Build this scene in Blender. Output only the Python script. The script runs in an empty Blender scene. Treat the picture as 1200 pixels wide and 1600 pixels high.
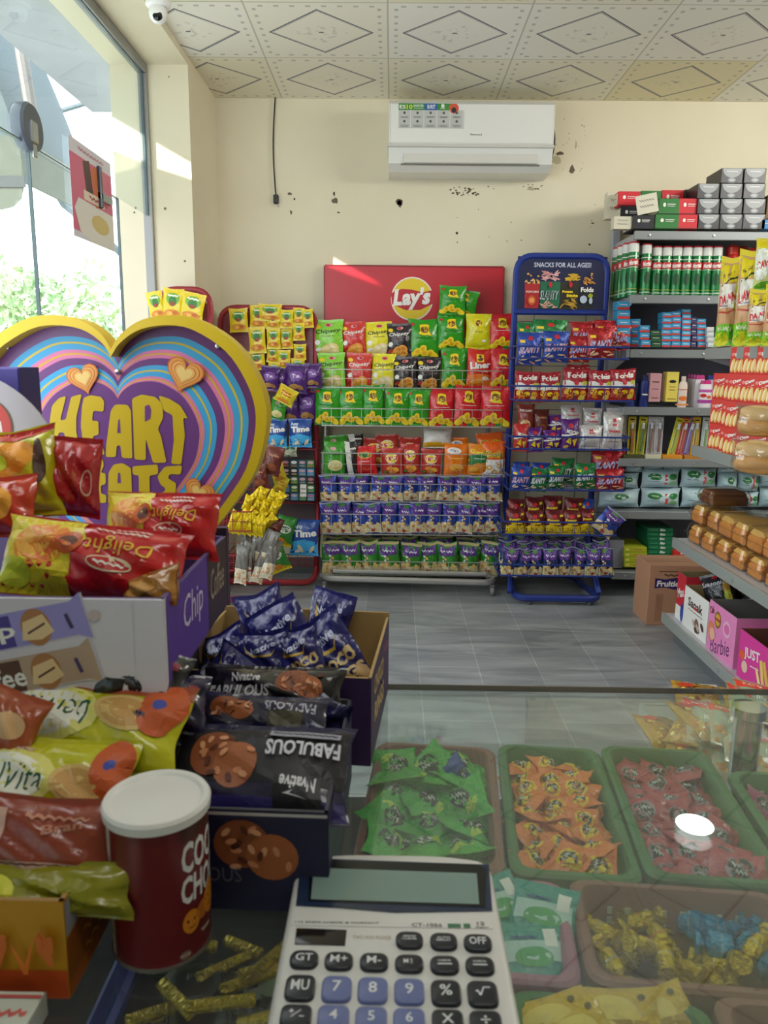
import bpy, math, random
from mathutils import Vector, Matrix, geometry
from math import pi, sin, cos, radians as rad
C = bpy.context.scene.collection
rnd = random.Random(7)

# ------------------------------------------------------------ camera
H0 = 1.17; PITCH = 10.85; YAW = 0.48; ROLL = 0.6; F = 1200.0
cam_d = bpy.data.cameras.new('camera'); cam = bpy.data.objects.new('camera', cam_d); C.objects.link(cam)
bpy.context.scene.camera = cam
RM = Matrix.Rotation(rad(YAW), 4, 'Z') @ Matrix.Rotation(rad(90 - PITCH), 4, 'X') @ Matrix.Rotation(rad(ROLL), 4, 'Z')
CAM = Vector((0, 0, H0))
cam.matrix_world = Matrix.Translation(CAM) @ RM
cam_d.sensor_fit = 'VERTICAL'; cam_d.sensor_height = 36; cam_d.lens = 27.0; cam_d.clip_start = .02
cam_d.dof.use_dof = True; cam_d.dof.focus_distance = 3.2; cam_d.dof.aperture_fstop = 14
# ------------------------------------------------------------ world, sun, lamps, exposure
sc = bpy.context.scene
sc.view_settings.view_transform = 'Standard'; sc.view_settings.look = 'None'
sc.view_settings.gamma = 1; sc.view_settings.exposure = 0.17; sc.view_settings.use_curve_mapping = False
w = bpy.data.worlds.new('world'); sc.world = w; w.use_nodes = True
nt = w.node_tree; bg = nt.nodes['Background']
tc = nt.nodes.new('ShaderNodeTexCoord'); sep = nt.nodes.new('ShaderNodeSeparateXYZ')
rmp = nt.nodes.new('ShaderNodeValToRGB')
nt.links.new(tc.outputs['Generated'], sep.inputs[0]); nt.links.new(sep.outputs['Z'], rmp.inputs[0])
rmp.color_ramp.elements[0].color = (.93, .96, 1, 1); rmp.color_ramp.elements[1].color = (.70, .85, 1, 1)
nt.links.new(rmp.outputs[0], bg.inputs[0]); bg.inputs[1].default_value = 4.5
sd = bpy.data.lights.new('sun', 'SUN'); sd.energy = 14; sd.angle = rad(.5); sd.color = (1, .93, .8)
sun = bpy.data.objects.new('sun', sd); C.objects.link(sun)
SUND = Vector((1, .8956, -.551)).normalized()
sun.rotation_euler = SUND.to_track_quat('-Z', 'Y').to_euler()
def area(name, loc, aim, sx, sy, e, col):
    d = bpy.data.lights.new(name, 'AREA'); d.shape = 'RECTANGLE'; d.size = sx; d.size_y = sy; d.energy = e; d.color = col
    o = bpy.data.objects.new(name, d); C.objects.link(o); o.location = loc
    o.rotation_euler = (Vector(aim) - Vector(loc)).to_track_quat('-Z', 'Y').to_euler(); return o
area('daylight_side_window', (-1.08, 1.9, 1.5), (1.5, 3.4, 1.0), 2.6, 1.6, 34, (.93, .97, 1))
area('fill_light_right', (2.55, 2.5, 2.46), (.9, 3.9, .6), 1.2, .6, 48, (1, .97, .90))  # added fill lamp for the back shelves, not a known fitting
area('fill_light_left', (.2, .0, 2.46), (.3, 3.2, .6), 1.0, .5, 11, (1, .97, .92))  # added fill lamp that lifts the foreground, not a known fitting

# ------------------------------------------------------------ pixel -> point helpers (photo taken as 1200x1600)
def ray(px, py): return (RM.to_3x3() @ Vector(((px - 600) / F, -(py - 800) / F, -1)))
def W(px, py, Y): r = ray(px, py); return CAM + r * (Y / r.y)
def G(px, py, z): r = ray(px, py); return CAM + r * ((z - H0) / r.z)
def XP(px, py, X): r = ray(px, py); return CAM + r * (X / r.x)

# ------------------------------------------------------------ materials
def lin(hx):
    c = [int(hx[i:i + 2], 16) / 255 for i in (0, 2, 4)]
    return tuple(x / 12.92 if x <= .04045 else ((x + .055) / 1.055) ** 2.4 for x in c) + (1,)
MC = {}
def M(hx, rough=.5, metal=0, bump=0, bs=40, var=0, coat=0, key=''):
    k = (hx, rough, metal, bump, bs, var, coat)
    if k in MC: return MC[k]
    m = bpy.data.materials.new('mat_' + hx); m.use_nodes = True; n = m.node_tree.nodes; l = m.node_tree.links
    b = n['Principled BSDF']; b.inputs['Base Color'].default_value = lin(hx)
    b.inputs['Roughness'].default_value = rough; b.inputs['Metallic'].default_value = metal
    b.inputs['Coat Weight'].default_value = coat; b.inputs['Coat Roughness'].default_value = .15
    if bump or var:
        t = n.new('ShaderNodeTexCoord'); no = n.new('ShaderNodeTexNoise'); no.inputs['Scale'].default_value = bs
        no.inputs['Detail'].default_value = 3; l.new(t.outputs['Object'], no.inputs['Vector'])
        if bump:
            bu = n.new('ShaderNodeBump'); bu.inputs['Strength'].default_value = bump; bu.inputs['Distance'].default_value = .01
            l.new(no.outputs['Fac'], bu.inputs['Height']); l.new(bu.outputs[0], b.inputs['Normal'])
        if var:
            mx = n.new('ShaderNodeMix'); mx.data_type = 'RGBA'; mx.blend_type = 'MULTIPLY'; mx.inputs[0].default_value = var
            mx.inputs[6].default_value = lin(hx); l.new(no.outputs['Fac'], mx.inputs[7]); l.new(mx.outputs[2], b.inputs['Base Color'])
    MC[k] = m; return m
def Fo(hx): return M(hx, rough=.26, bump=.9, bs=30, coat=.35)       # printed foil
def Fm(hx): return M(hx, rough=.27, metal=.3, bump=1.0, bs=36, coat=.3)    # metallised foil
def Fs(hx): return M(hx, rough=.3, bump=.6, bs=110, coat=.3)       # small wrapper foil
def Pp(hx): return M(hx, rough=.55)                                 # printed card
def Ink(hx): return M(hx, rough=.45)
def glass_mat(name, tint=(.96, .99, .98), gl=.06, rough=.02, hi=.45):
    m = bpy.data.materials.new(name); m.use_nodes = True; n = m.node_tree.nodes; l = m.node_tree.links
    n.remove(n['Principled BSDF']); o = n['Material Output']
    t = n.new('ShaderNodeBsdfTransparent'); t.inputs[0].default_value = (*tint, 1)
    g = n.new('ShaderNodeBsdfGlossy'); g.inputs['Roughness'].default_value = rough
    fr = n.new('ShaderNodeLayerWeight'); fr.inputs[0].default_value = .25
    mr = n.new('ShaderNodeMapRange'); mr.inputs[3].default_value = gl; mr.inputs[4].default_value = hi
    mx = n.new('ShaderNodeMixShader'); l.new(fr.outputs['Fresnel'], mr.inputs[0]); l.new(mr.outputs[0], mx.inputs[0])
    l.new(t.outputs[0], mx.inputs[1]); l.new(g.outputs[0], mx.inputs[2]); l.new(mx.outputs[0], o.inputs[0]); return m
def hazy_glass(name, haze):
    m = glass_mat(name, (.95, .99, .97), .012, .02, .22); n = m.node_tree.nodes; l = m.node_tree.links
    o = n['Material Output']; old = o.inputs[0].links[0].from_socket
    d = n.new('ShaderNodeBsdfDiffuse'); d.inputs[0].default_value = (.7, .75, .74, 1)  # pale diffuse layer paints haze and glow into the pane
    mx = n.new('ShaderNodeMixShader'); mx.inputs[0].default_value = haze
    l.new(old, mx.inputs[1]); l.new(d.outputs[0], mx.inputs[2]); l.new(mx.outputs[0], o.inputs[0]); return m
def emis(hx, s):
    m = bpy.data.materials.new('mat_emit'); m.use_nodes = True; b = m.node_tree.nodes['Principled BSDF']
    b.inputs['Base Color'].default_value = lin(hx); b.inputs['Emission Color'].default_value = lin(hx); b.inputs['Emission Strength'].default_value = s
    return m

# ------------------------------------------------------------ mesh builder
FONT = {}
def text2d(s, bold):
    k = (s, bold)
    if k in FONT: return FONT[k]
    c = bpy.data.curves.new('t', 'FONT'); c.body = s; c.resolution_u = 2; c.offset = bold; c.fill_mode = 'FRONT'
    o = bpy.data.objects.new('t', c); me = bpy.data.meshes.new_from_object(o)
    vs = [(v.co.x, v.co.y) for v in me.vertices]; me.calc_loop_triangles()
    tr = [tuple(t.vertices) for t in me.loop_triangles]
    bpy.data.objects.remove(o); bpy.data.curves.remove(c); bpy.data.meshes.remove(me)
    if not vs: FONT[k] = ([], 1); return FONT[k]
    x0 = min(v[0] for v in vs); x1 = max(v[0] for v in vs); y0 = min(v[1] for v in vs); y1 = max(v[1] for v in vs)
    hh = y1 - y0
    vs = [((x - (x0 + x1) / 2) / hh, (y - (y0 + y1) / 2) / hh) for x, y in vs]
    FONT[k] = ([[vs[a], vs[b], vs[c]] for a, b, c in tr], (x1 - x0) / hh); return FONT[k]
# decal specs in units of the face's width / height, centre 0,0
def T(s, x, y, h, m, w=None, rot=0, sh=0, b=.02): return ('t', s, x, y, h, m, w, rot, sh, b)
def E(x, y, rx, ry, m, rot=0, n=18): return ('e', x, y, rx, ry, m, rot, n)
def R(x, y, w, h, m, rot=0): return ('r', x, y, w, h, m, rot)
def P(pts, m): return ('p', pts, m)
def S(n, x0, y0, x1, y1, rx, ry, ms, seed=1):
    r = random.Random(seed)
    return [E(r.uniform(x0, x1), r.uniform(y0, y1), rx * r.uniform(.7, 1.2), ry * r.uniform(.7, 1.2), ms[i % len(ms)], r.uniform(-60, 60), 9) for i in range(n)]
def SC(x0, x1, y, a, th, m, n=5):      # a scribbled line of lettering too small to read
    up = []; dn = []; k = n * 4
    for i in range(k + 1):
        x = x0 + (x1 - x0) * i / k; yy = y + a * sin(i * pi / 2 + .4) * (.6 + .4 * cos(i * 1.7))
        up.append((x, yy + th)); dn.append((x, yy - th))
    return P(up + dn[::-1], m)
def heart2d(n=14):
    pts = []
    for i in range(n * 2):
        t = pi * 2 * i / (n * 2)
        pts.append((16 * sin(t) ** 3 / 34, (13 * cos(t) - 5 * cos(2 * t) - 2 * cos(3 * t) - cos(4 * t)) / 34))
    return pts
def soup(sp, w, h):
    k = sp[0]; out = []
    if k == 't':
        _, s, x, y, hh, m, ww, rot, sh, b = sp; tr, asp = text2d(s, b); H = hh * h; Wd = (ww * w if ww else asp * H)
        ca, sa = cos(rad(rot)), sin(rad(rot))
        for t in tr:
            q = []
            for (a, c) in t:
                X = a / asp * Wd + sh * c * H; Y = c * H
                q.append((x * w + ca * X - sa * Y, y * h + sa * X + ca * Y))
            out.append(q)
    elif k == 'e':
        _, x, y, rx, ry, m, rot, n = sp; ca, sa = cos(rad(rot)), sin(rad(rot)); ring = []
        for i in range(n):
            a = 2 * pi * i / n; X = rx * w * cos(a); Y = ry * h * sin(a); ring.append((x * w + ca * X - sa * Y, y * h + sa * X + ca * Y))
        for i in range(n): out.append([(x * w, y * h), ring[i], ring[(i + 1) % n]])
    elif k == 'r':
        _, x, y, ww, hh, m, rot = sp; ca, sa = cos(rad(rot)), sin(rad(rot)); q = []
        for a, c in ((-1, -1), (1, -1), (1, 1), (-1, 1)):
            X = a * ww * w / 2; Y = c * hh * h / 2; q.append((x * w + ca * X - sa * Y, y * h + sa * X + ca * Y))
        out = [[q[0], q[1], q[2]], [q[0], q[2], q[3]]]
    elif k == 'p':
        _, pts, m = sp; q = [(a * w, c * h) for a, c in pts]
        for t in geometry.tessellate_polygon([[Vector((a, c, 0)) for a, c in q]]):
            a, b_, c = [q[i] for i in t]
            if (b_[0] - a[0]) * (c[1] - a[1]) - (b_[1] - a[1]) * (c[0] - a[0]) < 0: b_, c = c, b_
            out.append([a, b_, c])
    return out, m
def split(tris, L):
    st = list(tris); out = []
    while st:
        t = st.pop(); e = [math.dist(t[0], t[1]), math.dist(t[1], t[2]), math.dist(t[2], t[0])]; mx = max(e)
        if mx <= L or len(out) > 6000: out.append(t); continue
        i = e.index(mx); a, b, c = t[i], t[(i + 1) % 3], t[(i + 2) % 3]; m_ = ((a[0] + b[0]) / 2, (a[1] + b[1]) / 2)
        st.append([a, m_, c]); st.append([m_, b, c])
    return out

class MB:
    def __init__(s): s.v = []; s.f = []; s.mi = []; s.ms = []
    def m(s, mat):
        if mat not in s.ms: s.ms.append(mat)
        return s.ms.index(mat)
    def add(s, vs, fs, mat, xf=None):
        n = len(s.v); k = s.m(mat)
        s.v += [tuple(xf @ Vector(p)) if xf else tuple(p) for p in vs]
        for f in fs: s.f.append([i + n for i in f]); s.mi.append(k)
        return s
    def box(s, a, b, mat, c=0, xf=None):      # chamfered box from corner a to corner b
        if c <= 0:
            vs = [(x, y, z) for x in (a[0], b[0]) for y in (a[1], b[1]) for z in (a[2], b[2])]
            return s.add(vs, [(0, 1, 3, 2), (4, 6, 7, 5), (0, 4, 5, 1), (2, 3, 7, 6), (0, 2, 6, 4), (1, 5, 7, 3)], mat, xf)
        ce = [(a[i] + b[i]) / 2 for i in range(3)]; h = [abs(b[i] - a[i]) / 2 for i in range(3)]; c = min(c, min(h) * .95)
        vs = []; ix = {}
        for sx in (-1, 1):
            for sy in (-1, 1):
                for sz in (-1, 1):
                    sg = (sx, sy, sz)
                    for ax in range(3):
                        p = [ce[i] + sg[i] * (h[i] if i == ax else h[i] - c) for i in range(3)]; ix[(sg, ax)] = len(vs); vs.append(p)
        fs = []
        for ax in range(3):
            o1, o2 = [i for i in range(3) if i != ax]
            for sg in (-1, 1):
                q = []
                for u, v_ in ((-1, -1), (1, -1), (1, 1), (-1, 1)):
                    t = [0, 0, 0]; t[ax] = sg; t[o1] = u; t[o2] = v_; q.append(ix[(tuple(t), ax)])
                if (sg > 0) == (ax == 1): q = q[::-1]
                fs.append(q)
        for ax in range(3):
            o1, o2 = [i for i in range(3) if i != ax]
            for u in (-1, 1):
                for v_ in (-1, 1):
                    t1 = [0, 0, 0]; t1[ax] = -1; t1[o1] = u; t1[o2] = v_; t2 = list(t1); t2[ax] = 1
                    fs.append([ix[(tuple(t1), o1)], ix[(tuple(t2), o1)], ix[(tuple(t2), o2)], ix[(tuple(t1), o2)]])
        for sx in (-1, 1):
            for sy in (-1, 1):
                for sz in (-1, 1): fs.append([ix[((sx, sy, sz), i)] for i in range(3)])
        C_ = Vector(ce)                                       # make the windings point outwards
        for f in fs:
            p = [Vector(vs[i]) for i in f]; nn = (p[1] - p[0]).cross(p[2] - p[0])
            if nn.dot(sum(p, Vector()) / len(p) - C_) < 0: f.reverse()
        return s.add(vs, fs, mat, xf)
    def tube(s, path, r, mat, n=8, closed=False, xf=None):
        pts = [Vector(p) for p in path]; k = len(pts); vs = []; fs = []; up = None
        for i, p in enumerate(pts):
            a = pts[i - 1] if (i or closed) else None; b = pts[(i + 1) % k] if (i < k - 1 or closed) else None
            d = Vector()
            if a is not None: d += (p - a).normalized()
            if b is not None: d += (b - p).normalized()
            if d.length < 1e-6: d = Vector((0, 0, 1))
            d.normalize()
            if up is None: up = Vector((0, 0, 1)) if abs(d.z) < .9 else Vector((0, 1, 0))
            x = d.cross(up)
            if x.length < 1e-4: x = d.orthogonal()
            x.normalize(); y = x.cross(d).normalized(); up = y
            rr = r[i] if isinstance(r, (list, tuple)) else r
            for j in range(n): an = 2 * pi * (j + .5) / n; vs.append(p + x * rr * cos(an) + y * rr * sin(an))
        for i in range(k if closed else k - 1):
            i2 = (i + 1) % k
            for j in range(n): fs.append((i * n + j, i * n + (j + 1) % n, i2 * n + (j + 1) % n, i2 * n + j))
        if not closed: fs.append(tuple(range(n))[::-1]); fs.append(tuple(range((k - 1) * n, k * n)))
        fs = [tuple(reversed(f)) for f in fs]
        return s.add(vs, fs, mat, xf)
    def lathe(s, prof, mat, n=24, xf=None):   # prof = [(r, z)...]
        vs = []; fs = []
        for r, z in prof:
            for j in range(n): a = 2 * pi * j / n; vs.append((r * cos(a), r * sin(a), z))
        for i in range(len(prof) - 1):
            for j in range(n): fs.append((i * n + j, i * n + (j + 1) % n, (i + 1) * n + (j + 1) % n, (i + 1) * n + j))
        fs.append(tuple(range(n))[::-1]); fs.append(tuple(range((len(prof) - 1) * n, len(prof) * n)))
        return s.add(vs, fs, mat, xf)
    def prism(s, pts, y0, y1, mat, xf=None, side=None):   # outline in x,z extruded along y
        n = len(pts); tr = geometry.tessellate_polygon([[Vector((a, c, 0)) for a, c in pts]])
        vs = [(a, y0, c) for a, c in pts] + [(a, y1, c) for a, c in pts]; fs = []
        area_ = sum(pts[i][0] * pts[(i + 1) % n][1] - pts[(i + 1) % n][0] * pts[i][1] for i in range(n))
        for t in tr:
            a, b, c = t; pa, pb, pc = pts[a], pts[b], pts[c]
            if (pb[0] - pa[0]) * (pc[1] - pa[1]) - (pb[1] - pa[1]) * (pc[0] - pa[0]) < 0: b, c = c, b
            fs.append((a, b, c)); fs.append((a + n, c + n, b + n))
        s.add(vs, fs, mat, xf)
        sd_ = []
        for i in range(n):
            j = (i + 1) % n; q = (i, i + n, j + n, j); sd_.append(q if area_ > 0 else q[::-1])
        return s.add(vs, sd_, side or mat, xf)
    def decals(s, specs, surf, w, h, L=1e9, eps=.0004, st=.00015):
        for i, sp in enumerate(specs):
            tr, m = soup(sp, w, h); tr = split(tr, L); vs = []; fs = []
            for t in tr:
                k = len(vs); vs += [surf(a, c, eps + st * i) for a, c in t]; fs.append((k, k + 1, k + 2))
            s.add(vs, fs, m)
        return s
    def mesh(s, name, smooth=35):
        me = bpy.data.meshes.new(name); me.from_pydata([tuple(p) for p in s.v], [], s.f)
        for m in s.ms: me.materials.append(m)
        me.polygons.foreach_set('material_index', s.mi)
        if smooth:
            me.polygons.foreach_set('use_smooth', [True] * len(me.polygons)); me.set_sharp_from_angle(angle=rad(smooth))
        me.update(); return me
    def build(s, name, parent=None, loc=None, smooth=35, **kw):
        o = bpy.data.objects.new(name, s.mesh(name, smooth)); C.objects.link(o)
        if parent is not None: o.parent = parent
        if loc is not None: o.location = loc
        tag(o, **kw); return o
def tag(o, label=None, cat=None, group=None, kind=None):
    if label: o['label'] = label
    if cat: o['category'] = cat
    if group: o['group'] = group
    if kind: o['kind'] = kind
    return o
def thing(name, label, cat, loc=(0, 0, 0), rz=0, group=None):
    o = bpy.data.objects.new(name, None); C.objects.link(o); o.location = loc; o.rotation_euler = (0, 0, rz); o.empty_display_size = .05
    return tag(o, label, cat, group)
def inst(me, name, label, cat, loc, rot=(0, 0, 0), scale=(1, 1, 1), group=None, parent=None):
    o = bpy.data.objects.new(name, me); C.objects.link(o); o.location = loc; o.rotation_euler = rot; o.scale = scale
    if parent is not None: o.parent = parent
    return tag(o, label, cat, group)
def copy_tree(o, parent=None):
    c = o.copy(); C.objects.link(c)
    if parent is not None: c.parent = parent
    for ch in list(o.children): copy_tree(ch, c)
    return c
def fillet(pts, r, n=5, closed=False):
    P_ = [Vector(p) for p in pts]; out = []; k = len(P_)
    for i, p in enumerate(P_):
        if not closed and i in (0, k - 1): out.append(p); continue
        a = (P_[i - 1] - p); b = (P_[(i + 1) % k] - p); d = min(r, a.length * .48, b.length * .48)
        a = p + a.normalized() * d; b = p + b.normalized() * d
        for j in range(n + 1): t = j / n; out.append(a * (1 - t) ** 2 + p * 2 * t * (1 - t) + b * t * t)
    return out
# surfaces of a box whose origin is at the middle of its bottom
def sfront(w, d, h): return lambda a, c, o: (a, -d / 2 - o, h / 2 + c)
def sleft(w, d, h): return lambda a, c, o: (-w / 2 - o, -a, h / 2 + c)
def sright(w, d, h): return lambda a, c, o: (w / 2 + o, a, h / 2 + c)
def stop(w, d, h): return lambda a, c, o: (a, c, h + o)
def carton(w, d, h, mat, front=(), left=(), right=(), top=(), c=.002, eps=.0004):
    b = MB(); b.box((-w / 2, -d / 2, 0), (w / 2, d / 2, h), mat, c)
    if front: b.decals(front, sfront(w, d, h), w, h, eps=eps)
    if left: b.decals(left, sleft(w, d, h), d, h, eps=eps)
    if right: b.decals(right, sright(w, d, h), d, h, eps=eps)
    if top: b.decals(top, stop(w, d, h), w, d, eps=eps)
    return b
def tray(w, d, h, th, outer, inner, front=(), left=(), right=(), back_h=None, eps=.0004):   # open-topped card box
    b = MB(); bh = back_h or h
    b.box((-w / 2, -d / 2, 0), (w / 2, d / 2, th), inner)
    for (x0, y0, x1, y1, hh) in ((-w / 2, -d / 2, w / 2, -d / 2 + th, h), (-w / 2, d / 2 - th, w / 2, d / 2, bh), (-w / 2, -d / 2, -w / 2 + th, d / 2, h), (w / 2 - th, -d / 2, w / 2, d / 2, h)):
        b.box((x0, y0, 0), (x1, y1, hh), inner)
    e = .0003
    b.box((-w / 2 - e, -d / 2 - e, 0), (w / 2 + e, -d / 2, h - .0005), outer); b.box((-w / 2 - e, d / 2, 0), (w / 2 + e, d / 2 + e, bh - .0005), outer)
    b.box((-w / 2 - e, -d / 2, 0), (-w / 2, d / 2, h - .0005), outer); b.box((w / 2, -d / 2, 0), (w / 2 + e, d / 2, h - .0005), outer)
    if front: b.decals(front, sfront(w, d + 2 * e, h), w, h, eps=eps)
    if left: b.decals(left, sleft(w + 2 * e, d, h), d, h, eps=eps)
    if right: b.decals(right, sright(w + 2 * e, d, h), d, h, eps=eps)
    return b
# pillow packet: origin at the middle of the bottom seam, front faces -y
def pouch(w, h, t, mat, front=(), seed=0, crimp=.07, nu=12, nv=16, wr=1.0, eps=.0009, L=None, back=()):
    r = random.Random(seed); p1, p2, p3, p4 = [r.uniform(0, 6) for _ in range(4)]
    def prof(u, v):
        U = min(1, abs(2 * u)); V = min(1, abs(2 * v) / (1 - 2 * crimp))
        a = max(0, 1 - U ** 2.2) ** .62; b = max(0, 1 - V ** 2.6) ** .75
        wv = .07 * sin(9 * u * pi + p1) * V ** 2 + .05 * sin(7 * v * pi + p2 + 4 * u) * U ** 1.5 + .05 * sin(5 * pi * (u + v) + p3)
        return t / 2 * a * b * (1 + wr * wv * 1.6)
    def xy(u, v):
        V = min(1, abs(2 * v)); k = 1 - .075 * (1 - V ** 2) + .012 * wr * sin(11 * v + p4)
        return u * w * k, (v + .5) * h + h * .018 * (4 * u * u) * (1 if v > 0 else -1) * wr + h * .01 * wr * sin(6 * u + p2) * (1 if v > .3 else 0)
    def surf(sg):
        def f(X, Y, o):
            u = max(-.5, min(.5, X / w)); v = max(-.5, min(.5, Y / h)); x, z = xy(u, v)
            return (sg * x, -sg * (prof(u, v) + o + .0004), z)
        return f
    b = MB()
    for sg in (1, -1):
        f = surf(sg); vs = []; fs = []
        for j in range(nv + 1):
            for i in range(nu + 1): vs.append(f((i / nu - .5) * w, (j / nv - .5) * h, 0))
        for j in range(nv):
            for i in range(nu): a = j * (nu + 1) + i; fs.append((a, a + 1, a + nu + 2, a + nu + 1))
        b.add(vs, fs, mat)
    if front: b.decals(front, surf(1), w, h, L or w / 6, eps)
    if back: b.decals(back, surf(-1), w, h, L or w / 6, eps)
    return b
ORD = ['first', 'second', 'third', 'fourth', 'fifth', 'sixth', 'seventh', 'eighth', 'ninth', 'tenth', 'eleventh', 'twelfth', 'thirteenth', 'fourteenth', 'fifteenth', 'sixteenth']
# ============================================================ THE ROOM
YW = 4.24; ZC = 2.50; XL = -.92; XG = -1.12; YS = 3.70; XR = 3.3
def nodes_mat(name):
    m = bpy.data.materials.new(name); m.use_nodes = True; return m, m.node_tree.nodes, m.node_tree.links, m.node_tree.nodes['Principled BSDF']
def mth(n, l, op, a, b=None, c=None):
    q = n.new('ShaderNodeMath'); q.operation = op
    for i, v in enumerate((a, b, c)):
        if v is None: continue
        if isinstance(v, (int, float)): q.inputs[i].default_value = v
        else: l.new(v, q.inputs[i])
    return q.outputs[0]
def mixc(n, l, f, a, b, mode='MIX'):
    q = n.new('ShaderNodeMix'); q.data_type = 'RGBA'; q.blend_type = mode
    for i, v in ((0, f), (6, a), (7, b)):
        if isinstance(v, (int, float, tuple)): q.inputs[i].default_value = v
        else: l.new(v, q.inputs[i])
    return q.outputs[2]
# wall paint
wall, n, l, b = nodes_mat('wall_paint'); t = n.new('ShaderNodeTexCoord')
n1 = n.new('ShaderNodeTexNoise'); n1.inputs['Scale'].default_value = 1.3; n1.inputs['Detail'].default_value = 6; l.new(t.outputs['Object'], n1.inputs['Vector'])
n2 = n.new('ShaderNodeTexNoise'); n2.inputs['Scale'].default_value = 60; l.new(t.outputs['Object'], n2.inputs['Vector'])
r1 = n.new('ShaderNodeValToRGB'); r1.color_ramp.elements[0].position = .3; r1.color_ramp.elements[1].position = .7
r1.color_ramp.elements[0].color = lin('DED5B9'); r1.color_ramp.elements[1].color = lin('EBE3CA'); l.new(n1.outputs['Fac'], r1.inputs[0]); l.new(r1.outputs[0], b.inputs['Base Color'])
bu = n.new('ShaderNodeBump'); bu.inputs['Strength'].default_value = .12; bu.inputs['Distance'].default_value = .005; l.new(n2.outputs['Fac'], bu.inputs['Height']); l.new(bu.outputs[0], b.inputs['Normal']); b.inputs['Roughness'].default_value = .65
# ceiling panels
ceil, n, l, b = nodes_mat('ceiling_panels'); t = n.new('ShaderNodeTexCoord'); sp = n.new('ShaderNodeSeparateXYZ'); l.new(t.outputs['Object'], sp.inputs[0])
X = mth(n, l, 'DIVIDE', mth(n, l, 'ADD', sp.outputs[0], .033), .545); Y = mth(n, l, 'DIVIDE', mth(n, l, 'SUBTRACT', sp.outputs[1], YW), .53)
u = mth(n, l, 'SUBTRACT', mth(n, l, 'FRACT', mth(n, l, 'ADD', X, 20)), .5); v = mth(n, l, 'SUBTRACT', mth(n, l, 'FRACT', mth(n, l, 'ADD', Y, 20)), .5)
au = mth(n, l, 'ABSOLUTE', u); av = mth(n, l, 'ABSOLUTE', v); s_ = mth(n, l, 'ADD', au, av)
def band(x, c, w_): return mth(n, l, 'LESS_THAN', mth(n, l, 'ABSOLUTE', mth(n, l, 'SUBTRACT', x, c)), w_)
dia = mth(n, l, 'MAXIMUM', band(s_, .385, .010), mth(n, l, 'MULTIPLY', band(s_, .365, .004), .8))
mxx = mth(n, l, 'MAXIMUM', au, av); mnn = mth(n, l, 'MINIMUM', au, av)
seam = mth(n, l, 'GREATER_THAN', mxx, .494)
dsh = mth(n, l, 'LESS_THAN', mth(n, l, 'ABSOLUTE', mth(n, l, 'SUBTRACT', mth(n, l, 'FRACT', mth(n, l, 'MULTIPLY', mnn, 9)), .5)), .16)
mark = mth(n, l, 'MULTIPLY', mth(n, l, 'MULTIPLY', band(mxx, .44, .013), dsh), .42)
cen = mth(n, l, 'MULTIPLY', mth(n, l, 'LESS_THAN', au, .018), mth(n, l, 'LESS_THAN', av, .010))
wv = n.new('ShaderNodeTexNoise'); wv.inputs['Scale'].default_value = 38; wv.inputs['Detail'].default_value = 4; l.new(t.outputs['Object'], wv.inputs['Vector'])
flor = mth(n, l, 'MULTIPLY', mth(n, l, 'MULTIPLY', mth(n, l, 'LESS_THAN', s_, .2), mth(n, l, 'GREATER_THAN', wv.outputs['Fac'], .58)), .22)
ink = mth(n, l, 'MAXIMUM', mth(n, l, 'MAXIMUM', dia, cen), mth(n, l, 'MAXIMUM', mark, flor))
wn = n.new('ShaderNodeTexWhiteNoise'); wn.noise_dimensions = '2D'; cb = n.new('ShaderNodeCombineXYZ')
l.new(mth(n, l, 'FLOOR', X), cb.inputs[0]); l.new(mth(n, l, 'FLOOR', Y), cb.inputs[1]); l.new(cb.outputs[0], wn.inputs['Vector'])
base = mixc(n, l, mth(n, l, 'POWER', wn.outputs['Value'], 1.6), lin('EFEDE4'), lin('E6DCB0'))
base = mixc(n, l, ink, base, lin('4E5160')); base = mixc(n, l, mth(n, l, 'MULTIPLY', seam, .55), base, lin('8A8674'))
l.new(base, b.inputs['Base Color']); b.inputs['Roughness'].default_value = .45
# floor tiles
flo, n, l, b = nodes_mat('floor_tiles'); t = n.new('ShaderNodeTexCoord'); mp = n.new('ShaderNodeMapping'); mp.inputs['Rotation'].default_value = (0, 0, rad(90)); mp.inputs['Location'].default_value = (0.05, .115, 0); l.new(t.outputs['Object'], mp.inputs[0])
br = n.new('ShaderNodeTexBrick'); br.inputs['Scale'].default_value = 1; br.inputs['Brick Width'].default_value = .47; br.inputs['Row Height'].default_value = .235; br.inputs['Mortar Size'].default_value = .0022
br.inputs['Color1'].default_value = lin('9B9FA3'); br.inputs['Color2'].default_value = lin('ADB1B5'); br.inputs['Mortar'].default_value = lin('BEC0BE'); br.offset = .5; l.new(mp.outputs[0], br.inputs['Vector'])
mp2 = n.new('ShaderNodeMapping'); mp2.inputs['Rotation'].default_value = (0, 0, rad(18)); mp2.inputs['Scale'].default_value = (2.2, 9, 1); l.new(t.outputs['Object'], mp2.inputs[0])
ns = n.new('ShaderNodeTexNoise'); ns.inputs['Scale'].default_value = 1.1; ns.inputs['Detail'].default_value = 8; ns.inputs['Distortion'].default_value = 1.2; l.new(mp2.outputs[0], ns.inputs['Vector'])
rp = n.new('ShaderNodeValToRGB'); rp.color_ramp.elements[0].position = .32; rp.color_ramp.elements[1].position = .72; rp.color_ramp.elements[0].color = (.55, .56, .58, 1); rp.color_ramp.elements[1].color = (1.15, 1.15, 1.13, 1); l.new(ns.outputs['Fac'], rp.inputs[0])
l.new(mixc(n, l, 1.0, br.outputs['Color'], rp.outputs[0], 'MULTIPLY'), b.inputs['Base Color']); b.inputs['Roughness'].default_value = .3
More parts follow.
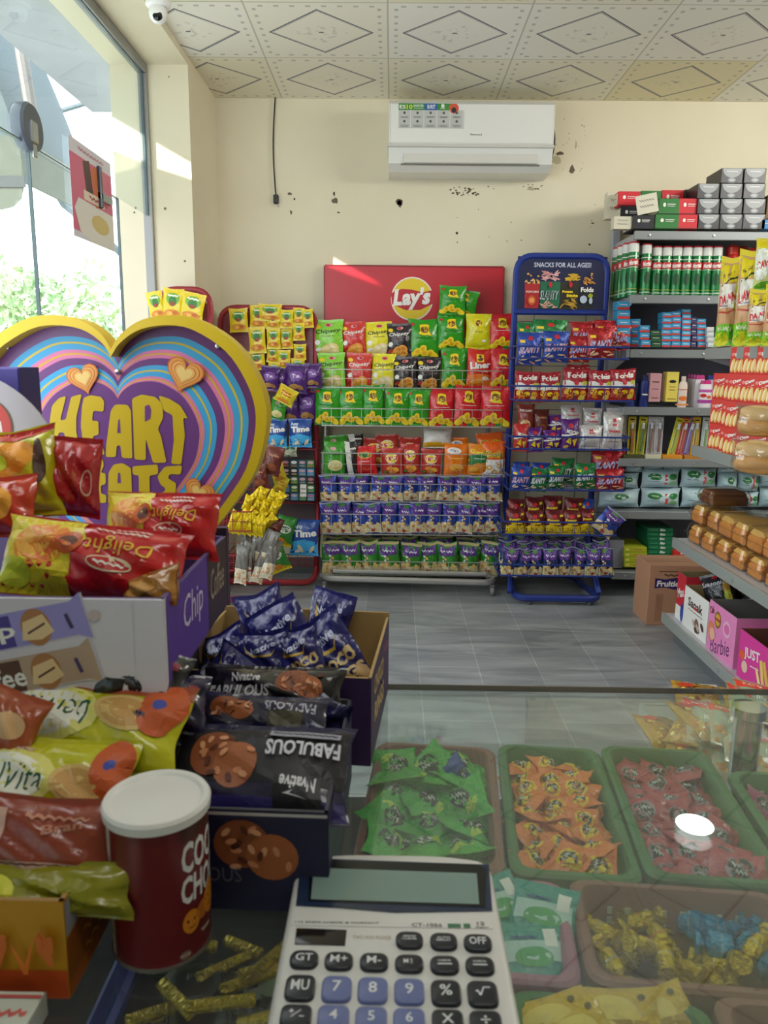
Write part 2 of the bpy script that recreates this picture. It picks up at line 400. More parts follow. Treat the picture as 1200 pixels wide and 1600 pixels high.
def struct(name, mb, smooth=0): return mb.build(name, smooth=smooth, kind='structure')
struct('floor', MB().box((XG, -1.8, -.1), (XR, YW, 0), flo))
struct('ceiling', MB().box((XL - .02, -1.8, ZC), (XR, YW, ZC + .08), ceil))
stain = M('6E6350', .9); dark = M('3A342C', .9); lightst = M('BFB596', .8)
wb = MB().box((XL - .4, YW, -.1), (XR, YW + .15, ZC + .08), wall)
rw = random.Random(3)
def blot(px, py, r, mat, sx=1.0, sy=1.0):
    p = W(px, py, YW); k = 9; pts = []
    for i in range(k): a = 2 * pi * i / k; q = r * rw.uniform(.6, 1.15); pts.append((p.x + q * sx * cos(a), p.z + q * sy * sin(a)))
    wb.add([(x, YW - .0012, z) for x, z in pts], [list(range(k))[::-1]][::-1], mat)
for a in ((624, 317, .024, stain, 1, 1), (624, 317, .014, dark, 1, 1), (523, 314, .018, stain, 1, 1), (522, 303, .009, dark, .6, 1.2), (529, 332, .008, dark, 1, .6), (714, 364, .007, dark, 1, 1),
          (453, 303, .012, stain, 1, .6), (455, 332, .011, stain, .6, 1.2), (460, 311, .006, dark, 1, 1), (893, 266, .022, stain, .7, 1.1), (900, 226, .012, lightst, .5, 2), (921, 382, .006, dark, 1, 1), (926, 349, .009, stain, 1.4, .5), (830, 295, .014, lightst, 1.6, .7), (860, 225, .03, lightst, 1.4, .9), (868, 250, .03, lightst, 1.2, .8), (875, 240, .02, stain, 1.4, .5)): blot(*a)
for i in range(34): blot(rw.gauss(732, 18), 298 + rw.gauss(0, 4), rw.uniform(.002, .007), stain, 1.3, .8)
for i in range(14): blot(rw.gauss(835, 8), 294 + rw.gauss(0, 3), rw.uniform(.002, .006), stain, 1.3, .8)
for i in range(30): blot(rw.uniform(850, 915), rw.uniform(180, 268), rw.uniform(.002, .006), lightst, 1, 1)
for i in range(12): blot(rw.uniform(700, 960), rw.uniform(300, 400), rw.uniform(.002, .004), stain, 1, 1)
struct('wall_back', wb)
struct('wall_right', MB().box((XR, -1.8, -.1), (XR + .12, YW, ZC + .08), wall))
dirt = M('77705F', .9)
lb = MB().box((-1.27, YS, -.1), (XL, YW, ZC + .08), wall)
for (x, y, r) in ((258, 326, .007), (212, 325, .006), (210, 332, .005), (289, 408, .006), (264, 120, .004)):
    p = W(x, y, YS); lb.add([(p.x + r * cos(a), YS - .0012, p.z + r * sin(a)) for a in (0, 1.2, 2.4, 3.6, 4.9)], [[0, 1, 2, 3, 4]], dirt)
struct('wall_left', lb)
struct('wall_front', MB().box((-1.3, -1.92, -.1), (XR + .12, -1.8, ZC + .08), wall))
# lintel band over the shop window, its dark frame, and the glass
struct('trim_1', MB().box((-1.27, -1.8, 2.465), (XL, YS, ZC + .25), wall))
fr = M('8E908E', .4, .3)
struct('trim_2', MB().box((XG - .025, -1.8, 2.425), (XG + .02, YS, 2.465), fr, .004).box((XG - .02, YS - .025, 0), (XG + .02, YS, 2.425), fr, .003))
wg = hazy_glass('window_glass', .05)
edge = M('4E6068', .2)
def pane(name, y0, y1, z0, z1):
    o = MB().box((XG - .005, y0, z0), (XG + .005, y1, z1), wg).build(name, kind='structure', smooth=0)
    e = MB(); e.box((XG - .0055, y0, z1 - .004), (XG + .0055, y1, z1), edge).box((XG - .0055, y1 - .005, z0), (XG + .0055, y1, z1), edge)
    e.build('glass_edge', o, smooth=0); return o
ZT = 1.82
pane('window_1', 1.25, 2.50, 0.01, ZT); pane('window_2', 2.512, 3.28, 0.01, ZT); pane('window_3', -1.7, 1.24, .01, ZT); pane('window_4', -1.7, YS - .03, ZT + .006, 2.425)
# round lock disc and patch fitting clamped on the panes
p = XP(64, 214, XG); lk = thing('glass_lock', 'dark grey round clamp disc joining the shop window panes, upper left', 'clamp', (XG, 2.506, p.z))
MB().lathe([(.005, -.02), (.068, -.02), (.072, -.012), (.072, .012), (.066, .02), (.005, .02)], M('5F6672', .35, .3), 28, Matrix.Rotation(pi / 2, 4, 'Y')).build('disc', lk)
MB().box((.014, -.02, -.045), (.026, .02, .02), M('B9BFC4', .25, .9), .004).box((.014, -.012, -.085), (.022, .012, -.045), M('B9BFC4', .25, .9), .003).build('lock_plate', lk)
MB().box((-.018, 0, -.06), (.02, .02, .09), M('4A5158', .3, .6), .004).box((-.018, 0, -.03), (.02, .12, -.0), M('9AA3A8', .25, .8), .004).build('patch_fitting', None, (XG, 3.05, 1.80), label='small steel patch fitting clamped on the window glass beside the red poster', cat='clamp')
# poster stuck on the outside of the glass
PO = MB(); pw, ph = .40, .33; ps = lambda a, c, o: (XG + .0062 + o, -a, c)
PO.box((XG + .0057, -pw / 2, -ph / 2), (XG + .0062, pw / 2, ph / 2), M('E2DEE8', .6))
PO.decals([R(0, -.04, 1, .78, Ink('DC6A8C')), P([(.5, -.5), (-.1, -.5), (-.35, -.42), (-.45, -.2), (-.35, -.08), (.5, -.1)][::-1], Ink('E8E4DC')), R(-.1, .15, .16, .4, Ink('4A2A2A'), 12), R(.08, .12, .14, .42, Ink('D97B4A'), 14), E(.15, -.27, .22, .1, Ink('D9C27A')), R(.02, -.02, .5, .1, Ink('E9D9C9')), SC(-.3, .3, .43, .015, .01, Ink('C98A9C'), 8), SC(-.1, .35, -.02, .02, .012, Ink('B8504A'), 5)],
          lambda a, c, o: (XG + .0062 + o, a, c), pw, ph, eps=.0003)
p = XP(158, 317, XG); PO.build('poster', None, (0, 3.0, p.z), label='pink and white snack poster stuck on the shop window glass', cat='poster', smooth=0)
# baseboard
struct('baseboard_back', MB().box((XL, YW - .012, 0), (XR, YW, .09), M('6B6E70', .4)))
# ceiling camera
cm = thing('security_camera', 'white dome security camera with a black lens on the ceiling edge', 'camera', G(247, 1, 2.465) + Vector((0, 0, 0)))
cm.location.z = 2.465; wh = M('EDEDEA', .3)
MB().lathe([(.005, 0), (.045, 0), (.045, -.018), (.036, -.026), (.005, -.026)], wh, 28).build('base', cm)
MB().lathe([(.003, .034), (.018, .03), (.03, .017), (.034, 0), (.03, -.017), (.018, -.03), (.003, -.034)], wh, 24, Matrix.Translation((0, -.005, -.045))).build('ball', cm)
MB().lathe([(.002, .004), (.013, .003), (.017, -.001), (.017, -.01), (.002, -.01)], M('101012', .1), 22, Matrix.Translation((.004, -.034, -.06)) @ Matrix.Rotation(rad(68), 4, 'X')).build('lens', cm)
# black cable hanging from the ceiling with a plug
p0 = W(430, 152, YW - .012); p1 = W(431, 306, YW - .012); q = []
for i in range(13): f_ = i / 12; q.append((p0.x + (p1.x - p0.x) * f_ - .012 * sin(f_ * pi), YW - .012, p0.z + (p1.z - p0.z) * f_))
cb_ = MB().tube(q, .0035, M('26262A', .6)).build('cable', label='thin black cable hanging down the back wall left of the air conditioner', cat='cable')
MB().box((p1.x - .012, YW - .026, p1.z - .04), (p1.x + .014, YW - .002, p1.z + .005), M('1B1B1E', .4), .004).tube([(p1.x + .006, YW - .014, p1.z - .04), (p1.x + .012, YW - .014, p1.z - .055)], .003, M('B0B0B0', .3, 1)).build('plug', cb_)

# ============================================================ OUTSIDE
struct('ground_outside', MB().box((-30, -6, -.16), (-1.30, 40, -.02), M('B9B6AE', .9, var=.3, bs=3)))
struct('trim_3', MB().box((-2.2, -4.5, 2.95), (-1.27, 6.0, 3.12), M('8E949C', .8, var=.35, bs=4)).box((-2.2, -4.5, 2.76), (-2.17, 3.2, 2.95), M('7F868E', .8)))  # lower strip is added out of view to cut the sun's upper edge
# striped awning across the lane; seen to the upper left through the glass
aw = thing('awning', 'grey shop awning with a scalloped valance outside the window', 'awning', (-3.5, 5.4, 0))
cloth = M('5C625A', .9, var=.4, bs=9)
q = []; pr = []
for i in range(9):
    a = i / 8; pr.append((1.02 - .1 * a - .25 * a * a, 2.62 + .95 * a ** 1.5))
a_ = MB(); vs = []
for (x, z) in pr: vs += [(x, -.0, z), (x, 1.2, z + .0), (x - 2.6, 0, z), (x - 2.6, 1.2, z)]
fs = []
for i in range(8): k = i * 4; fs += [(k, k + 1, k + 5, k + 4), (k, k + 4, k + 6, k + 2)]
a_.add(vs, fs, M('46525A', .8)); a_.build('canopy', aw)
v_ = MB(); v_.box((-1.6, -.02, 2.34), (1.04, 0, 2.62), cloth); v_.box((1.02, 0, 2.34), (1.04, 1.2, 2.62), cloth); v_.build('valance', aw, smooth=0)
MB().box((-1.6, -.03, 2.30), (1.06, -.022, 2.37), M('383E44', .8)).build('trim_band', aw, smooth=0)
sc_ = []
for k in range(8):
    x0 = 1.04 - .32 * k
    for i in range(7): a = pi * i / 6; sc_.append((x0 - .16 + .16 * cos(a), 2.30 - .14 * sin(a)))
MB().prism([(-1.6, 2.31), (1.04, 2.31)][::-1] + [(x, z) for x, z in sc_], -.018, -.008, cloth).build('scallops', aw, smooth=0)
MB().box((-1.2, -.026, 2.45), (-1.0, -.021, 2.58), M('2A2C30', .8)).build('patch', aw, smooth=0)
for x in (.1, -1.5): MB().tube([(x, .04, 0), (x, .04, 2.62)], .03, M('50545A', .5)).build('post', aw)
# slim pole, cross bar and braces of the street frame
MB().tube([W(30, 60, 5.5) - aw.location, W(56, 215, 5.5) - aw.location], .04, M('6E6868', .6), 10).build('mast', aw)
MB().tube([W(-20, 195, 7.4), W(80, 178, 7.4), W(172, 150, 7.4)], .02, M('4A5A68', .6)).build('overhead_cable', label='grey overhead cable crossing the sky outside the window', cat='cable')
MB().tube([W(70, 270, 6.9), W(100, 320, 6.9), W(150, 360, 6.9), W(215, 420, 6.9), W(240, 560, 6.9), Vector((W(250, 700, 6.9).x, 6.9, -.02))], .03, M('5E707C', .6)).build('drooping_cable', label='thick grey cable drooping down to the right beside the awning', cat='cable')
# unseen screen added outside; its top edge is cut to shape the sun streak
MB().prism([(-4.5, .0), (3.4, .0), (3.4, 2.5), (3.1, 2.58), (2.72, 2.65), (2.56, 2.695), (2.25, 2.768), (-4.5, 2.78)], -.02, .02, M('9AA0A4', .9),
           Matrix.Translation((-2.225, 0, 0)) @ Matrix.Rotation(pi / 2, 4, 'Z')).build('sun_blocker', label='grey unseen screen added outside the side window to shape the sun', cat='sun blocker', smooth=0)
# trees
leafm = [M('B4CCA0', .8), M('C6D8AE', .8), M('A0BC90', .8)]
def tree(name, x, y, r, z0, seed, label):
    rr = random.Random(seed); o = thing(name, label, 'tree', (x, y, 0), 0, 'trees beyond the window')
    MB().tube([(0, 0, 0), (.1, 0, z0 * .6), (0, .1, z0 + r * .5)], [.16, .12, .06], M('7C6E5C', .9)).build('trunk', o)
    m_ = MB(); cl = [(rr.uniform(-1, 1) * r * .7, rr.uniform(-1, 1) * r * .6, z0 + rr.uniform(-.5, .75) * r, r * rr.uniform(.35, .6)) for _ in range(12)]
    for k in range(4200):
        c = rr.choice(cl); d = Vector((rr.gauss(0, 1), rr.gauss(0, 1), rr.gauss(0, 1))).normalized() * c[3] * rr.uniform(.55, 1.05)
        p_ = Vector(c[:3]) + d; s1 = rr.uniform(.05, .11); A = Vector((rr.gauss(0, 1), rr.gauss(0, 1), rr.gauss(0, 1))).normalized() * s1; B = A.cross(d).normalized() * s1 * .5
        m_.add([p_ - A, p_ + B, p_ + A, p_ - B], [(0, 1, 2, 3)], leafm[k % 3])
    m_.build('foliage', o, smooth=0)
tree('leafy_tree', -5.6, 13, 1.3, 1.4, 1, 'pale green leafy tree nearest the window column')
tree('leafy_tree', -9.2, 14.5, 1.7, 1.9, 2, 'taller pale green tree rising in the middle of the window view')
tree('leafy_tree', -9.9, 9.6, 1.2, .9, 4, 'low pale green tree at the left end of the window view')
tree('leafy_tree', -4.4, 8.2, .8, .7, 5, 'small pale green bush tree low behind the heart board')

# ============================================================ AIR CONDITIONER
p0 = W(607, 262, 4.0); p1 = W(868, 157, 4.02); aw_, ah = p1.x - p0.x, p1.z - p0.z; print('AC', aw_, ah)
ac = thing('air_conditioner', 'white wall-mounted split air conditioner with green energy sticker', 'air conditioner', ((p0.x + p1.x) / 2, YW, p0.z))
wt = M('E9E9E4', .22, coat=.3)
prof = [(0, .0), (-.15, .0), (-.2, .03), (-.215, .085), (-.225, .1), (-.23, ah * .55), (-.225, ah - .02), (-.2, ah), (0, ah)]
MB().prism([(y, z) for y, z in prof], -aw_ / 2, aw_ / 2, wt, Matrix.Rotation(-pi / 2, 4, 'Z') @ Matrix.Scale(-1, 4, (1, 0, 0)) if False else Matrix(((0, 1, 0, 0), (1, 0, 0, 0), (0, 0, 1, 0), (0, 0, 0, 1)))).build('body', ac, smooth=30)
b_ = MB(); b_.box((-aw_ / 2 - .006, -.236, .098), (aw_ / 2 + .004, -.02, .112), M('CFCDC6', .3), .003); b_.build('front_lip', ac)
fp = MB(); fp.box((-aw_ / 2 + .004, -.238, .112), (aw_ / 2 - .004, -.222, ah - .02), wt, .006)
def s_ac(a, c, o): return (a, -.238 - o, c)
def U(x, y): return ((x - 540) / 1080 * aw_, (1 - (y - 25) / 445) * ah)
dd = []
def rr_(x0, y0, x1, y1, m): a = U(x0, y0); c = U(x1, y1); return R((a[0] + c[0]) / 2, (a[1] + c[1]) / 2, abs(c[0] - a[0]), abs(c[1] - a[1]), m)
def tt_(s, x0, y0, x1, y1, m): a = U(x0, y0); c = U(x1, y1); return T(s, (a[0] + c[0]) / 2, (a[1] + c[1]) / 2, abs(c[1] - a[1]), m, abs(c[0] - a[0]))
gn = Ink('3F8F3C'); w_ = Ink('EEF2EC'); gr = Ink('C3C4C0'); dk = Ink('5B5D5E')
dd = [rr_(62, 100, 488, 215, gr), rr_(62, 58, 440, 100, gn), rr_(230, 58, 314, 100, Ink('2F5FA8')), E(*U(420, 88), .024, .022, Ink('D8553C')), E(*U(420, 98), .012, .012, Ink('333333')),
      tt_('ES', 68, 68, 108, 92, w_), tt_('10', 114, 66, 152, 94, Ink('E6E23C')), tt_('INVERTER', 158, 66, 224, 80, w_), SC(U(160, 0)[0], U(222, 0)[0], U(0, 88)[1], .001, .001, w_), tt_('BURST', 248, 66, 300, 92, w_), E(*U(348, 72), .008, .008, w_), tt_('AIR', 332, 82, 364, 92, w_),
      tt_('Kenwood', 532, 246, 606, 258, Ink('6A6A6C'))]
for k in range(5):
    x = 100 + k * 85; dd += [E(*U(x, 118), .006, .006, dk), SC(U(x - 26, 0)[0], U(x + 26, 0)[0], U(0, 142)[1], .001, .0008, dk), SC(U(x - 24, 0)[0], U(x + 24, 0)[0], U(0, 148)[1], .001, .0008, dk), E(*U(x, 172), .006, .006, dk), SC(U(x - 28, 0)[0], U(x + 28, 0)[0], U(0, 196)[1], .001, .001, dk), SC(U(x - 24, 0)[0], U(x + 24, 0)[0], U(0, 205)[1], .001, .0008, dk), rr_(x + 40, 100, x + 42, 215, w_)]
fp.decals(dd, s_ac, 1, 1, eps=.0006, st=.0001); fp.build('front_panel', ac)
fl = MB(); fl.box((-aw_ / 2 + .07, -.212, .03), (aw_ / 2 - .07, -.19, .092), M('D6D4CC', .35), .004); fl.box((-aw_ / 2 + .06, -.2, .024), (aw_ / 2 - .06, -.15, .03), M('77776F', .5)); fl.build('louvre_flap', ac)
hp = [(aw_ / 2 - .002, -.1, ah - .04), (aw_ / 2 + .025, -.08, ah - .09), (aw_ / 2 + .035, -.06, ah * .5), (aw_ / 2 + .02, -.05, .07), (aw_ / 2 - .02, -.02, .03)]
MB().tube(fillet(hp, .08), .007, M('222224', .5)).build('hose', ac)
# ============================================================ PRINTED PACKETS (one mesh per kind, copied)
I = Ink; Wt = I('F2F0EA'); Ye = I('F2D21E'); Or = I('E8912A'); Br = I('6E3B16'); Rd = I('C81E2A'); Bk = I('17161A'); Gn = I('1F7A2A')
def crisps(n, x0, y0, x1, y1, r, cs, sd): return S(n, x0, y0, x1, y1, r, r * .62, [I(c) for c in cs], sd)
def d4u(c2=None, leaf='0F5A18'):
    o = S(9, -.44, -.47, .44, -.36, .10, .035, [I(leaf), I('2A8A2E')], 5)
    o += [E(x, y, .15, .085, I('F4D62A'), a) for x, y, a in ((-.22, -.3, 20), (0, -.33, -15), (.2, -.34, 30), (-.05, -.24, 60), (-.33, -.38, 0), (.33, -.39, -20))]
    o += [E(x, y, .07, .045, I('E2A91A'), a, 10) for x, y, a in ((-.22, -.3, 20), (0, -.33, -15), (.2, -.34, 30), (-.05, -.24, 60))]
    o += [R(0, .25, .3, .2, Ye), E(0, .34, .16, .045, Ye), E(0, .15, .2, .05, Ye), P([(.05, .14), (.2, .13), (.24, .08), (.1, .1)], Ye), E(0, .24, .13, .085, Br), T('4U', 0, .24, .085, Ye, .17), R(-.38, .36, .12, .06, Rd, 10)]
    if c2: o += [SC(-.3, .3, .03, .006, .006, c2, 7)]
    return o
def dchip(c, img, dark_=Bk):
    return [E(.05, .36, .13, .05, I('D8A0A8')), E(.05, .36, .1, .035, Rd), E(-.33, .3, .11, .06, Ye), T('Chipsey', .02, .17, .14, dark_ if c != 'k' else Wt, .84, 6, .25, .015), SC(-.2, .25, .05, .008, .006, I('8A2A2A'), 5)] + \
        [E(x, y, .18, .1, I(img[0]), a) for x, y, a in ((0, -.28, 10), (.2, -.24, -20), (-.12, -.36, 0), (.2, -.38, 20))] + [E(x, y, .1, .05, I(img[1]), a, 10) for x, y, a in ((0, -.28, 10), (.2, -.24, -20), (.2, -.38, 20))] + [E(-.33, -.12, .1, .07, Wt), E(-.32, -.32, .12, .05, I(img[2]), 30)]
def dlay(): return [E(0, .14, .3, .17, I('F4E6C8')), E(0, .14, .27, .15, Ye), R(0, .14, .56, .13, Rd, 6), T("Lay's", 0, .14, .13, Wt, .42, 6, .2, .04), E(-.1, -.22, .16, .08, Or, 10), E(.18, -.26, .15, .08, I('EBAE3A'), -20), E(.02, -.36, .2, .06, I('E0862A')), E(-.3, -.35, .09, .05, I('3E8A2E')), SC(-.2, .2, -.05, .006, .006, Wt, 5)]
def dnut(top='5B2A86', leaf='3F8A32', low='E3CFA0'):
    return [R(0, .26, .8, .3, I(top)), E(0, .4, .2, .05, I(leaf)), SC(-.28, .28, .25, .035, .022, I('EDE6F4'), 4), R(0, -.34, .98, .26, I(low)), P([(-.5, -.1), (-.3, -.08), (0, -.22), (.5, -.14), (.5, -.3), (-.5, -.3)][::-1], I(low))] + \
        S(9, -.36, -.42, .4, -.12, .1, .06, [I('EBDDB8'), I('C98A4A'), I('C4401F'), I('E8C878')], 4) + S(4, -.3, -.04, .3, .08, .09, .035, [I('E0B060'), I('D8D8E8')], 8)
def dslanty(main=I('3A4AB8')): return [E(0, .32, .1, .07, Rd), R(-.32, .22, .2, .09, Ye), T('SLANTY', 0, -.02, .24, I('D8D0E8'), .86, 4, .3, .06), T('SLANTY', 0, -.02, .22, main, .82, 4, .3, .0)] + S(8, -.36, -.44, .36, -.24, .13, .025, [I('E8C8A0'), I('D89A60'), I('F0DCB8')], 3)
def dfolds(): return [R(0, .28, 1, .4, I('A81C2C')), R(0, .0, 1, .18, I('E9E6E2')), P([(-.5, .1), (-.3, .14), (0, .05), (.5, .12), (.5, .0), (-.5, .0)][::-1], I('E9E6E2')), T('Folds', .02, .3, .18, Wt, .72, 2, 0, .05), E(0, .06, .1, .06, Rd), E(.34, .07, .14, .06, I('C8D028')), R(0, -.3, 1, .36, I('B0261F'))] + [E(x, y, .13, .09, I(c), a) for x, y, c, a in ((-.3, -.2, 'F0C83A', 20), (.3, -.24, 'E8B030', -10), (-.2, -.36, 'E08A2A', 0), (.25, -.38, 'F0D050', 30))] + [R(0, -.24, .24, .26, I('8A1A14')), E(0, -.24, .13, .08, Ye), R(-.22, -.06, .2, .1, Wt), R(.26, -.05, .2, .09, Wt)]
def dstick(): return [R(0, -.3, 1, .4, I('EBCB1C')), P([(-.5, -.14), (-.2, -.05), (.2, -.12), (.5, -.02), (.5, -.2), (-.5, -.2)][::-1], I('EBCB1C')), E(0, .26, .13, .08, Rd), T('Potato', -.05, .12, .1, Ye, .6, 6, 0, .05), T('Sticks', .05, -.01, .1, Ye, .6, 6, 0, .05), R(.34, .3, .16, .09, Ye)] + S(12, -.4, -.44, .4, -.14, .2, .016, [I('B8901C'), I('F6E470'), I('C9A420')], 6)
def dmoon(): return [E(0, .3, .14, .08, Rd), T('MOON', .05, .1, .13, Wt, .62, -12, 0, .05), P([(-.3, -.2), (-.05, -.02), (.0, -.3)], Ye), P([(.05, -.15), (.35, -.1), (.2, -.38)], Ye), R(0, .02, .98, .05, Wt, 6), E(-.25, -.36, .14, .06, I('E8C060'))]
def dsilver(): return [R(0, .3, .16, .09, Rd), R(0, .19, .22, .05, I('D8404A')), SC(-.3, .3, .02, .04, .02, I('C8323C'), 5), SC(-.25, .25, -.25, .02, .012, I('A08A70'), 6)]
def dany(): return [R(0, -.28, 1, .4, I('3FA8E0')), P([(-.5, -.1), (0, -.02), (.5, -.1), (.5, -.2), (-.5, -.2)][::-1], I('3FA8E0')), T('Any', -.24, .3, .14, I('CFE0F4'), .36, 4, 0, .03), T('Time', .02, .14, .2, Wt, .84, 4, 0, .05), E(-.12, -.3, .07, .14, I('E8D0A8'), 30), E(.28, -.3, .06, .13, I('E8D0A8'), -30), E(-.2, -.36, .14, .05, Wt, 20)]
def dsoup(): return [E(0, .18, .34, .2, I('7FB03A')), E(0, .1, .2, .16, I('2F7A34')), SC(-.26, .26, .28, .02, .025, I('F4F4E8'), 3), R(0, .02, .22, .12, I('A63A22')), E(0, -.28, .4, .12, I('E08A2A')), E(-.12, -.3, .14, .07, I('F4C050')), E(.16, -.26, .12, .06, I('C86A1E'))]
def dpurp(): return [E(0, .1, .3, .17, I('7A4A9E')), T('Tuc', 0, .1, .14, I('E0D4EC'), .4, 5, 0, .05), E(-.1, -.28, .24, .1, I('B98A4E'), 10), E(.2, -.3, .16, .08, I('A0703A'), -20)]
def dorange(): return [E(-.1, .3, .3, .1, I('F4EEE8')), T('Wavy', -.1, .3, .09, I('1E3A8A'), .4, 0, 0, .03), E(0, -.2, .3, .12, I('F2B040')), E(.1, -.3, .22, .08, I('C86A14')), SC(-.3, .3, .08, .02, .015, I('F8D060'), 5)]
def dcheet(): return [P([(-.5, .1), (.5, .3), (.5, -.05), (-.5, -.2)][::-1], I('1E7A3A')), T('Cheetos', 0, .24, .14, Ye, .8, -8, .2, .05), E(.0, -.2, .25, .1, Or), E(-.2, -.32, .2, .08, I('F0B040')), SC(-.2, .3, .04, .012, .01, Wt, 4)]
def drings(): return [R(0, -.24, 1, .5, I('F0EEEA')), T('Ools', -.02, .16, .2, I('F4D22A'), .8, 0, 0, .09), T('Ools', -.02, .16, .17, I('2A4A1E'), .7, 0, 0, .0)] + [E(x, y, .13, .07, I('E8A830'), 0) for x, y in ((-.25, -.2), (.2, -.16), (0, -.34), (.32, -.36))] + [E(x, y, .05, .028, I('F0EEEA'), 0) for x, y in ((-.25, -.2), (.2, -.16), (0, -.34), (.32, -.36))]
def dkur(): return [E(0, .2, .3, .12, I('E8C02A')), E(0, .2, .26, .09, I('2A6A2A')), SC(-.2, .2, -.02, .008, .008, Wt, 4), E(0, -.24, .28, .12, I('A8140E')), E(.05, -.28, .18, .06, I('D84A2A'))]
DS = {}
def D(key, look, base, front, w=.118, h=.165, t=.05, vn=2, **kw):
    DS[key] = ([pouch(w, h, t, base, front, seed=hash_(key) + i, **kw).mesh('packet_' + key) for i in range(vn)], w, h, look)
def hash_(k): return sum(ord(c) * (i + 3) for i, c in enumerate(k)) % 997
D('g4', 'green gold-emblem crisp packet', Fo('2C961C'), d4u(I('1A5A14')))
D('r4', 'red gold-emblem crisp packet', Fo('D3202C'), d4u(Wt, '3C8A2A'))
D('y4', 'plain yellow gold-emblem crisp packet', Fo('D6CE14'), [R(0, .25, .3, .2, Ye), E(0, .24, .13, .085, Br), T('4U', 0, .24, .085, Ye, .17), T('Salted', 0, .0, .05, I('8A8A1A'), .3), E(.25, -.25, .1, .03, Wt)])
D('cg', 'lime wavy-script crisp packet', Fo('8AD03A'), dchip('g', ('EBD48A', 'F4E8B8', 'F0F0E0')))
D('cr', 'red wavy-script crisp packet', Fo('D23A34'), dchip('k', ('E89A3A', 'F0B860', 'A81E14')))
D('cy', 'yellow wavy-script crisp packet', Fo('E6DC28'), dchip('y', ('F0DCA0', 'F8ECC8', 'E8E8E0')))
D('ck', 'black wavy-script crisp packet', Fo('2A2226'), dchip('k', ('E0A040', 'C87828', 'B02818')))
D('li', 'red and orange liner crisp packet', Fo('D8281E'), [R(0, -.3, .98, .36, I('EE7A1E')), R(0, .28, .3, .2, Ye), E(0, .28, .12, .08, Br), T('Liner', .02, .1, .17, Wt, .86, 4, 0, .05), SC(-.1, .35, -.05, .01, .008, Wt, 5), E(.25, -.22, .14, .05, I('F4E6D0')), E(-.1, -.3, .3, .06, I('F0A030'), 10)])
D('ly', 'red round-logo crisp packet', Fo('B8302A'), dlay())
D('ku', 'bright red oval-label snack packet', Fo('D8242A'), dkur())
D('bw', 'black and white snack packet', Fo('2A2628'), [P([(-.5, .5), (-.1, .5), (.2, -.5), (-.2, -.5)], I('D8D4D0')), SC(-.1, .4, .3, .03, .02, Wt, 4)])
D('gr', 'green potato crisp packet', Fo('3E9A2A'), [E(-.1, .3, .14, .06, I('D8A0A8')), SC(-.3, .3, .14, .03, .015, I('20401A'), 5), E(0, -.2, .34, .17, I('E8DCA0')), E(.1, -.24, .2, .1, I('D0C070'))])
D('sv', 'plain silver-white snack packet', Fo('E4E2DC'), [R(0, -.34, 1, .22, I('E8B020'))])
D('ow', 'orange wavy crisp packet', Fo('EE7A14'), dorange())
D('ct', 'orange and green puffs packet', Fo('E88A1E'), dcheet())
D('rg', 'orange and white ring-snack packet', Fo('EE641A'), drings())
D('nb', 'purple-and-blue nut packet', Fm('2E4CA8'), dnut() + [R(0, .475, 1, .05, I('A8A8C0'))], .085, .135, .04, 4, wr=2.4)
D('ng', 'green-and-purple nut packet', Fm('3A9030'), dnut(low='D0BE84') + [R(0, .46, 1, .09, I('B4A872'))], .105, .14, .045, 4, wr=2.4)
D('nn', 'navy and cream nut packet', Fm('2A3A70'), dnut('6A3A98', '5A9A3A', 'E8D8A0') + [R(0, .475, 1, .05, I('8A90A0'))], .095, .14, .045, 4, wr=2.6)
D('sb', 'blue slanted-script snack packet', Fm('2A4AA8'), dslanty(I('C03A4A')))
D('sr', 'red slanted-script snack packet', Fm('A81E26'), dslanty())
D('sg', 'green slanted-script snack packet', Fm('1E7A3E'), dslanty(I('E8E8E0')))
D('fd', 'red and white folds snack packet', Fo('A81C2C'), dfolds())
D('st', 'maroon and yellow potato-stick packet', Fm('6E1E22'), dstick())
D('mr', 'red moon-snack packet', Fo('C02A2E'), dmoon()); D('mp', 'purple moon-snack packet', Fo('5A1E7A'), dmoon()); D('mb', 'brown popcorn-snack packet', Fo('8A3226'), [T('POP CORN', 0, .3, .08, Wt, .7, 0, 0, .04), E(0, -.2, .35, .22, I('B8803A')), E(0, -.12, .3, .12, I('E8D0A0'))])
D('sl', 'silver snack packet with red marks', Fm('D8D6D6'), dsilver())
D('at', 'blue and white anytime snack packet', Fo('1E4A9A'), dany(), .12, .16)
D('ap', 'purple peanut snack packet', Fo('4A2070'), dpurp(), .12, .16)
D('ko', 'small yellow and green soup sachet', Fo('E8CC14'), dsoup(), .075, .10, .014, 2)
D('gs', 'glossy gold snack sachet', M('E0C010', .28, .35, .8, 60), [SC(-.3, .3, .1, .04, .03, I('A88A10'), 3)], .06, .12, .03, 2, wr=2)
D('nt', 'grey-topped nut pouch', Fo('77726C'), [R(0, -.28, .98, .42, I('E8DCC4'))] + S(18, -.42, -.46, .42, -.1, .1, .05, [I('F2E8D0'), I('D4B88A'), I('E0A878')], 9), .055, .17, .035, 2, wr=2)
D('gy', 'green and yellow chip-snack packet', Fo('2F8A2E'), [P([(-.5, -.1), (.5, -.4), (.5, -.5), (-.5, -.5)][::-1], Ye), E(0, .1, .35, .14, Wt), E(0, .1, .3, .1, I('2A7A3A')), T('Pringle', 0, .1, .08, Wt, .4), E(-.1, -.3, .25, .1, Or)])
D('yg', 'yellow snack packet with red lettering', Fo('E0C820'), [T('Super', 0, .2, .14, Rd, .6, 0, 0, .04), T('Crisp', 0, .03, .12, Rd, .6, 0, 0, .04), E(0, -.3, .3, .1, Or)])
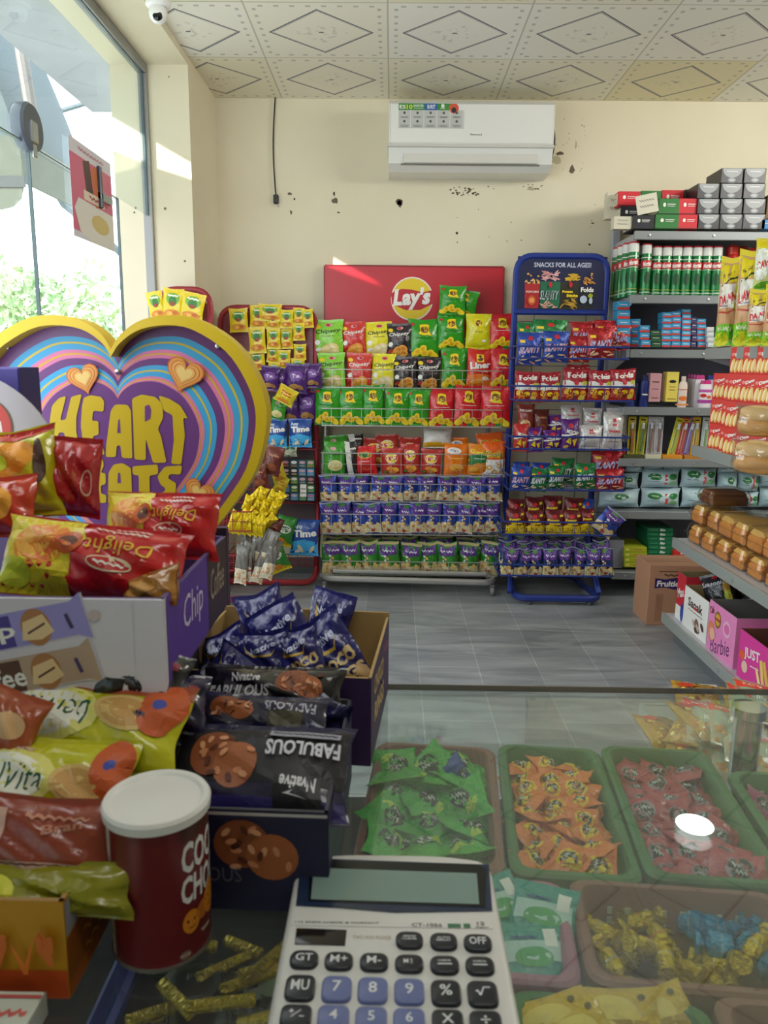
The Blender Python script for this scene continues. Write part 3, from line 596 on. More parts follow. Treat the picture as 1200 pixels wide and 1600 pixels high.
D('bs', 'brown gloss snack packet', Fo('6A2A22'), [SC(-.3, .3, .2, .04, .02, I('C88A5A'), 4), E(0, -.2, .3, .14, I('8A4A2A'))])
CNT = [0]
def put(key, box, Y, label, group=None, cat='snack packet', name=None, rx=0, ry=0, rz=0, td=1.0):
    ms, w0, h0, look = DS[key]; x0, y0, x1, y1 = box; CNT[0] += 1
    b = W((x0 + x1) / 2, y1, Y); tp = W((x0 + x1) / 2, y0, Y); wd = (W(x1, (y0 + y1) / 2, Y) - W(x0, (y0 + y1) / 2, Y)).length
    return inst(ms[CNT[0] % len(ms)], name or NM.get(key, 'crisp_packet'), label, cat, b, (rad(rx), rad(ry), rad(rz)), (wd / w0, td, (tp.z - b.z) / h0), group)
NM = {'nb': 'nut_packet', 'ng': 'nut_packet', 'nn': 'nut_packet', 'ko': 'soup_sachet', 'nt': 'nut_pouch', 'gs': 'snack_sachet'}
def row(where, items, Y, rr=0.0, group=None, rj=3, **kw):
    n = len(items)
    for i, (key, x0, x1, y0, y1) in enumerate(items):
        look = DS[key][3]; pos = ORD[i] + ' from left'
        if i == 0: pos = 'leftmost'
        if i == n - 1 and n > 1: pos = 'rightmost'
        put(key, (x0, y0, x1, y1), Y + rr * ((i * 7) % 3 - 1), f'{look}, {pos} {where}', group, ry=rnd.uniform(-rj, rj), rz=rnd.uniform(-3 * rj, 3 * rj), rx=rnd.uniform(-3, 0), **kw)
def wires(mb, pts2, y, r, mat): pass
def basket(parent, name, x0, x1, yf, yb, zb, zt, mat, sp=.05, r=.0016, rim=.003, hz=2, flare=0.0, midw=True):
    b = MB(); n = max(2, round((x1 - x0) / sp)); yt = yf - flare
    def bar(a, c, rr=r): b.tube([a, c], rr, mat, 4)
    for (z, y, q) in ((zt, yt, rim), (zb, yf, rim)): b.tube(fillet([(x0, yb, z), (x0, y, z), (x1, y, z), (x1, yb, z)], .012, 2), q, mat, 6)
    for k in range(1, hz):
        f_ = k / hz; y = yf + (yt - yf) * f_; z = zb + (zt - zb) * f_; b.tube([(x0, yb, z), (x0, y, z), (x1, y, z), (x1, yb, z)], r, mat, 4)
    for i in range(n + 1):
        x = x0 + (x1 - x0) * i / n; bar((x, yt, zt), (x, yf, zb)); bar((x, yf, zb), (x, yb, zb))
    m = max(1, round((yb - yf) / sp))
    for i in range(m + 1):
        y = yf + (yb - yf) * i / m
        for x in (x0, x1): bar((x, y, zb), (x, y, zt))
        bar((x0, y, zb), (x1, y, zb))
    bar((x0, yb, zt), (x1, yb, zt)); return b.build(name, parent, smooth=0)

# ============================================================ SILVER STAND (middle)
sm = M('B4B2B0', .35, .6); YF = 3.90
st = thing('wire_stand', 'silver wire snack stand on castors under the red board', 'display stand', (.09, 3.98, 0))
def L(o, p): return (p[0] - o.location.x, p[1] - o.location.y, p[2] - o.location.z)
def loc_all(o, ps): return [L(o, p) for p in ps]
X0, X1 = -.355, .56
MB().tube(fillet(loc_all(st, [(X0 + .01, 3.86, .075), (X1 - .02, 3.83, .07), (X1 - .02, 4.16, .08), (X0 + .01, 4.16, .08)]), .06, 5, True), .017, sm, 8, True).tube(loc_all(st, [(X0 + .06, 3.87, .112), (X1 - .06, 3.86, .108)]), .012, sm).build('base_frame', st)
for x in (X0, X1 - .04):
    MB().tube(fillet(loc_all(st, [(x, 3.9, .08), (x, 4.12, .14), (x, 4.14, .3), (x, 4.15, 1.3)]), .05), .014, sm).build('upright', st)
MB().tube(loc_all(st, [(X0, 4.15, 1.3), (X1 - .04, 4.15, 1.3)]), .012, sm).build('top_rail', st)
for x in (X0 + .015, X1 - .03):
    for y in (3.86 if x < 0 else 3.835, 4.15):
        c_ = MB(); c_.box((-.012, -.012, .025), (.012, .012, .06), M('7A7A7A', .5, .5), .002)
        c_.lathe([(.004, -.008), (.022, -.008), (.024, 0), (.022, .008), (.004, .008)], M('8C8884', .5), 16, Matrix.Translation((0, 0, .024)) @ Matrix.Rotation(pi / 2, 4, 'Y')); c_.build('castor', st, L(st, (x, y, 0)))
def bz(y, Y=YF): return W(600, y, Y).z
tiers = [(1.055, 1.145, 3.95, 'x'), (bz(666), bz(639), 3.90, 'x'), (bz(742), bz(708), 3.88, 'x'), (bz(783), bz(755), 3.88, 'x'), (bz(834), bz(803), 3.88, 'x'), (bz(897), bz(876), 3.88, 'x')]
for i, (zb, zt, yf, _) in enumerate(tiers):
    basket(st, 'basket', X0 - st.location.x, X1 - st.location.x - .0, yf - st.location.y, 4.13 - st.location.y, zb, zt, M('C4C2C0', .35, .6), hz=2, r=.0012, rim=.0025)
# red board on the wall behind it
p0 = W(508, 500, 4.2); p1 = W(787, 418, 4.2); bw, bh = p1.x - p0.x, .42
bd = thing('brand_board', 'red sign board with a round yellow logo behind the silver stand', 'sign', ((p0.x + p1.x) / 2, 4.2, p1.z - bh))
B_ = MB(); B_.box((-bw / 2, 0, 0), (bw / 2, .02, bh), M('C01E30', .32)); cx = (645 - 647.5) / 279; LR = .062 / bw
def fb(w, h): return lambda a, c, o: (a, -o, h / 2 + c)
cy = .5 - (467 - 418) / 300 / bh * 1.0
rx = .112 / bw; ry = .112 / bh
B_.decals([E(cx, cy, rx, ry, I('F0E4E0'), 0, 32), E(cx, cy, rx * .94, ry * .94, I('E8C81E'), 0, 32), P([(cx - rx, cy + ry * .25), (cx - rx * .5, cy + ry * .45), (cx, cy + ry * .42), (cx + rx * .5, cy + ry * .3), (cx + rx, cy + ry * .42), (cx + rx * 1.02, cy - ry * .2), (cx + rx * .4, cy - ry * .5), (cx - rx * .3, cy - ry * .52), (cx - rx * .95, cy - ry * .25)][::-1], I('C01E30')), T("Lay's", cx, cy, ry * 1.0, Wt, rx * 1.72, 3, .18, .045)], fb(bw, bh), bw, bh, eps=.001)
B_.build('panel', bd, smooth=0)
e_ = MB(); bm_ = M('8A1A26', .4)
for (a, b) in (((-bw / 2 - .006, -.004, 0), (-bw / 2, .024, bh)), ((bw / 2, -.004, 0), (bw / 2 + .006, .024, bh)), ((-bw / 2, -.004, bh), (bw / 2, .024, bh + .006))): e_.box(a, b, bm_)
e_.build('rim', bd, smooth=0)
# rows: top, second, third
S3 = 'in %s row of silver stand'
row(S3 % 'uppermost', [('cg', 488, 538, 500, 556), ('cr', 533, 573, 503, 555), ('cy', 570, 614, 503, 555), ('ck', 603, 643, 506, 558), ('g4', 637, 687, 499, 562), ('g4', 683, 727, 492, 546), ('y4', 726, 766, 491, 546), ('r4', 763, 806, 491, 546)], 4.05, .01)
put('g4', (684, 447, 727, 492), 4.05, 'green gold-emblem crisp packet topping the pile, overlapping the round logo', ry=2)
put('g4', (700, 453, 742, 494), 4.11, 'green gold-emblem crisp packet half hidden behind the topmost packet', ry=12, rz=-20)
row(S3 % 'second', [('cg', 497, 541, 552, 605), ('cr', 539, 580, 552, 607), ('cy', 579, 618, 553, 606), ('ck', 614, 652, 558, 607), ('ck', 648, 688, 558, 608), ('g4', 687, 729, 545, 608), ('li', 727, 767, 546, 608), ('r4', 763, 804, 546, 607)], 4.02, .008)
row(S3 % 'third', [('g4', 491, 531, 604, 664), ('g4', 527, 570, 604, 665), ('g4', 565, 603, 602, 664), ('g4', 600, 640, 607, 665), ('g4', 634, 670, 608, 666), ('r4', 667, 710, 608, 668), ('r4', 707, 750, 603, 667), ('r4', 747, 797, 604, 667)], 3.965, .006)
row(S3 % 'fourth', [('gr', 505, 541, 690, 742), ('bw', 538, 560, 690, 742), ('ku', 553, 590, 697, 742), ('ly', 596, 631, 700, 743), ('ly', 627, 657, 694, 742), ('ly', 655, 690, 702, 743), ('ow', 692, 731, 694, 745), ('ct', 728, 763, 694, 742), ('rg', 752, 790, 690, 746)], 3.95, .006)
for k, x0, x1, y0, y1, w_l in (('gr', 509, 545, 680, 725, 'at the left end'), ('bw', 545, 570, 678, 720, 'beside the green ones'), ('ly', 566, 606, 684, 730, 'in the left half'), ('ly', 588, 625, 679, 726, 'left of centre'), ('ly', 622, 658, 683, 730, 'at the centre'), ('sv', 660, 706, 668, 700, 'lying on top'), ('ow', 703, 733, 684, 730, 'right of centre'), ('rg', 747, 792, 676, 722, 'at the right end')):
    put(k, (x0, y0, x1, y1), 4.04, f'{DS[k][3]} behind fourth row of silver stand, {w_l}', rx=-12, ry=rnd.uniform(-6, 6))
def nrow(where, key, x0, x1, n, y0, y1, Y, grp=None, jit=4, look2=None):
    its = []
    for i in range(n):
        a = x0 + (x1 - x0) * i / n; b = x0 + (x1 - x0) * (i + 1) / n; j = rnd.uniform(-jit, jit) / 2
        its.append((key, a - 2 + rnd.uniform(-1, 1), b + 2 + rnd.uniform(-1, 1), y0 + j, y1 + rnd.uniform(-1, 1)))
    row(where, its, Y, .012, None, rj=7)
def nback(where, key, x0, x1, n, y0, y1, Y, rx=-14):
    for i in range(n):
        a = x0 + (x1 - x0) * i / n; b = x0 + (x1 - x0) * (i + 1) / n
        put(key, (a - 2, y0 + rnd.uniform(-2, 2), b + 2, y1), Y, f'{DS[key][3]} behind front line {where}', f'{DS[key][3]}s behind the front line {where}', rx=rx, ry=rnd.uniform(-6, 6), rz=rnd.uniform(-10, 10))
nrow(S3 % 'fifth', 'nb', 502, 784, 11, 743, 783, 3.93); nback(S3 % 'fifth', 'nb', 508, 780, 9, 740, 775, 4.0)
nrow(S3 % 'sixth', 'nb', 502, 782, 12, 786, 833, 3.93); nback(S3 % 'sixth', 'nb', 506, 778, 9, 783, 825, 4.0)
nrow(S3 % 'lowest', 'ng', 504, 776, 9, 848, 897, 3.93)
nback(S3 % 'lowest', 'ng', 508, 770, 9, 840, 885, 4.0, -20); nback('at back of lowest silver tier', 'ng', 512, 772, 8, 836, 872, 4.07, -24)

# ============================================================ BLUE STAND
bl = M('233A8E', .35, .2, 0, 40, 0, .3); bw2 = M('2C4496', .4, .3)
bs_ = thing('wire_stand', 'blue tubular snack stand with a dark picture header', 'display stand', (.84, 3.9, 0))
bx0, bx1 = .607, 1.055
hz0 = W(870, 488, 3.95).z; hz1 = W(870, 400, 3.95).z
MB().tube(fillet(loc_all(bs_, [(bx0, 3.97, hz0 - .42), (bx0, 3.95, hz1), (bx1, 3.95, hz1), (bx1, 3.97, hz0 - .42)]), .085, 6), .016, bl).tube(loc_all(bs_, [(bx0, 3.95, hz0), (bx1, 3.95, hz0)]), .015, bl).build('header_frame', bs_)
for x in (bx0, bx1): MB().tube(fillet(loc_all(bs_, [(x, 3.97, hz0 - .4), (x, 4.0, .42), (x + (.03 if x < .8 else -.03), 3.9, .25), (x, 3.73, .05)]), .1), .016, bl).build('upright', bs_)
MB().tube(fillet(loc_all(bs_, [(.66, 4.12, .04), (.63, 3.69, .035), (1.055, 3.69, .035), (1.0, 4.12, .04)]), .07, 5, True), .018, bl, 8, True).build('base_frame', bs_)
for x in (.7, 1.0): MB().tube([(0, 0, 0), (0, 0, .02)], .012, M('55585E', .6)).build('foot', bs_, L(bs_, (x, 3.695, 0)))
hw, hh = bx1 - bx0 - .01, hz1 - hz0
HD = MB(); HD.box((-hw / 2, 0, 0), (hw / 2, .006, hh - .006), M('1A2148', .4))
def hu(x, y): return ((x - 550) / 730, (300 - y) / 430)     # header crop pixels -> face units
def hp_(pts, m): return P([hu(*p) for p in pts], m)
dd = [T('SNACKS FOR ALL AGES!', *hu(553, 158), .085, I('C8CCE0'), .64, 0, 0, .02)]
for (x0, x1, y0, y1, c) in ((250, 375, 300, 490, 'B02428'), (378, 545, 285, 490, '1E6A4A'), (540, 700, 288, 500, '2A2A1E'), (700, 825, 330, 500, '1C1C24')):
    dd.append(hp_([(x0, y0), (x1, y0), (x1 - 6, y1), (x0 + 6, y1)][::-1], I(c)))
r_ = random.Random(5)
for (xc, yc, sx, sy, n_, cs, el) in ((310, 285, 55, 14, 12, ('E8B870', 'D89A50'), .018), (460, 240, 60, 28, 26, ('D8A0A0', 'C88888', 'E0B0A8'), .035), (630, 250, 55, 22, 26, ('D8B02A', 'C89A20'), .03), (775, 280, 45, 26, 16, ('D89A3A', 'B87828'), .02), (310, 225, 50, 22, 4, ('E0A860',), .014), (800, 225, 25, 12, 2, ('D8A060',), .014)):
    for i in range(n_): x, y = hu(xc + r_.uniform(-sx, sx), yc + r_.uniform(-sy, sy)); dd.append(E(x, y, el, .014, I(cs[i % len(cs)]), r_.uniform(-50, 50), 7))
dd += [T('POPCORN', *hu(312, 365), .035, Wt, .14, 0, 0, .02), T('SLANTY', *hu(452, 390), .16, I('C8D0D8'), .2, 0, .1, .02), T('SLANTY', *hu(452, 388), .13, Bk, .17, 0, .1, 0), T('Potato', *hu(602, 362), .05, Ye, .12, 0, 0, .05), T('Sticks', *hu(640, 392), .055, Ye, .13, 0, 0, .05), T('Folds', *hu(762, 346), .085, Wt, .145, 0, 0, .04), E(*hu(310, 430), .045, .09, I('C8502A')), E(*hu(310, 430), .03, .05, I('E89A50')), E(*hu(458, 310), .02, .05, Rd), E(*hu(625, 308), .02, .05, Rd), E(*hu(790, 392), .028, .04, I('A8B020')), E(*hu(735, 420), .04, .07, I('B8C8D8')), E(*hu(795, 430), .02, .06, I('B8C8D8'))]
for i in range(12): x, y = hu(450 + r_.uniform(-55, 55), 462 + r_.uniform(-25, 25)); dd.append(E(x, y, .035, .012, I(('D8B0A0', 'C89080')[i % 2]), r_.uniform(-50, 50), 7))
for i in range(18): x, y = hu(612 + r_.uniform(-60, 60), 455 + r_.uniform(-38, 40)); dd.append(E(x, y, .035, .010, I(('C8A030', 'A88020')[i % 2]), r_.uniform(-60, 60), 7))
HD.decals(dd, lambda a, c, o: (a, -o, hh / 2 + c), hw, hh, eps=.0006, st=.00008)
HD.build('header_panel', bs_, L(bs_, ((bx0 + bx1) / 2, 3.945, hz0 + .003)), smooth=0)
g_ = MB()
for x in (835, 916, 940): a = W(x, 490, 3.97); g_.tube(loc_all(bs_, [(a.x, 3.97, hz0), (a.x, 4.0, .45)]), .002, Bk, 4)
for y in (503, 572, 640, 705, 765): z = W(870, y, 3.98).z; g_.tube(loc_all(bs_, [(bx0, 3.98, z), (bx1, 3.98, z)]), .002, Bk, 4)
g_.build('back_grid', bs_, smooth=0)
for (xa, xb, yt, yb, Y, fl_) in ((806, 1040, 541, 560, 3.72, 0), (806, 992, 603, 626, 3.74, 0), (797, 985, 682, 702, 3.74, .0), (795, 978, 743, 766, 3.72, 0), (786, 966, 815, 836, 3.70, 0), (781, 958, 882, 900, 3.66, 0)):
    a = W(xa, yt, Y); b = W(xb, yt, Y); zb = W(870, yb, Y).z
    if xb == 1040: b = W(985, yt, Y)
    basket(bs_, 'basket', a.x - bs_.location.x, b.x - bs_.location.x, Y - bs_.location.y, .08, zb, a.z, bw2, sp=.07, rim=.0045, r=.0016, hz=1)
B3 = 'in %s row of blue stand'
row(B3 % 'uppermost', [('sb', 806, 846, 520, 570), ('sb', 845, 888, 518, 566), ('sr', 886, 920, 525, 566), ('sr', 915, 960, 512, 562)], 3.79, .006)
row('at back of uppermost blue-stand row', [('sg', 808, 838, 504, 545), ('sg', 830, 885, 500, 545), ('sr', 890, 930, 503, 545), ('sr', 925, 968, 501, 545), ('sr', 955, 985, 510, 548)], 3.88, .006)
row(B3 % 'second', [('fd', 802, 842, 581, 628), ('fd', 840, 876, 582, 628), ('fd', 875, 918, 576, 627), ('fd', 916, 955, 579, 626), ('fd', 952, 994, 577, 625)], 3.81, .004)
put('fd', (884, 570, 920, 612), 3.9, 'red and white folds snack packet peeking over the middle of its row', rx=-8)
row(B3 % 'third', [('mr', 801, 825, 662, 705), ('mp', 822, 848, 668, 706), ('mp', 848, 878, 672, 703), ('mp', 875, 905, 655, 704), ('sl', 903, 940, 665, 701), ('sl', 938, 972, 645, 704)], 3.81, .004)
row('at back of third blue-stand row', [('mb', 806, 833, 632, 680), ('bs', 832, 858, 640, 680), ('mp', 855, 880, 648, 680), ('sl', 875, 910, 633, 665), ('sl', 908, 938, 638, 680), ('sl', 945, 980, 638, 690)], 3.9, .004)
row(B3 % 'fourth', [('sb', 796, 828, 729, 767), ('sg', 826, 853, 732, 768), ('sg', 853, 882, 728, 765), ('sg', 897, 930, 724, 764), ('sr', 928, 975, 733, 768)], 3.79, .004)
row('at back of fourth blue-stand row', [('sb', 800, 828, 722, 755), ('sb', 828, 858, 723, 755), ('sg', 860, 895, 716, 755), ('sr', 922, 974, 703, 748)], 3.88, .004)
row(B3 % 'fifth', [('st', 789, 820, 795, 836), ('st', 820, 850, 798, 835), ('st', 848, 880, 797, 836), ('st', 876, 906, 797, 836), ('st', 903, 928, 795, 834)], 3.78, .004)
row('at back of fifth blue-stand row', [('st', 792, 818, 780, 822), ('st', 818, 848, 777, 822), ('st', 848, 878, 775, 822), ('st', 878, 908, 778, 822), ('sb', 905, 928, 780, 822)], 3.87, .004)
put('nb', (918, 793, 956, 832), 3.73, 'blue and purple nut packet leaning diagonally at the right basket corner', ry=38)
nrow(B3 % 'lowest', 'nn', 783, 958, 8, 858, 900, 3.72); nback(B3 % 'lowest', 'nn', 782, 955, 7, 848, 892, 3.8, -18); nback('at back of lowest blue tier', 'nn', 780, 950, 7, 838, 878, 3.88, -24)
# ============================================================ RED STANDS (left)
rdm = M('9A2A34', .4, .2); mar = M('7A2A36', .35); rr2 = M('B03038', .45, .2)
ls = thing('wire_stand', 'red tubular snack stand with a rounded maroon header in the left corner', 'display stand', (-.64, 4.0, 0))
lx0, lx1 = -.885, -.395; zt = W(420, 481, 4.05).z; zb_ = W(420, 580, 4.05).z
MB().tube(fillet(loc_all(ls, [(lx0, 4.05, zb_ - .5), (lx0, 4.05, zt), (lx1, 4.05, zt), (lx1, 4.05, zb_ - .5)]), .09, 6), .015, rdm).build('header_frame', ls)
pts = fillet([(lx0, 0, zb_), (lx0, 0, zt), (lx1, 0, zt), (lx1, 0, zb_)], .09, 6)
MB().prism([(p.x - ls.location.x, p.z) for p in pts], .046, .052, mar).build('header_panel', ls, smooth=0)
for x in (lx0, lx1): MB().tube(fillet(loc_all(ls, [(x, 4.06, zb_ - .45), (x, 4.1, .4), (x, 4.0, .1)]), .1), .013, rr2).build('upright', ls)
MB().tube(fillet(loc_all(ls, [(lx0, 4.18, .03), (lx0, 3.96, .022), (lx1, 3.96, .022), (lx1, 4.12, .3)]), .07, 5), .016, rr2).build('base_frame', ls)
MB().box((-.22, .09, .32), (.23, .1, 1.25), M('5A4A4E', .6)).build('back_panel', ls, smooth=0)
for (x0, x1, yt, yb, Y) in ((400, 500, 598, 612, 3.96), (415, 495, 690, 702, 3.95), (420, 492, 765, 786, 3.95), (420, 492, 866, 884, 3.93)):
    a = W(x0, yt, Y); b = W(x1, yt, Y); basket(ls, 'basket', lx0 - ls.location.x + .03, b.x - ls.location.x, Y - 4.0, .1, W(450, yb, Y).z, a.z, rdm, sp=.045, hz=2)
ss = thing('wire_stand', 'red snack stand half hidden behind the heart board, nearest the window', 'display stand', (-.86, 3.5, 0))
sx0, sx1 = -1.06, -.63; zt2 = W(275, 452, 3.6).z
MB().tube(fillet(loc_all(ss, [(sx0 + .0, 3.6, .9), (sx0, 3.6, zt2), (-.83, 3.6, zt2), (-.83, 3.6, .9)]), .08, 6), .014, rdm).build('header_frame', ss)
MB().prism([(x, z) for x, z in ((-.195, 1.2), (-.195, zt2 - .08), (-.12, zt2 - .005), (-.04, zt2 - .005), (.03, zt2 - .08), (.03, 1.2))], .1, .106, mar).build('header_panel', ss, smooth=0)
for x in (sx0, -.83): MB().tube(fillet(loc_all(ss, [(x, 3.6, .95), (x, 3.64, .4), (x, 3.5, .03)]), .1), .013, rr2).build('upright', ss)
MB().tube(fillet(loc_all(ss, [(sx0, 3.62, .03), (sx0, 3.24, .022), (sx1 - .1, 3.26, .022), (sx1, 3.62, .03)]), .06, 5, True), .016, M('C83844', .4, .2), 8, True).build('base_frame', ss)
for (yt, yb, Y) in ((800, 830, 3.36), (868, 892, 3.36)): basket(ss, 'basket', -.19, .24, Y - 3.5, .1, W(400, yb, Y).z, W(400, yt, Y).z, rdm, sp=.045, hz=2)
# packets over the top of the second stand
for i, (x0, x1, y0, y1, r_a) in enumerate([(236, 262, 455, 500, -10), (252, 285, 451, 500, 6), (278, 316, 457, 502, 12)]):
    put('ko', (x0, y0, x1, y1), 3.5, 'yellow and green soup sachet over the window-side stand, ' + ('leftmost', 'middle one', 'rightmost')[i], ry=r_a)
sach = [(360, 388, 482, 519), (391, 416, 477, 513), (404, 440, 475, 502), (391, 416, 511, 552), (390, 415, 549, 578), (417, 437, 487, 513), (438, 458, 484, 513), (418, 438, 513, 545), (438, 458, 513, 545), (459, 475, 481, 507), (474, 490, 483, 512), (459, 476, 505, 532), (460, 478, 538, 562), (417, 434, 543, 566), (434, 453, 547, 575), (419, 436, 566, 590), (455, 476, 560, 585), (436, 452, 572, 592)]
for i, (x0, x1, y0, y1) in enumerate(sach):
    wh_ = ('hanging far left, alone on the maroon header', 'at the top left of the hanging strips', 'lying across the top of the strips', 'second down the left strip', 'third down the left strip', 'top of the second strip', 'top of the middle strip', 'second down the second strip', 'second down the middle strip', 'top of the fourth strip', 'at the top right of the strips', 'second down the fourth strip', 'third down the fourth strip', 'third down the second strip', 'third down the middle strip', 'at the foot of the second strip', 'at the foot of the fourth strip', 'at the foot of the middle strip')[i]
    put('ko', (x0 - 1, y0, x1 + 1, y1), 3.99 - .006 * (i % 4), 'yellow soup sachet ' + wh_, ry=rnd.uniform(-4, 4))
for k, x0, x1, y0, y1, Y, r_a, lb_ in (('ap', 405, 436, 572, 610, 3.9, 6, 'purple biscuit packet beside the heart board edge'), ('ap', 428, 455, 576, 610, 3.94, -8, 'purple biscuit packet in the middle of the upper red basket'), ('ap', 444, 480, 569, 614, 3.9, 4, 'shiny purple biscuit packet largest in the upper red basket'), ('ap', 475, 503, 568, 606, 3.92, 0, 'dark purple biscuit packet at the right of the upper red basket'),
      ('ap', 438, 470, 611, 662, 3.98, -3, 'tall purple packet above the left blue anytime packet'), ('ap', 464, 496, 608, 660, 3.98, 2, 'tall purple packet above the right blue anytime packet'), ('yg', 425, 457, 603, 630, 3.86, 28, 'yellow sachet tilted on the purple packets'), ('gr', 418, 444, 622, 656, 3.92, 14, 'green packet tucked between heart board and purple packets'), ('bs', 470, 496, 600, 640, 4.02, 8, 'dark brown glossy packet behind the tall purple packets'),
      ('at', 416, 449, 655, 699, 3.92, 0, 'blue anytime packet partly behind the heart board'), ('at', 451, 488, 654, 699, 3.92, 0, 'blue anytime packet in full view on the left red stand'), ('bs', 406, 436, 696, 742, 3.7, 15, 'brown glossy packet bulging past the heart board'), ('bs', 396, 424, 725, 765, 3.66, -12, 'brown glossy packet low beside the heart board'), ('yg', 427, 450, 724, 752, 3.82, -15, 'yellow and red sachet in front of the black sachet sheet'), ('yg', 425, 446, 744, 768, 3.84, 20, 'yellow sachet at the lower corner of the black sachet sheet'),
      ('bs', 402, 432, 806, 848, 3.5, 20, 'red-brown packet between gold and grey packets'), ('gy', 424, 455, 806, 852, 3.82, 14, 'green snack packet left of the lower anytime packet'), ('at', 452, 498, 812, 868, 3.84, 2, 'blue anytime packet standing in the lowest red basket'), ('gy', 425, 458, 848, 892, 3.76, -22, 'green and yellow chip packet leaning in the lowest red basket'), ('yg', 445, 475, 800, 835, 3.92, 80, 'yellow packet lying behind the lower anytime packet')):
    put(k, (x0, y0, x1, y1), Y, lb_, ry=r_a)
# nut bag and the sheet of black sachets
a = W(445, 713, 3.92); NB = pouch(.13, .05, .03, Fs('B8C0A8'), S(20, -.4, -.4, .4, .4, .08, .12, [I('D8DCC8'), I('3F6A4A'), I('8A9A80')], 3), 5)
NB.build('nut_bag', loc=a, label='small clear bag of pale nuts under the blue anytime packets', cat='snack packet')
p0 = W(428, 782, 3.93); p1 = W(492, 718, 3.93); sw, sh_ = p1.x - p0.x, p1.z - p0.z
SH = MB(); SH.box((-sw / 2, 0, 0), (sw / 2, .012, sh_), Fs('2A2C30'), .004); dd = []
for i in range(5):
    for j in range(5):
        c = rnd.choice(['2E8AC0', '3A8A3A', '2A2A2E', '2A2A2E', '1A5A6A']); x = -.4 + .2 * i; y = -.4 + .2 * j
        dd += [R(x, y, .17, .17, I(c)), E(x, y + .03, .07, .035, I(rnd.choice(['C8A0A8', 'E0D8D0', 'B8707A']))), R(x, y - .05, .12, .03, I(rnd.choice(['B89A6A', '8A8A8A', 'A8582A'])))]
dd += [R(.22, -.24, .15, .3, Wt), SC(.16, .28, -.2, .01, .012, I('777777'), 4), SC(.16, .28, -.3, .01, .012, I('777777'), 4)]
SH.decals(dd, lambda a, c, o: (a, -o, sh_ / 2 + c), sw, sh_, eps=.0006); SH.build('sachet_sheet', loc=((p0.x + p1.x) / 2, 3.93, p0.z), label='sheet of small black and blue sachets hanging on the left red stand', cat='snack packet', smooth=0)
k = 0
for j in range(4):
    for i in range(4):
        x = 385 + i * 13 - j * 9; y = 758 + j * 15 + i * 3; k += 1
        put('gs', (x, y, x + 15, y + 24), 3.46 + .01 * (3 - j), 'glossy gold sachet in the heap beside the heart board', 'gold sachets beside the heart board', ry=35 + rnd.uniform(-14, 14), rz=rnd.uniform(-25, 25))
for i in range(6): put('gs', (352 + i * 9, 796 + i * 2, 366 + i * 9, 832 + i), 3.38, 'long gold sachet leaning over the red basket rim', 'long gold sachets on the basket rim', ry=24 + rnd.uniform(-5, 5))
for i, (x, y) in enumerate([(378, 845), (392, 838), (408, 842), (382, 862), (398, 866), (413, 860), (374, 868)]): put('nt', (x - 10, y - 16, x + 12, y + 44), 3.42 - .01 * i, 'grey and cream nut pouch hanging from the lower red basket', 'grey and cream nut pouches', ry=16 + rnd.uniform(-10, 10), rz=rnd.uniform(-30, 30))

# ============================================================ BACK SHELF UNIT (right)
gm = M('8C9192', .4, .3); gl = M('B9BCC4', .4, .2); bk = M('6A6A7E', .5)
SZ = [1.796, 1.506, 1.252, .976, .722, .457, .142]; SX0, SX1, SYF, SYB = 1.15, 2.55, 3.80, 4.2
sh = thing('shelf_unit', 'grey steel shelving unit against the back wall on the right', 'shelves', (1.85, 4.0, 0))
def bx(mb, a, b, m, c=.0): mb.box(L(sh, a), L(sh, b), m, c)
b_ = MB(); bx(b_, (SX0, 4.2, .05), (SX1, 4.215, 1.8), bk); b_.build('back_panel', sh, smooth=0)
for x in (SX0, 1.83, 2.5): b_ = MB(); bx(b_, (x - .02, 4.17, 0), (x + .02, 4.22, 1.90 if x == SX0 else 1.8), gl, .003); b_.build('post', sh)
for i, z in enumerate(SZ):
    b_ = MB(); bx(b_, (SX0, SYF, z - .008), (SX1, SYB - .001, z), gm); bx(b_, (SX0 - .02, SYF - .004, z - .036), (SX1, SYF + .012, z + .004), gm, .003)
    for x in (1.2, 1.5, 1.9): b_.lathe([(.001, 0), (.006, .001), (.006, .003), (.001, .004)], M('C8CACA', .3, .8), 8, Matrix.Translation(L(sh, (x, SYF - .004, z - .016))) @ Matrix.Rotation(pi / 2, 4, 'X'))
    o = b_.build('shelf_board', sh, smooth=0)
    x = SX0 + .002
    pr = [(SYF, z - .03), (SYF, z), (4.2, z), (4.2, z - .13)]; q = MB(); q.prism([(y - 4.0, zz) for y, zz in pr], x - 1.85 - .003, x - 1.85, gl, Matrix(((0, 1, 0, 0), (1, 0, 0, 0), (0, 0, 1, 0), (0, 0, 0, 1)))); q.build('bracket', sh, smooth=0)
def pbox(px0, px1, y0, y1, Y, dep, mat, front, name, label, cat, group=None, z=None, rz=0, side=(), top=()):
    a = W(px0, (y0 + y1) / 2, Y); b = W(px1, (y0 + y1) / 2, Y); bb = W((px0 + px1) / 2, y1, Y); tt = W((px0 + px1) / 2, y0, Y)
    w_, h_ = b.x - a.x, tt.z - bb.z; mb = carton(w_, dep, h_, mat, front, side, side, top, c=.0015, eps=.0006)
    return mb.build(name, None, ((a.x + b.x) / 2, Y + dep / 2, bb.z if z is None else z), label=label, cat=cat, group=group, smooth=0)
def dbox(): return [E(-.22, .1, .07, .13, Wt), SC(-.08, .3, .14, .02, .025, Wt, 5), SC(-.08, .26, .02, .015, .015, Wt, 5), R(0, -.46, .98, .05, I('000000'))]
RB, GB, KB = Pp('D62634'), Pp('2E7A36'), Pp('24232B')
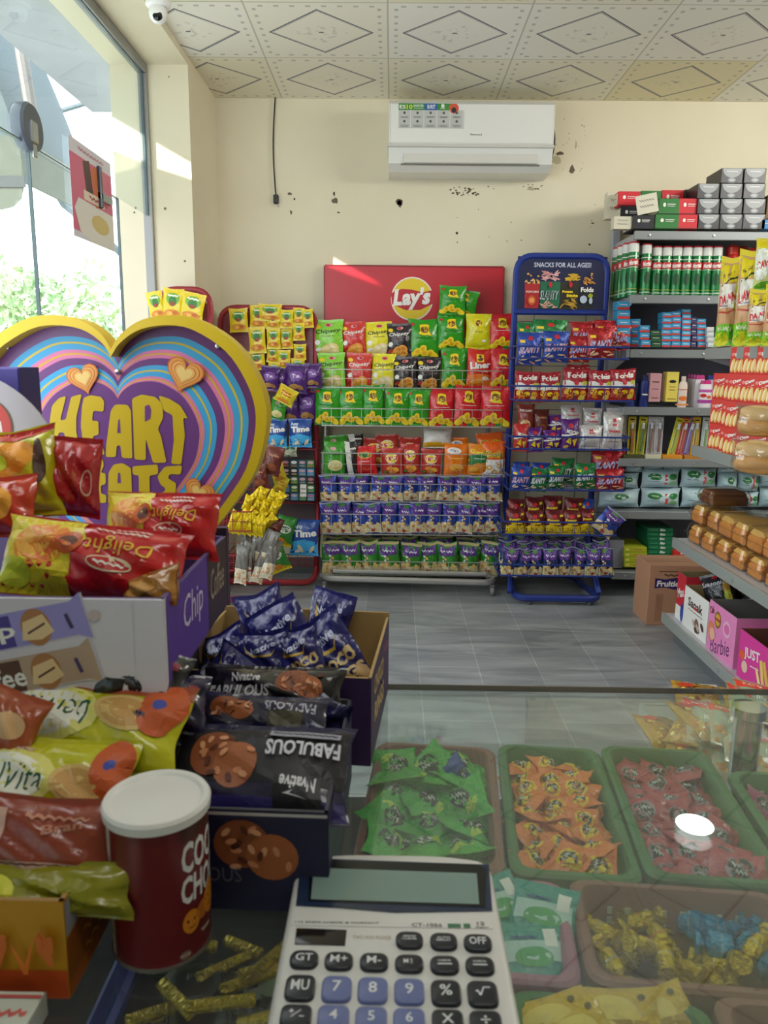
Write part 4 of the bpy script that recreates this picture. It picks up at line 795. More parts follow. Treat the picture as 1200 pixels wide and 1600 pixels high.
crm = [R(0, 0, .9, .8, I('DCD6C0')), SC(-.3, .3, .1, .1, .02, I('777060'), 5), SC(-.3, .3, -.15, .1, .02, I('777060'), 5)]
zz = SZ[0]
for (x0, x1, y0, y1, Y, mt, lb_) in ((1024, 1061, 335, 358, 3.83, GB, 'green small box, bottom layer of the top shelf, right of the black ones'), (1060, 1092, 335, 358, 3.83, RB, 'red small box, bottom layer of the top shelf'), (989, 1022, 336, 358, 3.83, KB, 'black small box at the left of the bottom layer, top shelf'),
      (1029, 1062, 310, 335, 3.84, GB, 'green small box in the middle layer of the top shelf'), (1061, 1094, 310, 335, 3.84, RB, 'red small box in the middle layer of the top shelf'), (1001, 1033, 298, 333, 3.97, GB, 'green small box in the back top layer, behind the price card'), (1034, 1068, 297, 322, 3.97, RB, 'red small box in the back top layer'),
      (966, 1000, 299, 322, 3.9, RB, 'red small box topmost at the left end of the top shelf'), (970, 1002, 322, 345, 3.9, KB, 'black small box under the leftmost red box')):
    pbox(x0, x1, y0, y1, Y, .16, mt, dbox(), 'small_box', lb_, 'box', 'boxes on the top shelf', side=crm)
pbox(1070, 1090, 296, 312, 3.98, .1, Pp('5A4A3E'), [S(1, 0, 0, .1, .1, .3, .3, [I('C8B890')])[0], E(-.2, .1, .12, .3, I('8A3A2A'))], 'small_box', 'small brown box half hidden at the back of the top shelf', 'box')
Bp = MB(); Bp.box((-.05, 0, 0), (.05, .002, .085), M('DDD8C4', .7)); Bp.decals([SC(-.35, .35, .2, .08, .02, I('5A5A5A'), 6), SC(-.35, .3, -.1, .08, .02, I('5A5A5A'), 6)], lambda a, c, o: (a, -o, .0425 + c), .1, .085)
o = Bp.build('price_card', loc=W(1013, 333, 3.822), label='white handwritten price card in front of the green boxes', cat='card', smooth=0); o.rotation_euler = (0, rad(-12), 0)
for (cx_, y0, y1, Y, lb_) in ((973, 338, 372, 3.84, 'cream handwritten carton side at the lower left corner of the top shelf'), (962, 300, 342, 3.96, 'cream handwritten carton end at the back left of the top shelf')):
    pbox(cx_ - 14, cx_ + 14, y0, min(y1, 358) if Y < 3.9 else y1, Y, .05, Pp('D8D2BC'), [SC(-.3, .3, .2, .08, .02, I('6A6458'), 6), SC(-.3, .3, -.1, .08, .02, I('6A6458'), 6)], 'carton', lb_, 'box')
def dblk(): return [E(0, .42, .42, .62, I('9FA3A6'), 0, 24), R(0, .72, 1.2, .45, I('8F9396')), SC(-.25, .25, .28, .05, .03, I('D8D8DC'), 5), E(0, -.36, .2, .17, I('8A8E92')), E(0, -.36, .13, .1, I('B8BABE')), R(-.35, -.18, .1, .04, I('3050C0'))]
def clampd(ds): return [d for d in ds]
def dblk2():
    arc = [(.44 * cos(a), .47 - .62 * sin(a)) for a in [pi * i / 14 for i in range(15)]]
    return [P(arc, I('A4A8AA')), SC(-.25, .25, .28, .05, .03, I('E0E0E2'), 5), E(0, -.3, .19, .15, I('8A8E92')), E(0, -.3, .12, .09, I('BABCC0')), R(0, -.47, .34, .05, I('6A6E72'))]
lay = ['bottom', 'second', 'third', 'top']; col_ = ['left', 'middle', 'right']
for j in range(4):
    for i in range(3):
        if j == 3 and i == 0: continue
        x0 = 1090 + i * 36 + (j == 3) * 1; y1 = 358 - j * 24
        pbox(x0 - (j == 0) * 1, x0 + 34, y1 - 23.4, y1, 3.83, .18, M('202128', .35), dblk2(), 'tea_box', f'black and silver box, {lay[j]} layer, {col_[i]} column, top shelf right', 'box', 'black and silver boxes')
pbox(1190, 1215, 343, 358, 3.83, .14, Pp('3A8AC8'), [SC(-.3, .3, .1, .05, .03, Wt, 4)], 'small_box', 'blue small box at the right edge of the top shelf', 'box')
pbox(1198, 1225, 305, 342, 3.85, .14, Pp('7A5A20'), [SC(-.3, .3, .1, .05, .03, Ye, 4)], 'small_box', 'brown-gold box stacked over the blue one on the top shelf', 'box')
# spray cans
def can_mesh(r, h):
    b = MB(); g1 = M('147A3E', .25, .2, coat=.4); wh_ = M('E4E4DE', .35)
    b.lathe([(r * .8, 0), (r, .004), (r, h * .80), (r * .97, h * .81)], g1, 22); b.lathe([(r * .97, h * .81), (r * .98, h * .97)], wh_, 22); b.lathe([(r * .98, h * .965), (r * .93, h), (r * .3, h)], M('C82838', .4), 22)
    s_ = lambda a, c, o: ((r + o) * sin(a / r), -(r + o) * cos(a / r), h / 2 + c); w_ = 2 * pi * r * .5
    b.decals([R(0, .12, 1.9, .13, I('CC2A36')), SC(-.8, .8, .235, .008, .008, Wt, 12), T('Mortein', 0, .12, .09, Wt, .62, 8, .2, .04), R(0, .035, 1.9, .008, Wt), E(0, -.15, .2, .12, I('0E4A26')), R(0, -.36, 1.9, .006, I('E0D040')), SC(-.8, .8, -.42, .01, .01, I('C8E0C8'), 14)], s_, w_, h, L=r * .35, eps=.0006); return b
CM = can_mesh(.0235, .27).mesh('can'); zz = SZ[1]
xs = [(986, 378, 3.85), (1006, 381, 3.86)] + [(1022 + 15.6 * i, 385, 3.88) for i in range(7)]
for i, (x, yt, Y) in enumerate(xs):
    a = W(x, 459, Y); t_ = W(x, yt, Y); s_ = (t_.z - zz) / .27
    inst(CM, 'spray_can', f'green and white spray can with red band, {ORD[i]} from left in the front line' if i else 'larger-looking green spray can at the left end of the front line', 'spray can', (a.x, Y, zz), (0, 0, rnd.uniform(-.3, .1)), (1.0, 1.0, s_), 'green spray cans')
for i, (x, Y) in enumerate([(977, 3.93), (969, 4.0), (962, 4.07), (992, 3.97), (1012, 4.0)]):
    a = W(x, 440, Y); inst(CM, 'spray_can', 'green spray can standing further back behind the leftmost ones', 'spray can', (a.x, Y, zz), (0, 0, .2), (1, 1, .95), 'rear green spray cans')
for i, (x, Y, r, y0, y1) in enumerate([(1140, 3.92, .035, 383, 455), (1156, 3.97, .032, 385, 455), (1172, 3.92, .03, 388, 455)]):
    a = W(x, 440, Y); h_ = W(x, y0, Y).z - zz; b_ = MB(); b_.lathe([(r * .9, 0), (r, .005), (r, h_ * .78), (r * .8, h_ * .82)], M('B82A24', .3), 20).lathe([(r * .8, h_ * .82), (r * .85, h_ * .95), (r * .5, h_), (.002, h_)], M('D83A2A', .3), 20)
    b_.build('bottle', loc=(a.x, Y, zz), label=f'red-capped bottle behind the bread bags, {ORD[i]} from left', cat='bottle')
# little medicine boxes
def dmed(c): return [R(0, -.3, .98, .3, I(c)), SC(-.3, .3, .15, .06, .04, Wt, 5)]
def stack(x0, x1, ybot, n, hpx, Y, mat, c, label, dep=.07, z0=None):
    for k in range(n):
        j = rnd.uniform(-1.2, 1.2); pbox(x0 + j, x1 + j, ybot - (k + 1) * hpx, ybot - k * hpx - .3, Y, dep, mat, dmed(c), 'small_box', f'{label}, {("bottom", "second up", "third up", "fourth up", "fifth up", "sixth up", "seventh up", "eighth up")[k]}' if n > 1 else label, 'box')
cy_ = Pp('3A9ACA'); zb2 = 543
stack(964, 984, 541, 5, 14, 3.86, cy_, 'C83A30', 'light blue small box in the leftmost stack of the medicine shelf')
stack(985, 1001, 543, 3, 15, 3.9, cy_, 'C83A30', 'light blue small box in the second stack of the medicine shelf')
stack(1001, 1016, 543, 3, 11.5, 3.86, cy_, 'C83A30', 'light blue small box in the third stack of the medicine shelf')
stack(1017, 1034, 543, 3, 9, 3.86, Pp('1F4A2E'), '2A5A3A', 'dark green small box stacked on the medicine shelf')
stack(1034, 1049, 543, 6, 9.2, 3.86, cy_, 'C83A30', 'light blue small box in the fourth stack of the medicine shelf')
stack(1050, 1064, 543, 6, 9.4, 3.86, cy_, 'C83A30', 'light blue small box in the fifth stack of the medicine shelf')
stack(1065, 1079, 543, 7, 8.6, 3.87, Pp('4AA8D4'), 'C83A30', 'light blue small box in the sixth stack of the medicine shelf')
stack(1080, 1089, 543, 5, 9.5, 3.88, Pp('3A3A6A'), '5A3A5A', 'navy small box in the dark stack of the medicine shelf')
stack(1090, 1104, 543, 5, 9, 3.88, cy_, 'C83A30', 'light blue small box in the stack beside the white one')
stack(1105, 1116, 543, 4, 8, 3.86, Pp('D0D4D4'), 'B8C0C0', 'white small box stacked at the right of the medicine shelf')
# lotions and cartons on the fourth board
zz = SZ[3]
def bottle(x, Y, y0, w_, prof, mat, cap, dec, label, z=None, name='lotion_bottle', cat='bottle'):
    z = zz if z is None else z; a = W(x, 620, Y); h_ = W(x, y0, Y).z - z; b = MB()
    sc2 = Matrix.Diagonal((1, .55, 1, 1)); b.lathe([(r * w_, k * h_) for r, k in prof[0]], mat, 20, sc2); b.lathe([(r * w_, k * h_) for r, k in prof[1]], cap, 20, sc2)
    if dec: b.decals(dec, lambda a_, c, o: (a_, -(.55 * w_ * math.sqrt(max(.02, 1 - (a_ / w_) ** 2)) + o), h_ / 2 + c), 2 * w_, h_, L=w_ * .3, eps=.0008)
    b.build(name, loc=(a.x, Y, z), label=label, cat=cat)
std = ([(.9, 0), (1, .04), (1, .72), (.75, .82), (.45, .84)], [(.5, .84), (.5, 1), (.1, 1)])
bl2 = ([(.9, 0), (1, .04), (1, .8), (.9, .86)], [(.9, .86), (.8, .99), (.2, 1)])
for i, x in enumerate((985, 996)): bottle(x, 3.88 + .05 * i, 588 + 3 * i, .022, std, M('2A3A7A', .3), M('22306A', .4), None, 'dark blue bottle at the left of the lotion shelf, ' + ('front one' if i == 0 else 'slightly taller behind'))
bottle(1006, 3.88, 586, .024, std, M('24347A', .3), M('1E2C66', .4), [SC(-.3, .3, -.1, .02, .02, Wt, 4)], 'dark blue bottle next to the pink carton')
pbox(1015, 1033, 583, 628, 3.86, .06, Pp('C8949A'), [SC(-.3, .3, .2, .02, .02, Br, 4), R(0, -.36, .6, .03, Br), SC(-.3, .3, -.05, .01, .01, Br, 4)], 'carton', 'dusty pink tall carton on the lotion shelf', 'box')
pbox(1034, 1041, 584, 626, 3.9, .06, Pp('B0A8A8'), [], 'carton', 'thin grey carton between the pink and yellow cartons', 'box')
pbox(1041, 1060, 581, 628, 3.86, .06, Pp('E0CC5A'), [E(0, .18, .3, .05, Bk), SC(-.25, .25, .0, .015, .01, Br, 4), SC(-.25, .25, -.1, .015, .01, Br, 4), R(0, -.4, .7, .02, Br)], 'carton', 'pale yellow tall carton with a dark oval on the lotion shelf', 'box')
bottle(1066, 3.86, 588, .022, std, M('E0CFC4', .4), M('D8C8C0', .4), [E(0, -.2, .45, .08, I('E0742A')), R(0, .08, 1.2, .02, I('C86A3A')), R(0, -.4, 1.5, .05, I('E08A4A'))], 'cream bottle with an orange mark on the lotion shelf')
for i in range(4): bottle(1078 + 4.5 * i, 3.98 - .03 * i, 584 + i * .5, .026, bl2, M('E4DCE2', .35), M('C83A8A', .35), None, f'white bottle with magenta cap in the pink bottle row, {ORD[i]} from left')
bottle(1101, 3.85, 594, .03, bl2, M('ECE4EA', .3), M('C8307A', .3), [R(0, .12, 1.1, .1, I('C05AA8')), E(-.2, -.05, .25, .07, Rd), E(.25, -.1, .2, .06, I('C86A2A')), R(0, -.26, 1.2, .12, I('A83A9A'))], 'white shampoo bottle with magenta cap and berry print, frontmost')
bottle(1109, 3.93, 586, .024, bl2, M('D0D0E4', .35), M('3A4AA8', .35), None, 'white bottle with a blue cap behind the berry bottle')
# toothbrush packs
zz = SZ[4]
tb = [(980, 992, 'D8C83A', 'D86A3A', 0), (993, 1006, 'C8C030', '3A8A4A', 4), (1009, 1020, 'C8C4C8', 'B06A3A', 2), (1021, 1034, 'D0CCD0', 'A8643A', 1), (1042, 1054, 'D8D030', 'C8D84A', 12), (1055, 1066, 'D8403A', 'E0703A', 10), (1066, 1076, '8A6AB0', '9A7AC8', 10), (1078, 1090, 'E0B02A', 'E8C83A', 3), (1093, 1104, 'D8DCD8', '9ACA4A', 3)]
for i, (x0, x1, c1, c2, an) in enumerate(tb):
    w_ = (x1 - x0) / 315; h_ = .195; b = MB(); b.box((-w_ / 2, 0, 0), (w_ / 2, .003, h_), Pp(c1)); b.box((-w_ * .36, -.014, .01), (w_ * .36, 0, h_ * .8), glass_mat('blister', (.9, .92, .93), .1, .1) if i == 0 else BL, .004)
    if i == 0: BL = b.ms[-1]
    b.decals([R(0, .42, .9, .06, I(('E8D030', 'E8D030', 'EDEDED', 'EDEDED', 'E8D030', 'E8D030', 'C8A030', 'E8C020', 'EDEDED')[i])), T(('', '', 'colin', 'colin', '', '', '', '', '')[i] or '-', 0, .42, .03, Bk, .6)], lambda a, c, o: (a, -o, h_ / 2 + c), w_, h_)
    b.tube([(0, -.007, .02), (w_ * .06, -.009, .1), (0, -.008, .17)], .004, M(c2, .3), 6).box((-.005, -.014, .135), (.005, -.004, .165), M('F0F0F0', .6))
    o = b.build('toothbrush_pack', loc=(W((x0 + x1) / 2, 705, 3.87).x, 3.87, zz + .012), label=f'toothbrush blister pack, {ORD[i]} from left on the toothbrush shelf', cat='toothbrush'); o.rotation_euler = (rad(-4), rad(an), 0)
for i, (x0, x1, c) in enumerate([(975, 1006, '4A4A2A'), (1009, 1034, 'C8C4A8'), (1036, 1067, 'D08A20'), (1070, 1100, 'B87820')]): pbox(x0, x1, 705, 711, 3.84, .1, Pp(c), [], 'display_tray', f'low card tray under the toothbrush packs, {ORD[i]} from left', 'tray', z=zz)
# wipes
zz = SZ[5]
def dwipe(red): return [E(.0 if not red else -.22, .14, .18, .17, I('2A7A3A')), R(.0 if not red else -.22, .2, .3, .1, I('2A7A3A')), SC(-.1 if not red else -.3, .1 if not red else -.12, .15, .02, .015, Wt, 4), SC(-.4, -.1, -.1, .02, .012, I('4A6A8A'), 5), SC(.1, .44, -.25, .1, .03, I('8ABAD0'), 4), SC(-.45, 0, -.36, .06, .02, I('A8D0DC'), 5)] + ([R(.08, 0, .08, .96, I('D8463E')), E(.28, .14, .13, .15, I('2A7A3A')), E(.28, -.2, .12, .12, I('7AB87A'))] if red else [])
wi = [(938, 1004, 766, 795, 0), (1005, 1068, 765, 795, 1), (1069, 1130, 764, 795, 0), (1148, 1192, 771, 795, 1), (1192, 1235, 764, 795, 0), (960, 1003, 741, 765, 0), (1006, 1067, 735, 764, 1), (1068, 1126, 730, 763, 1), (1126, 1158, 741, 770, 0), (1158, 1192, 741, 770, 1), (1192, 1235, 738, 763, 0), (980, 1009, 720, 740, 0), (1011, 1042, 720, 735, 0), (1043, 1073, 720, 735, 0), (1128, 1160, 722, 741, 0), (1160, 1194, 722, 741, 0)]
lb_w = ['at the left end of the bottom layer', 'second in the bottom layer, red stripe', 'third in the bottom layer', 'behind the cake boxes in the bottom layer, red stripe', 'at the right end of the bottom layer', 'at the left end of the middle layer', 'second in the middle layer, red stripe', 'third in the middle layer, red stripe', 'fourth in the middle layer', 'fifth in the middle layer, red stripe', 'at the right end of the middle layer', 'at the left end of the top layer', 'second in the top layer', 'third in the top layer', 'fourth in the top layer', 'at the right end of the top layer']
for i, (x0, x1, y0, y1, red) in enumerate(wi):
    a = W(x0, y1, 3.84); b = W(x1, y1, 3.84); t_ = W(x0, y0, 3.84); w_, h_ = b.x - a.x, t_.z - a.z
    pouch(w_, h_, .11, M('BCD4DA', .35, 0, .3, 40, 0, .2), dwipe(red), i, crimp=.02, nu=10, nv=8, wr=.7, L=w_ / 7).build('wipes_pack', loc=((a.x + b.x) / 2, 3.90, a.z), label='pale blue wet-wipes pack ' + lb_w[i], cat='wipes')
# bottom board
zz = SZ[6]
for k in range(9):
    pbox(1012 + rnd.uniform(-1, 1), 1051 + rnd.uniform(-1, 1), 887 - (k + 1) * 6.9, 887 - k * 6.9 - .5, 3.86, .2, M('1A7048', .3, coat=.3), [T('Rio', .1, 0, .6, Wt, .2, 0, .2, .04), SC(-.4, -.1, 0, .05, .04, I('7AC0A0'), 4)], 'flat_box', f'flat green box, {ORD[k]} up the green stack on the bottom shelf', 'box')
for k in range(4):
    pbox(975, 1011, 887 - (k + 1) * 8, 887 - k * 8 - .5, 3.84, .2, Pp('A8B020'), [SC(-.1, .3, 0, .1, .06, I('C03A4A'), 4), R(-.35, 0, .15, .5, I('D0D060'))], 'flat_box', f'flat lime box, {ORD[k]} up the lime stack on the bottom shelf', 'box')
for k in range(2):
    pbox(1052, 1080, 887 - (k + 1) * 13, 887 - k * 13 - .5, 3.84, .16, Pp('C8281E'), [R(.1, .2, .4, .2, Wt), E(-.1, -.25, .1, .15, Ye)], 'small_box', 'red box on the bottom shelf, ' + ('lower one' if k == 0 else 'upper one'), 'box')
pbox(948, 974, 845, 888, 3.86, .2, Pp('8A8A92'), [], 'carton', 'plain grey carton at the left end of the bottom shelf', 'box')
# brown carton on the floor
a = G(1014, 978, 0); w_, h_, d_ = .335, .285, .2
zf = W(1000, 884, a.y).z
CT = carton(w_, d_, zf, Pp('B98A6C'), [SC(-.3, .5, .34, .02, .012, I('6A4A3A'), 10), R(-.22, .4, .3, .015, I('6A4A3A')), R(-.34, -.2, .1, .46, I('A87A5E')), SC(-.37, -.31, -.1, .16, .01, I('5A4034'), 3), T('12 A', -.1, -.42, .05, I('5A4034'), .12)], [], [], [R(0, .1, .96, .02, I('4A3A34')), R(0, -.1, .96, .02, I('4A3A34'))])
CT.decals([P([(-.42, .12), (-.28, .14), (-.14, .1), (.0, .13), (.0, .27), (-.14, .3), (-.28, .27), (-.42, .29)], I('3A2A6A')), T('Fruitien', -.21, .2, .1, Wt, .36, 0, .1, .04)], sfront(w_, d_, zf), w_, zf, eps=.0009)
CT.build('carton', loc=(a.x + w_ / 2 - .012, a.y + d_ / 2 + .01, 0), label='large brown cardboard carton standing on the floor by the shelves', cat='box', smooth=0)
# ============================================================ RIGHT-HAND GONDOLA
gm2 = M('A9AFAB', .35, .3); gw = M('C4C6CC', .4)
GZ = [(.12, 1.20), (.455, 1.22), (.85, 1.27), (1.245, 1.29)]; GYE = 3.22
go = thing('shelf_unit', 'grey steel aisle shelving running down the right-hand side', 'shelves', (1.45, 2.2, 0))
def gb(mb, a, b, m, c=0): mb.box(L(go, a), L(go, b), m, c)
for z, x in GZ:
    b = MB(); gb(b, (x, 2.2, z - .006), (1.68, GYE, z), gw); gb(b, (x - .012, 2.2, z - .04), (x, GYE, z + .004), gm2, .002); gb(b, (x, GYE - .012, z - .04), (1.68, GYE, z - .006), gm2)
    for y in (2.62, 2.3): b.lathe([(.001, 0), (.008, .001), (.008, .003), (.001, .004)], M('D8DCDC', .25, .8), 8, Matrix.Translation(L(go, (x - .012, y, z - .018))) @ Matrix.Rotation(-pi / 2, 4, 'Y'))
    b.build('shelf_board', go, smooth=0)
    q = MB(); q.prism([(x - 1.45, z - .04), (.23, z - .15), (.23, z - .04)], GYE - 2.2 - .004, GYE - 2.2, gw); q.build('bracket', go, smooth=0)
b = MB(); gb(b, (1.68, 2.2, .05), (1.70, GYE, 1.9), M('8A8A96', .5)); b.build('back_panel', go, smooth=0)
for y in (GYE - .02, 2.7, 2.22): b = MB(); gb(b, (1.66, y - .02, 0), (1.71, y + .02, 1.95), gw, .003); b.build('post', go)
b = MB(); gb(b, (1.24, 2.21, 0), (1.66, GYE - .02, .085), M('6A6E70', .5)); b.build('plinth', go, smooth=0)
# bread bags
def dbread(low=True): return [R(0, .36, 1, .3, I('ECD818')), T('family', -.08, .3, .06, I('4A4A10'), .5, 20, .1, .02), P([(-.5, .16), (-.2, .2), (.0, .26), (.5, .28), (.5, .26), (.0, .235), (-.2, .175), (-.5, .135)][::-1], I('2F4A1E')), R(0, .06, 1, .26, I('F0EEE4')), E(.42, .06, .2, .2, I('C8D830')), T('DAWN', -.05, .03, .1, I('D8303A'), .7, 14, .15, .05), SC(-.3, .1, -.05, .006, .006, I('8A8AA8'), 4), P([(-.5, -.09), (0, -.12), (.5, -.04), (.5, -.06), (0, -.14), (-.5, -.11)][::-1], I('C84A3A')), R(0, -.37, .98, .24, I('7AC81E')), E(-.2, -.42, .3, .08, I('DCE01E')), E(.3, -.4, .2, .1, I('3F9A1E')), SC(-.4, .2, -.3, .02, .02, I('D8F0C0'), 5)]
D('bd', 'tall bread bag', M('D8A878', .35, 0, .3, 30, 0, .2), dbread(), .13, .34, .1, 2, nu=12, nv=18)
D('bdg', 'bread bag', M('D8E090', .35, 0, .3, 30, 0, .2), [R(0, .4, 1, .2, I('ECD818')), E(-.25, 0, .3, .3, I('F4F6EC')), T('DAWN', -.1, .0, .14, I('D8303A'), .6, 10, .15, .05), E(.3, -.1, .2, .3, I('9AD04A')), E(0, -.42, .45, .1, I('6AB82A')), E(.25, .35, .2, .08, I('A8D860'))], .14, .24, .1, 1, nu=12, nv=14)
for k, x0, x1, y0, y1, Y, r_a, lb_ in (('bd', 1116, 1152, 402, 541, 3.05, -30, 'tall yellow-topped bread bag at the far left end of its shelf'), ('bd', 1144, 1184, 391, 541, 2.9, -28, 'tall yellow-topped bread bag second from the left end'), ('bd', 1165, 1206, 452, 541, 2.72, -32, 'shorter bread bag leaning in front of the two tall ones'), ('bd', 1190, 1240, 445, 541, 2.6, -30, 'bread bag cut by the right edge, lower one'), ('bdg', 1176, 1222, 372, 455, 2.78, -30, 'lime and white bread bag lying on top of the others')):
    o = put(k, (x0, y0, x1, y1), Y, lb_, cat='bread', name='bread_bag', rz=r_a)
# rusk boxes
rk = Pp('D8382E')
def drusk(): return [T('Dawn', .05, .26, .12, Wt, .6, 18, .2, .05), E(-.33, .2, .1, .06, I('E88A80')), R(.2, .12, .25, .03, Wt, 12), SC(-.1, .1, .05, .01, .01, I('F0A8A0'), 3)] + [E(-.32 + .2 * i, -.2 - .03 * (i % 2), .11, .25, I(('F0C870', 'E8A848')[i % 2]), -12) for i in range(4)] + [E(-.36 + .2 * i, -.2 - .03 * (i % 2), .05, .2, I('F8E4B0'), -12) for i in range(4)]
RKM = carton(.088, .055, .1, rk, drusk(), [R(0, 0, .6, .5, I('C02A24'))], [R(0, 0, .6, .5, I('E8C070'))], c=.0012, eps=.0005).mesh('rusk', 0)
cn = ['farthest', 'second', 'third', 'fourth', 'fifth', 'sixth']
for i in range(6):
    for j in range(3 if i < 2 else 4):
        if i == 5 and j < 3: continue
        Y = 3.13 - .105 * i; inst(RKM, 'rusk_box', f'red rusk box, {cn[i]} column from the far end, {("bottom", "second", "third", "top")[j]} layer', 'box', (1.34 - (.03 if i >= 2 else 0), Y, GZ[2][0] + j * .1005), (0, 0, rad(-66 + rnd.uniform(-3, 3))), group='red rusk boxes')
pb = carton(.09, .06, .15, Pp('D8CFCC'), [SC(-.3, .3, .35, .03, .015, I('5A5050'), 5), R(0, .2, .5, .02, I('6A6060')), SC(-.3, .2, -.2, .01, .008, I('6A6060'), 5), R(0, -.42, .9, .1, I('C03030'))]).build('carton', loc=(1.31, 2.38, GZ[2][0] + .19), label='grey and white printed carton above the bun bags at the right edge', cat='box', smooth=0); pb.rotation_euler = (0, 0, rad(-60)); pb.scale = (1, 1, 1); pb.location.z = GZ[2][0] + .2005
pb2 = carton(.09, .06, .2, rk, drusk()).build('rusk_box', loc=(1.31, 2.38, GZ[2][0]), label='large red rusk carton under the grey printed one at the right edge', cat='box', smooth=0); pb2.rotation_euler = (0, 0, rad(-60))
# bun bags: clear film round soft buns
film = glass_mat('clear_film', (.97, .96, .94), .14, .12); bun = M('E0A860', .5, 0, .2, 30, .15); bunl = M('F0C888', .5, 0, .2, 30, .15)
def blob(rx, ry, rz_, n=14): return [(rx * sin(pi * i / n) ** .8, -cos(pi * i / n) * rz_) for i in range(n + 1)]
def bunbag(px, py, Y, w_, h_, label, n=3):
    a = W(px, py, Y); t = thing('bun_bag', label, 'bread', a, rad(-35))
    for i in range(2): MB().lathe([(max(.001, sin(pi * k / 12) ** .7) * h_ * .26, -cos(pi * k / 12) * w_ * .42) for k in range(13)], (bun, bunl)[i % 2], 18, Matrix.Translation((w_ * .02 * i, 0, h_ * (.27 + .42 * i))) @ Matrix.Rotation(pi / 2 + .06 * i, 4, 'Y')).build('bun', t)
    pouch(w_, h_, .1, film, [], 3, wr=1.5).build('wrapper', t)
bunbag(1186, 683, 2.34, .15, .1, 'clear bag of soft golden buns, upper of the two'); bunbag(1184, 742, 2.32, .17, .11, 'clear bag of soft golden buns, lower of the two')
bunbag(1176, 658, 2.55, .1, .05, 'small clear bag of golden buns in front of the rusk boxes', 2)
# cake clamshells
clear = glass_mat('clear_plastic', (.96, .96, .95), .10, .06); cake = M('E89A4A', .6, 0, .3, 50, .15); cake2 = M('F6C46A', .6, 0, .3, 50, .1); dcake = M('8A5228', .6, 0, .3, 50, .35)
def clam(w_, d_, h_, n, m1, m2):
    t = thing('cake_box', 'x', 'cake box'); g = MB(); h2 = h_ * .48
    def ring(i_, z): return fillet([(-w_ / 2 + i_, -d_ / 2 + i_, z), (w_ / 2 - i_, -d_ / 2 + i_, z), (w_ / 2 - i_, d_ / 2 - i_, z), (-w_ / 2 + i_, d_ / 2 - i_, z)], .018, 3, True)
    rs = [ring(.012, 0), ring(.004, h2), ring(-.004, h2), ring(-.004, h2 + .003), ring(.004, h2 + .003), ring(.012, h_ - .008), ring(.022, h_)]; k = len(rs[0]); vs = [p for r in rs for p in r]
    fs = [(i * k + j, i * k + (j + 1) % k, (i + 1) * k + (j + 1) % k, (i + 1) * k + j) for i in range(len(rs) - 1) for j in range(k)] + [tuple(range((len(rs) - 1) * k, len(rs) * k))]
    g.add(vs, fs, clear); g.build('clear_container', t)
    for i in range(n):
        x = -w_ / 2 + w_ * (i + .5) / n; hw_ = w_ / n / 2 - .012 / n - .004
        c = MB(); c.box((x - hw_, -d_ / 2 + .014, .004), (x + hw_, d_ / 2 - .014, h_ * .62), m1, .008); c.box((x - hw_ + .003, -d_ / 2 + .018, h_ * .55), (x + hw_ - .003, d_ / 2 - .018, h_ * .86), m2, .012); c.build('cake_slice', t)
    return t
A1 = clam(.125, .17, .085, 1, cake, cake2); A2 = clam(.24, .2, .09, 2, cake, cake2); A3 = clam(.15, .18, .07, 1, dcake, dcake)
ua = set()
def placec(src, loc, rz, label, group):
    o = src if src.name not in ua else copy_tree(src); ua.add(src.name); ua.add(o.name)
    o.location = loc; o.rotation_euler = (0, 0, rz); tag(o, label, 'cake box', group); return o
z0 = GZ[1][0]
for i in range(7): placec(A1, (1.325, 3.12 - .135 * i, z0), rad(-90), f'clear cake box in the bottom layer, {ORD[i]} from the far end', 'small cake boxes')
placec(A1, (1.33, 3.12, z0 + .0855), rad(-88), 'clear cake box in the middle layer at the far end', 'small cake boxes'); placec(A1, (1.34, 2.985, z0 + .0855), rad(-92), 'clear cake box in the middle layer, second from the far end', 'small cake boxes')
placec(A3, (1.35, 3.08, z0 + .171), rad(-90), 'clear box of dark brown cake topping the far stack', 'cake boxes')
for i, Y in enumerate((2.8, 2.56, 2.32)): placec(A2, (1.35, Y, z0 + .0855), rad(-90), f'wide clear cake box in the upper layer, {("farthest", "middle", "nearest")[i]} of the three', 'wide cake boxes')
placec(A2, (1.40, 2.9, z0 + .1755), rad(-90), 'wide clear cake box on top at the back of the cake shelf', 'wide cake boxes') if False else None
# open cartons on the lowest board
z0 = GZ[0][0]
def opent(w_, d_, h_, out, inn, front, Y, X, label, bh=None, right=(), rz=-90, name='open_box'):
    o = tray(w_, d_, h_, .003, out, inn, front, (), right, bh).build(name, loc=(X + d_ / 2, Y, z0), label=label, cat='box', smooth=0); o.rotation_euler = (0, 0, rad(rz)); return o
kr = Pp('A08A60'); kg = Pp('7E7A76')
opent(.09, .34, .2, Pp('C82838'), kr, [R(0, -.35, 1, .3, Wt), T('Max', 0, .1, .2, Wt, .8, 20), E(.3, -.3, .2, .2, I('2A4AA8'))], 3.13, 1.23, 'kraft-lined open carton with a red side at the far end of lowest shelf', .3)
opent(.24, .30, .17, Pp('EDEBE6'), kr, [T('Sanak', -.02, .18, .22, I('4A3028'), .62, 0, 0, .03), E(0, .1, .1, .03, I('C83A3A')), SC(-.3, .3, .0, .01, .01, I('8A6A5A'), 4)] + S(9, -.05, -.38, .35, -.16, .08, .06, [I('5A3A2E'), I('8A6A5A'), I('C8B8A8')], 4), 2.955, 1.225, 'white open carton with brown lettering beside the pink ones', .29)
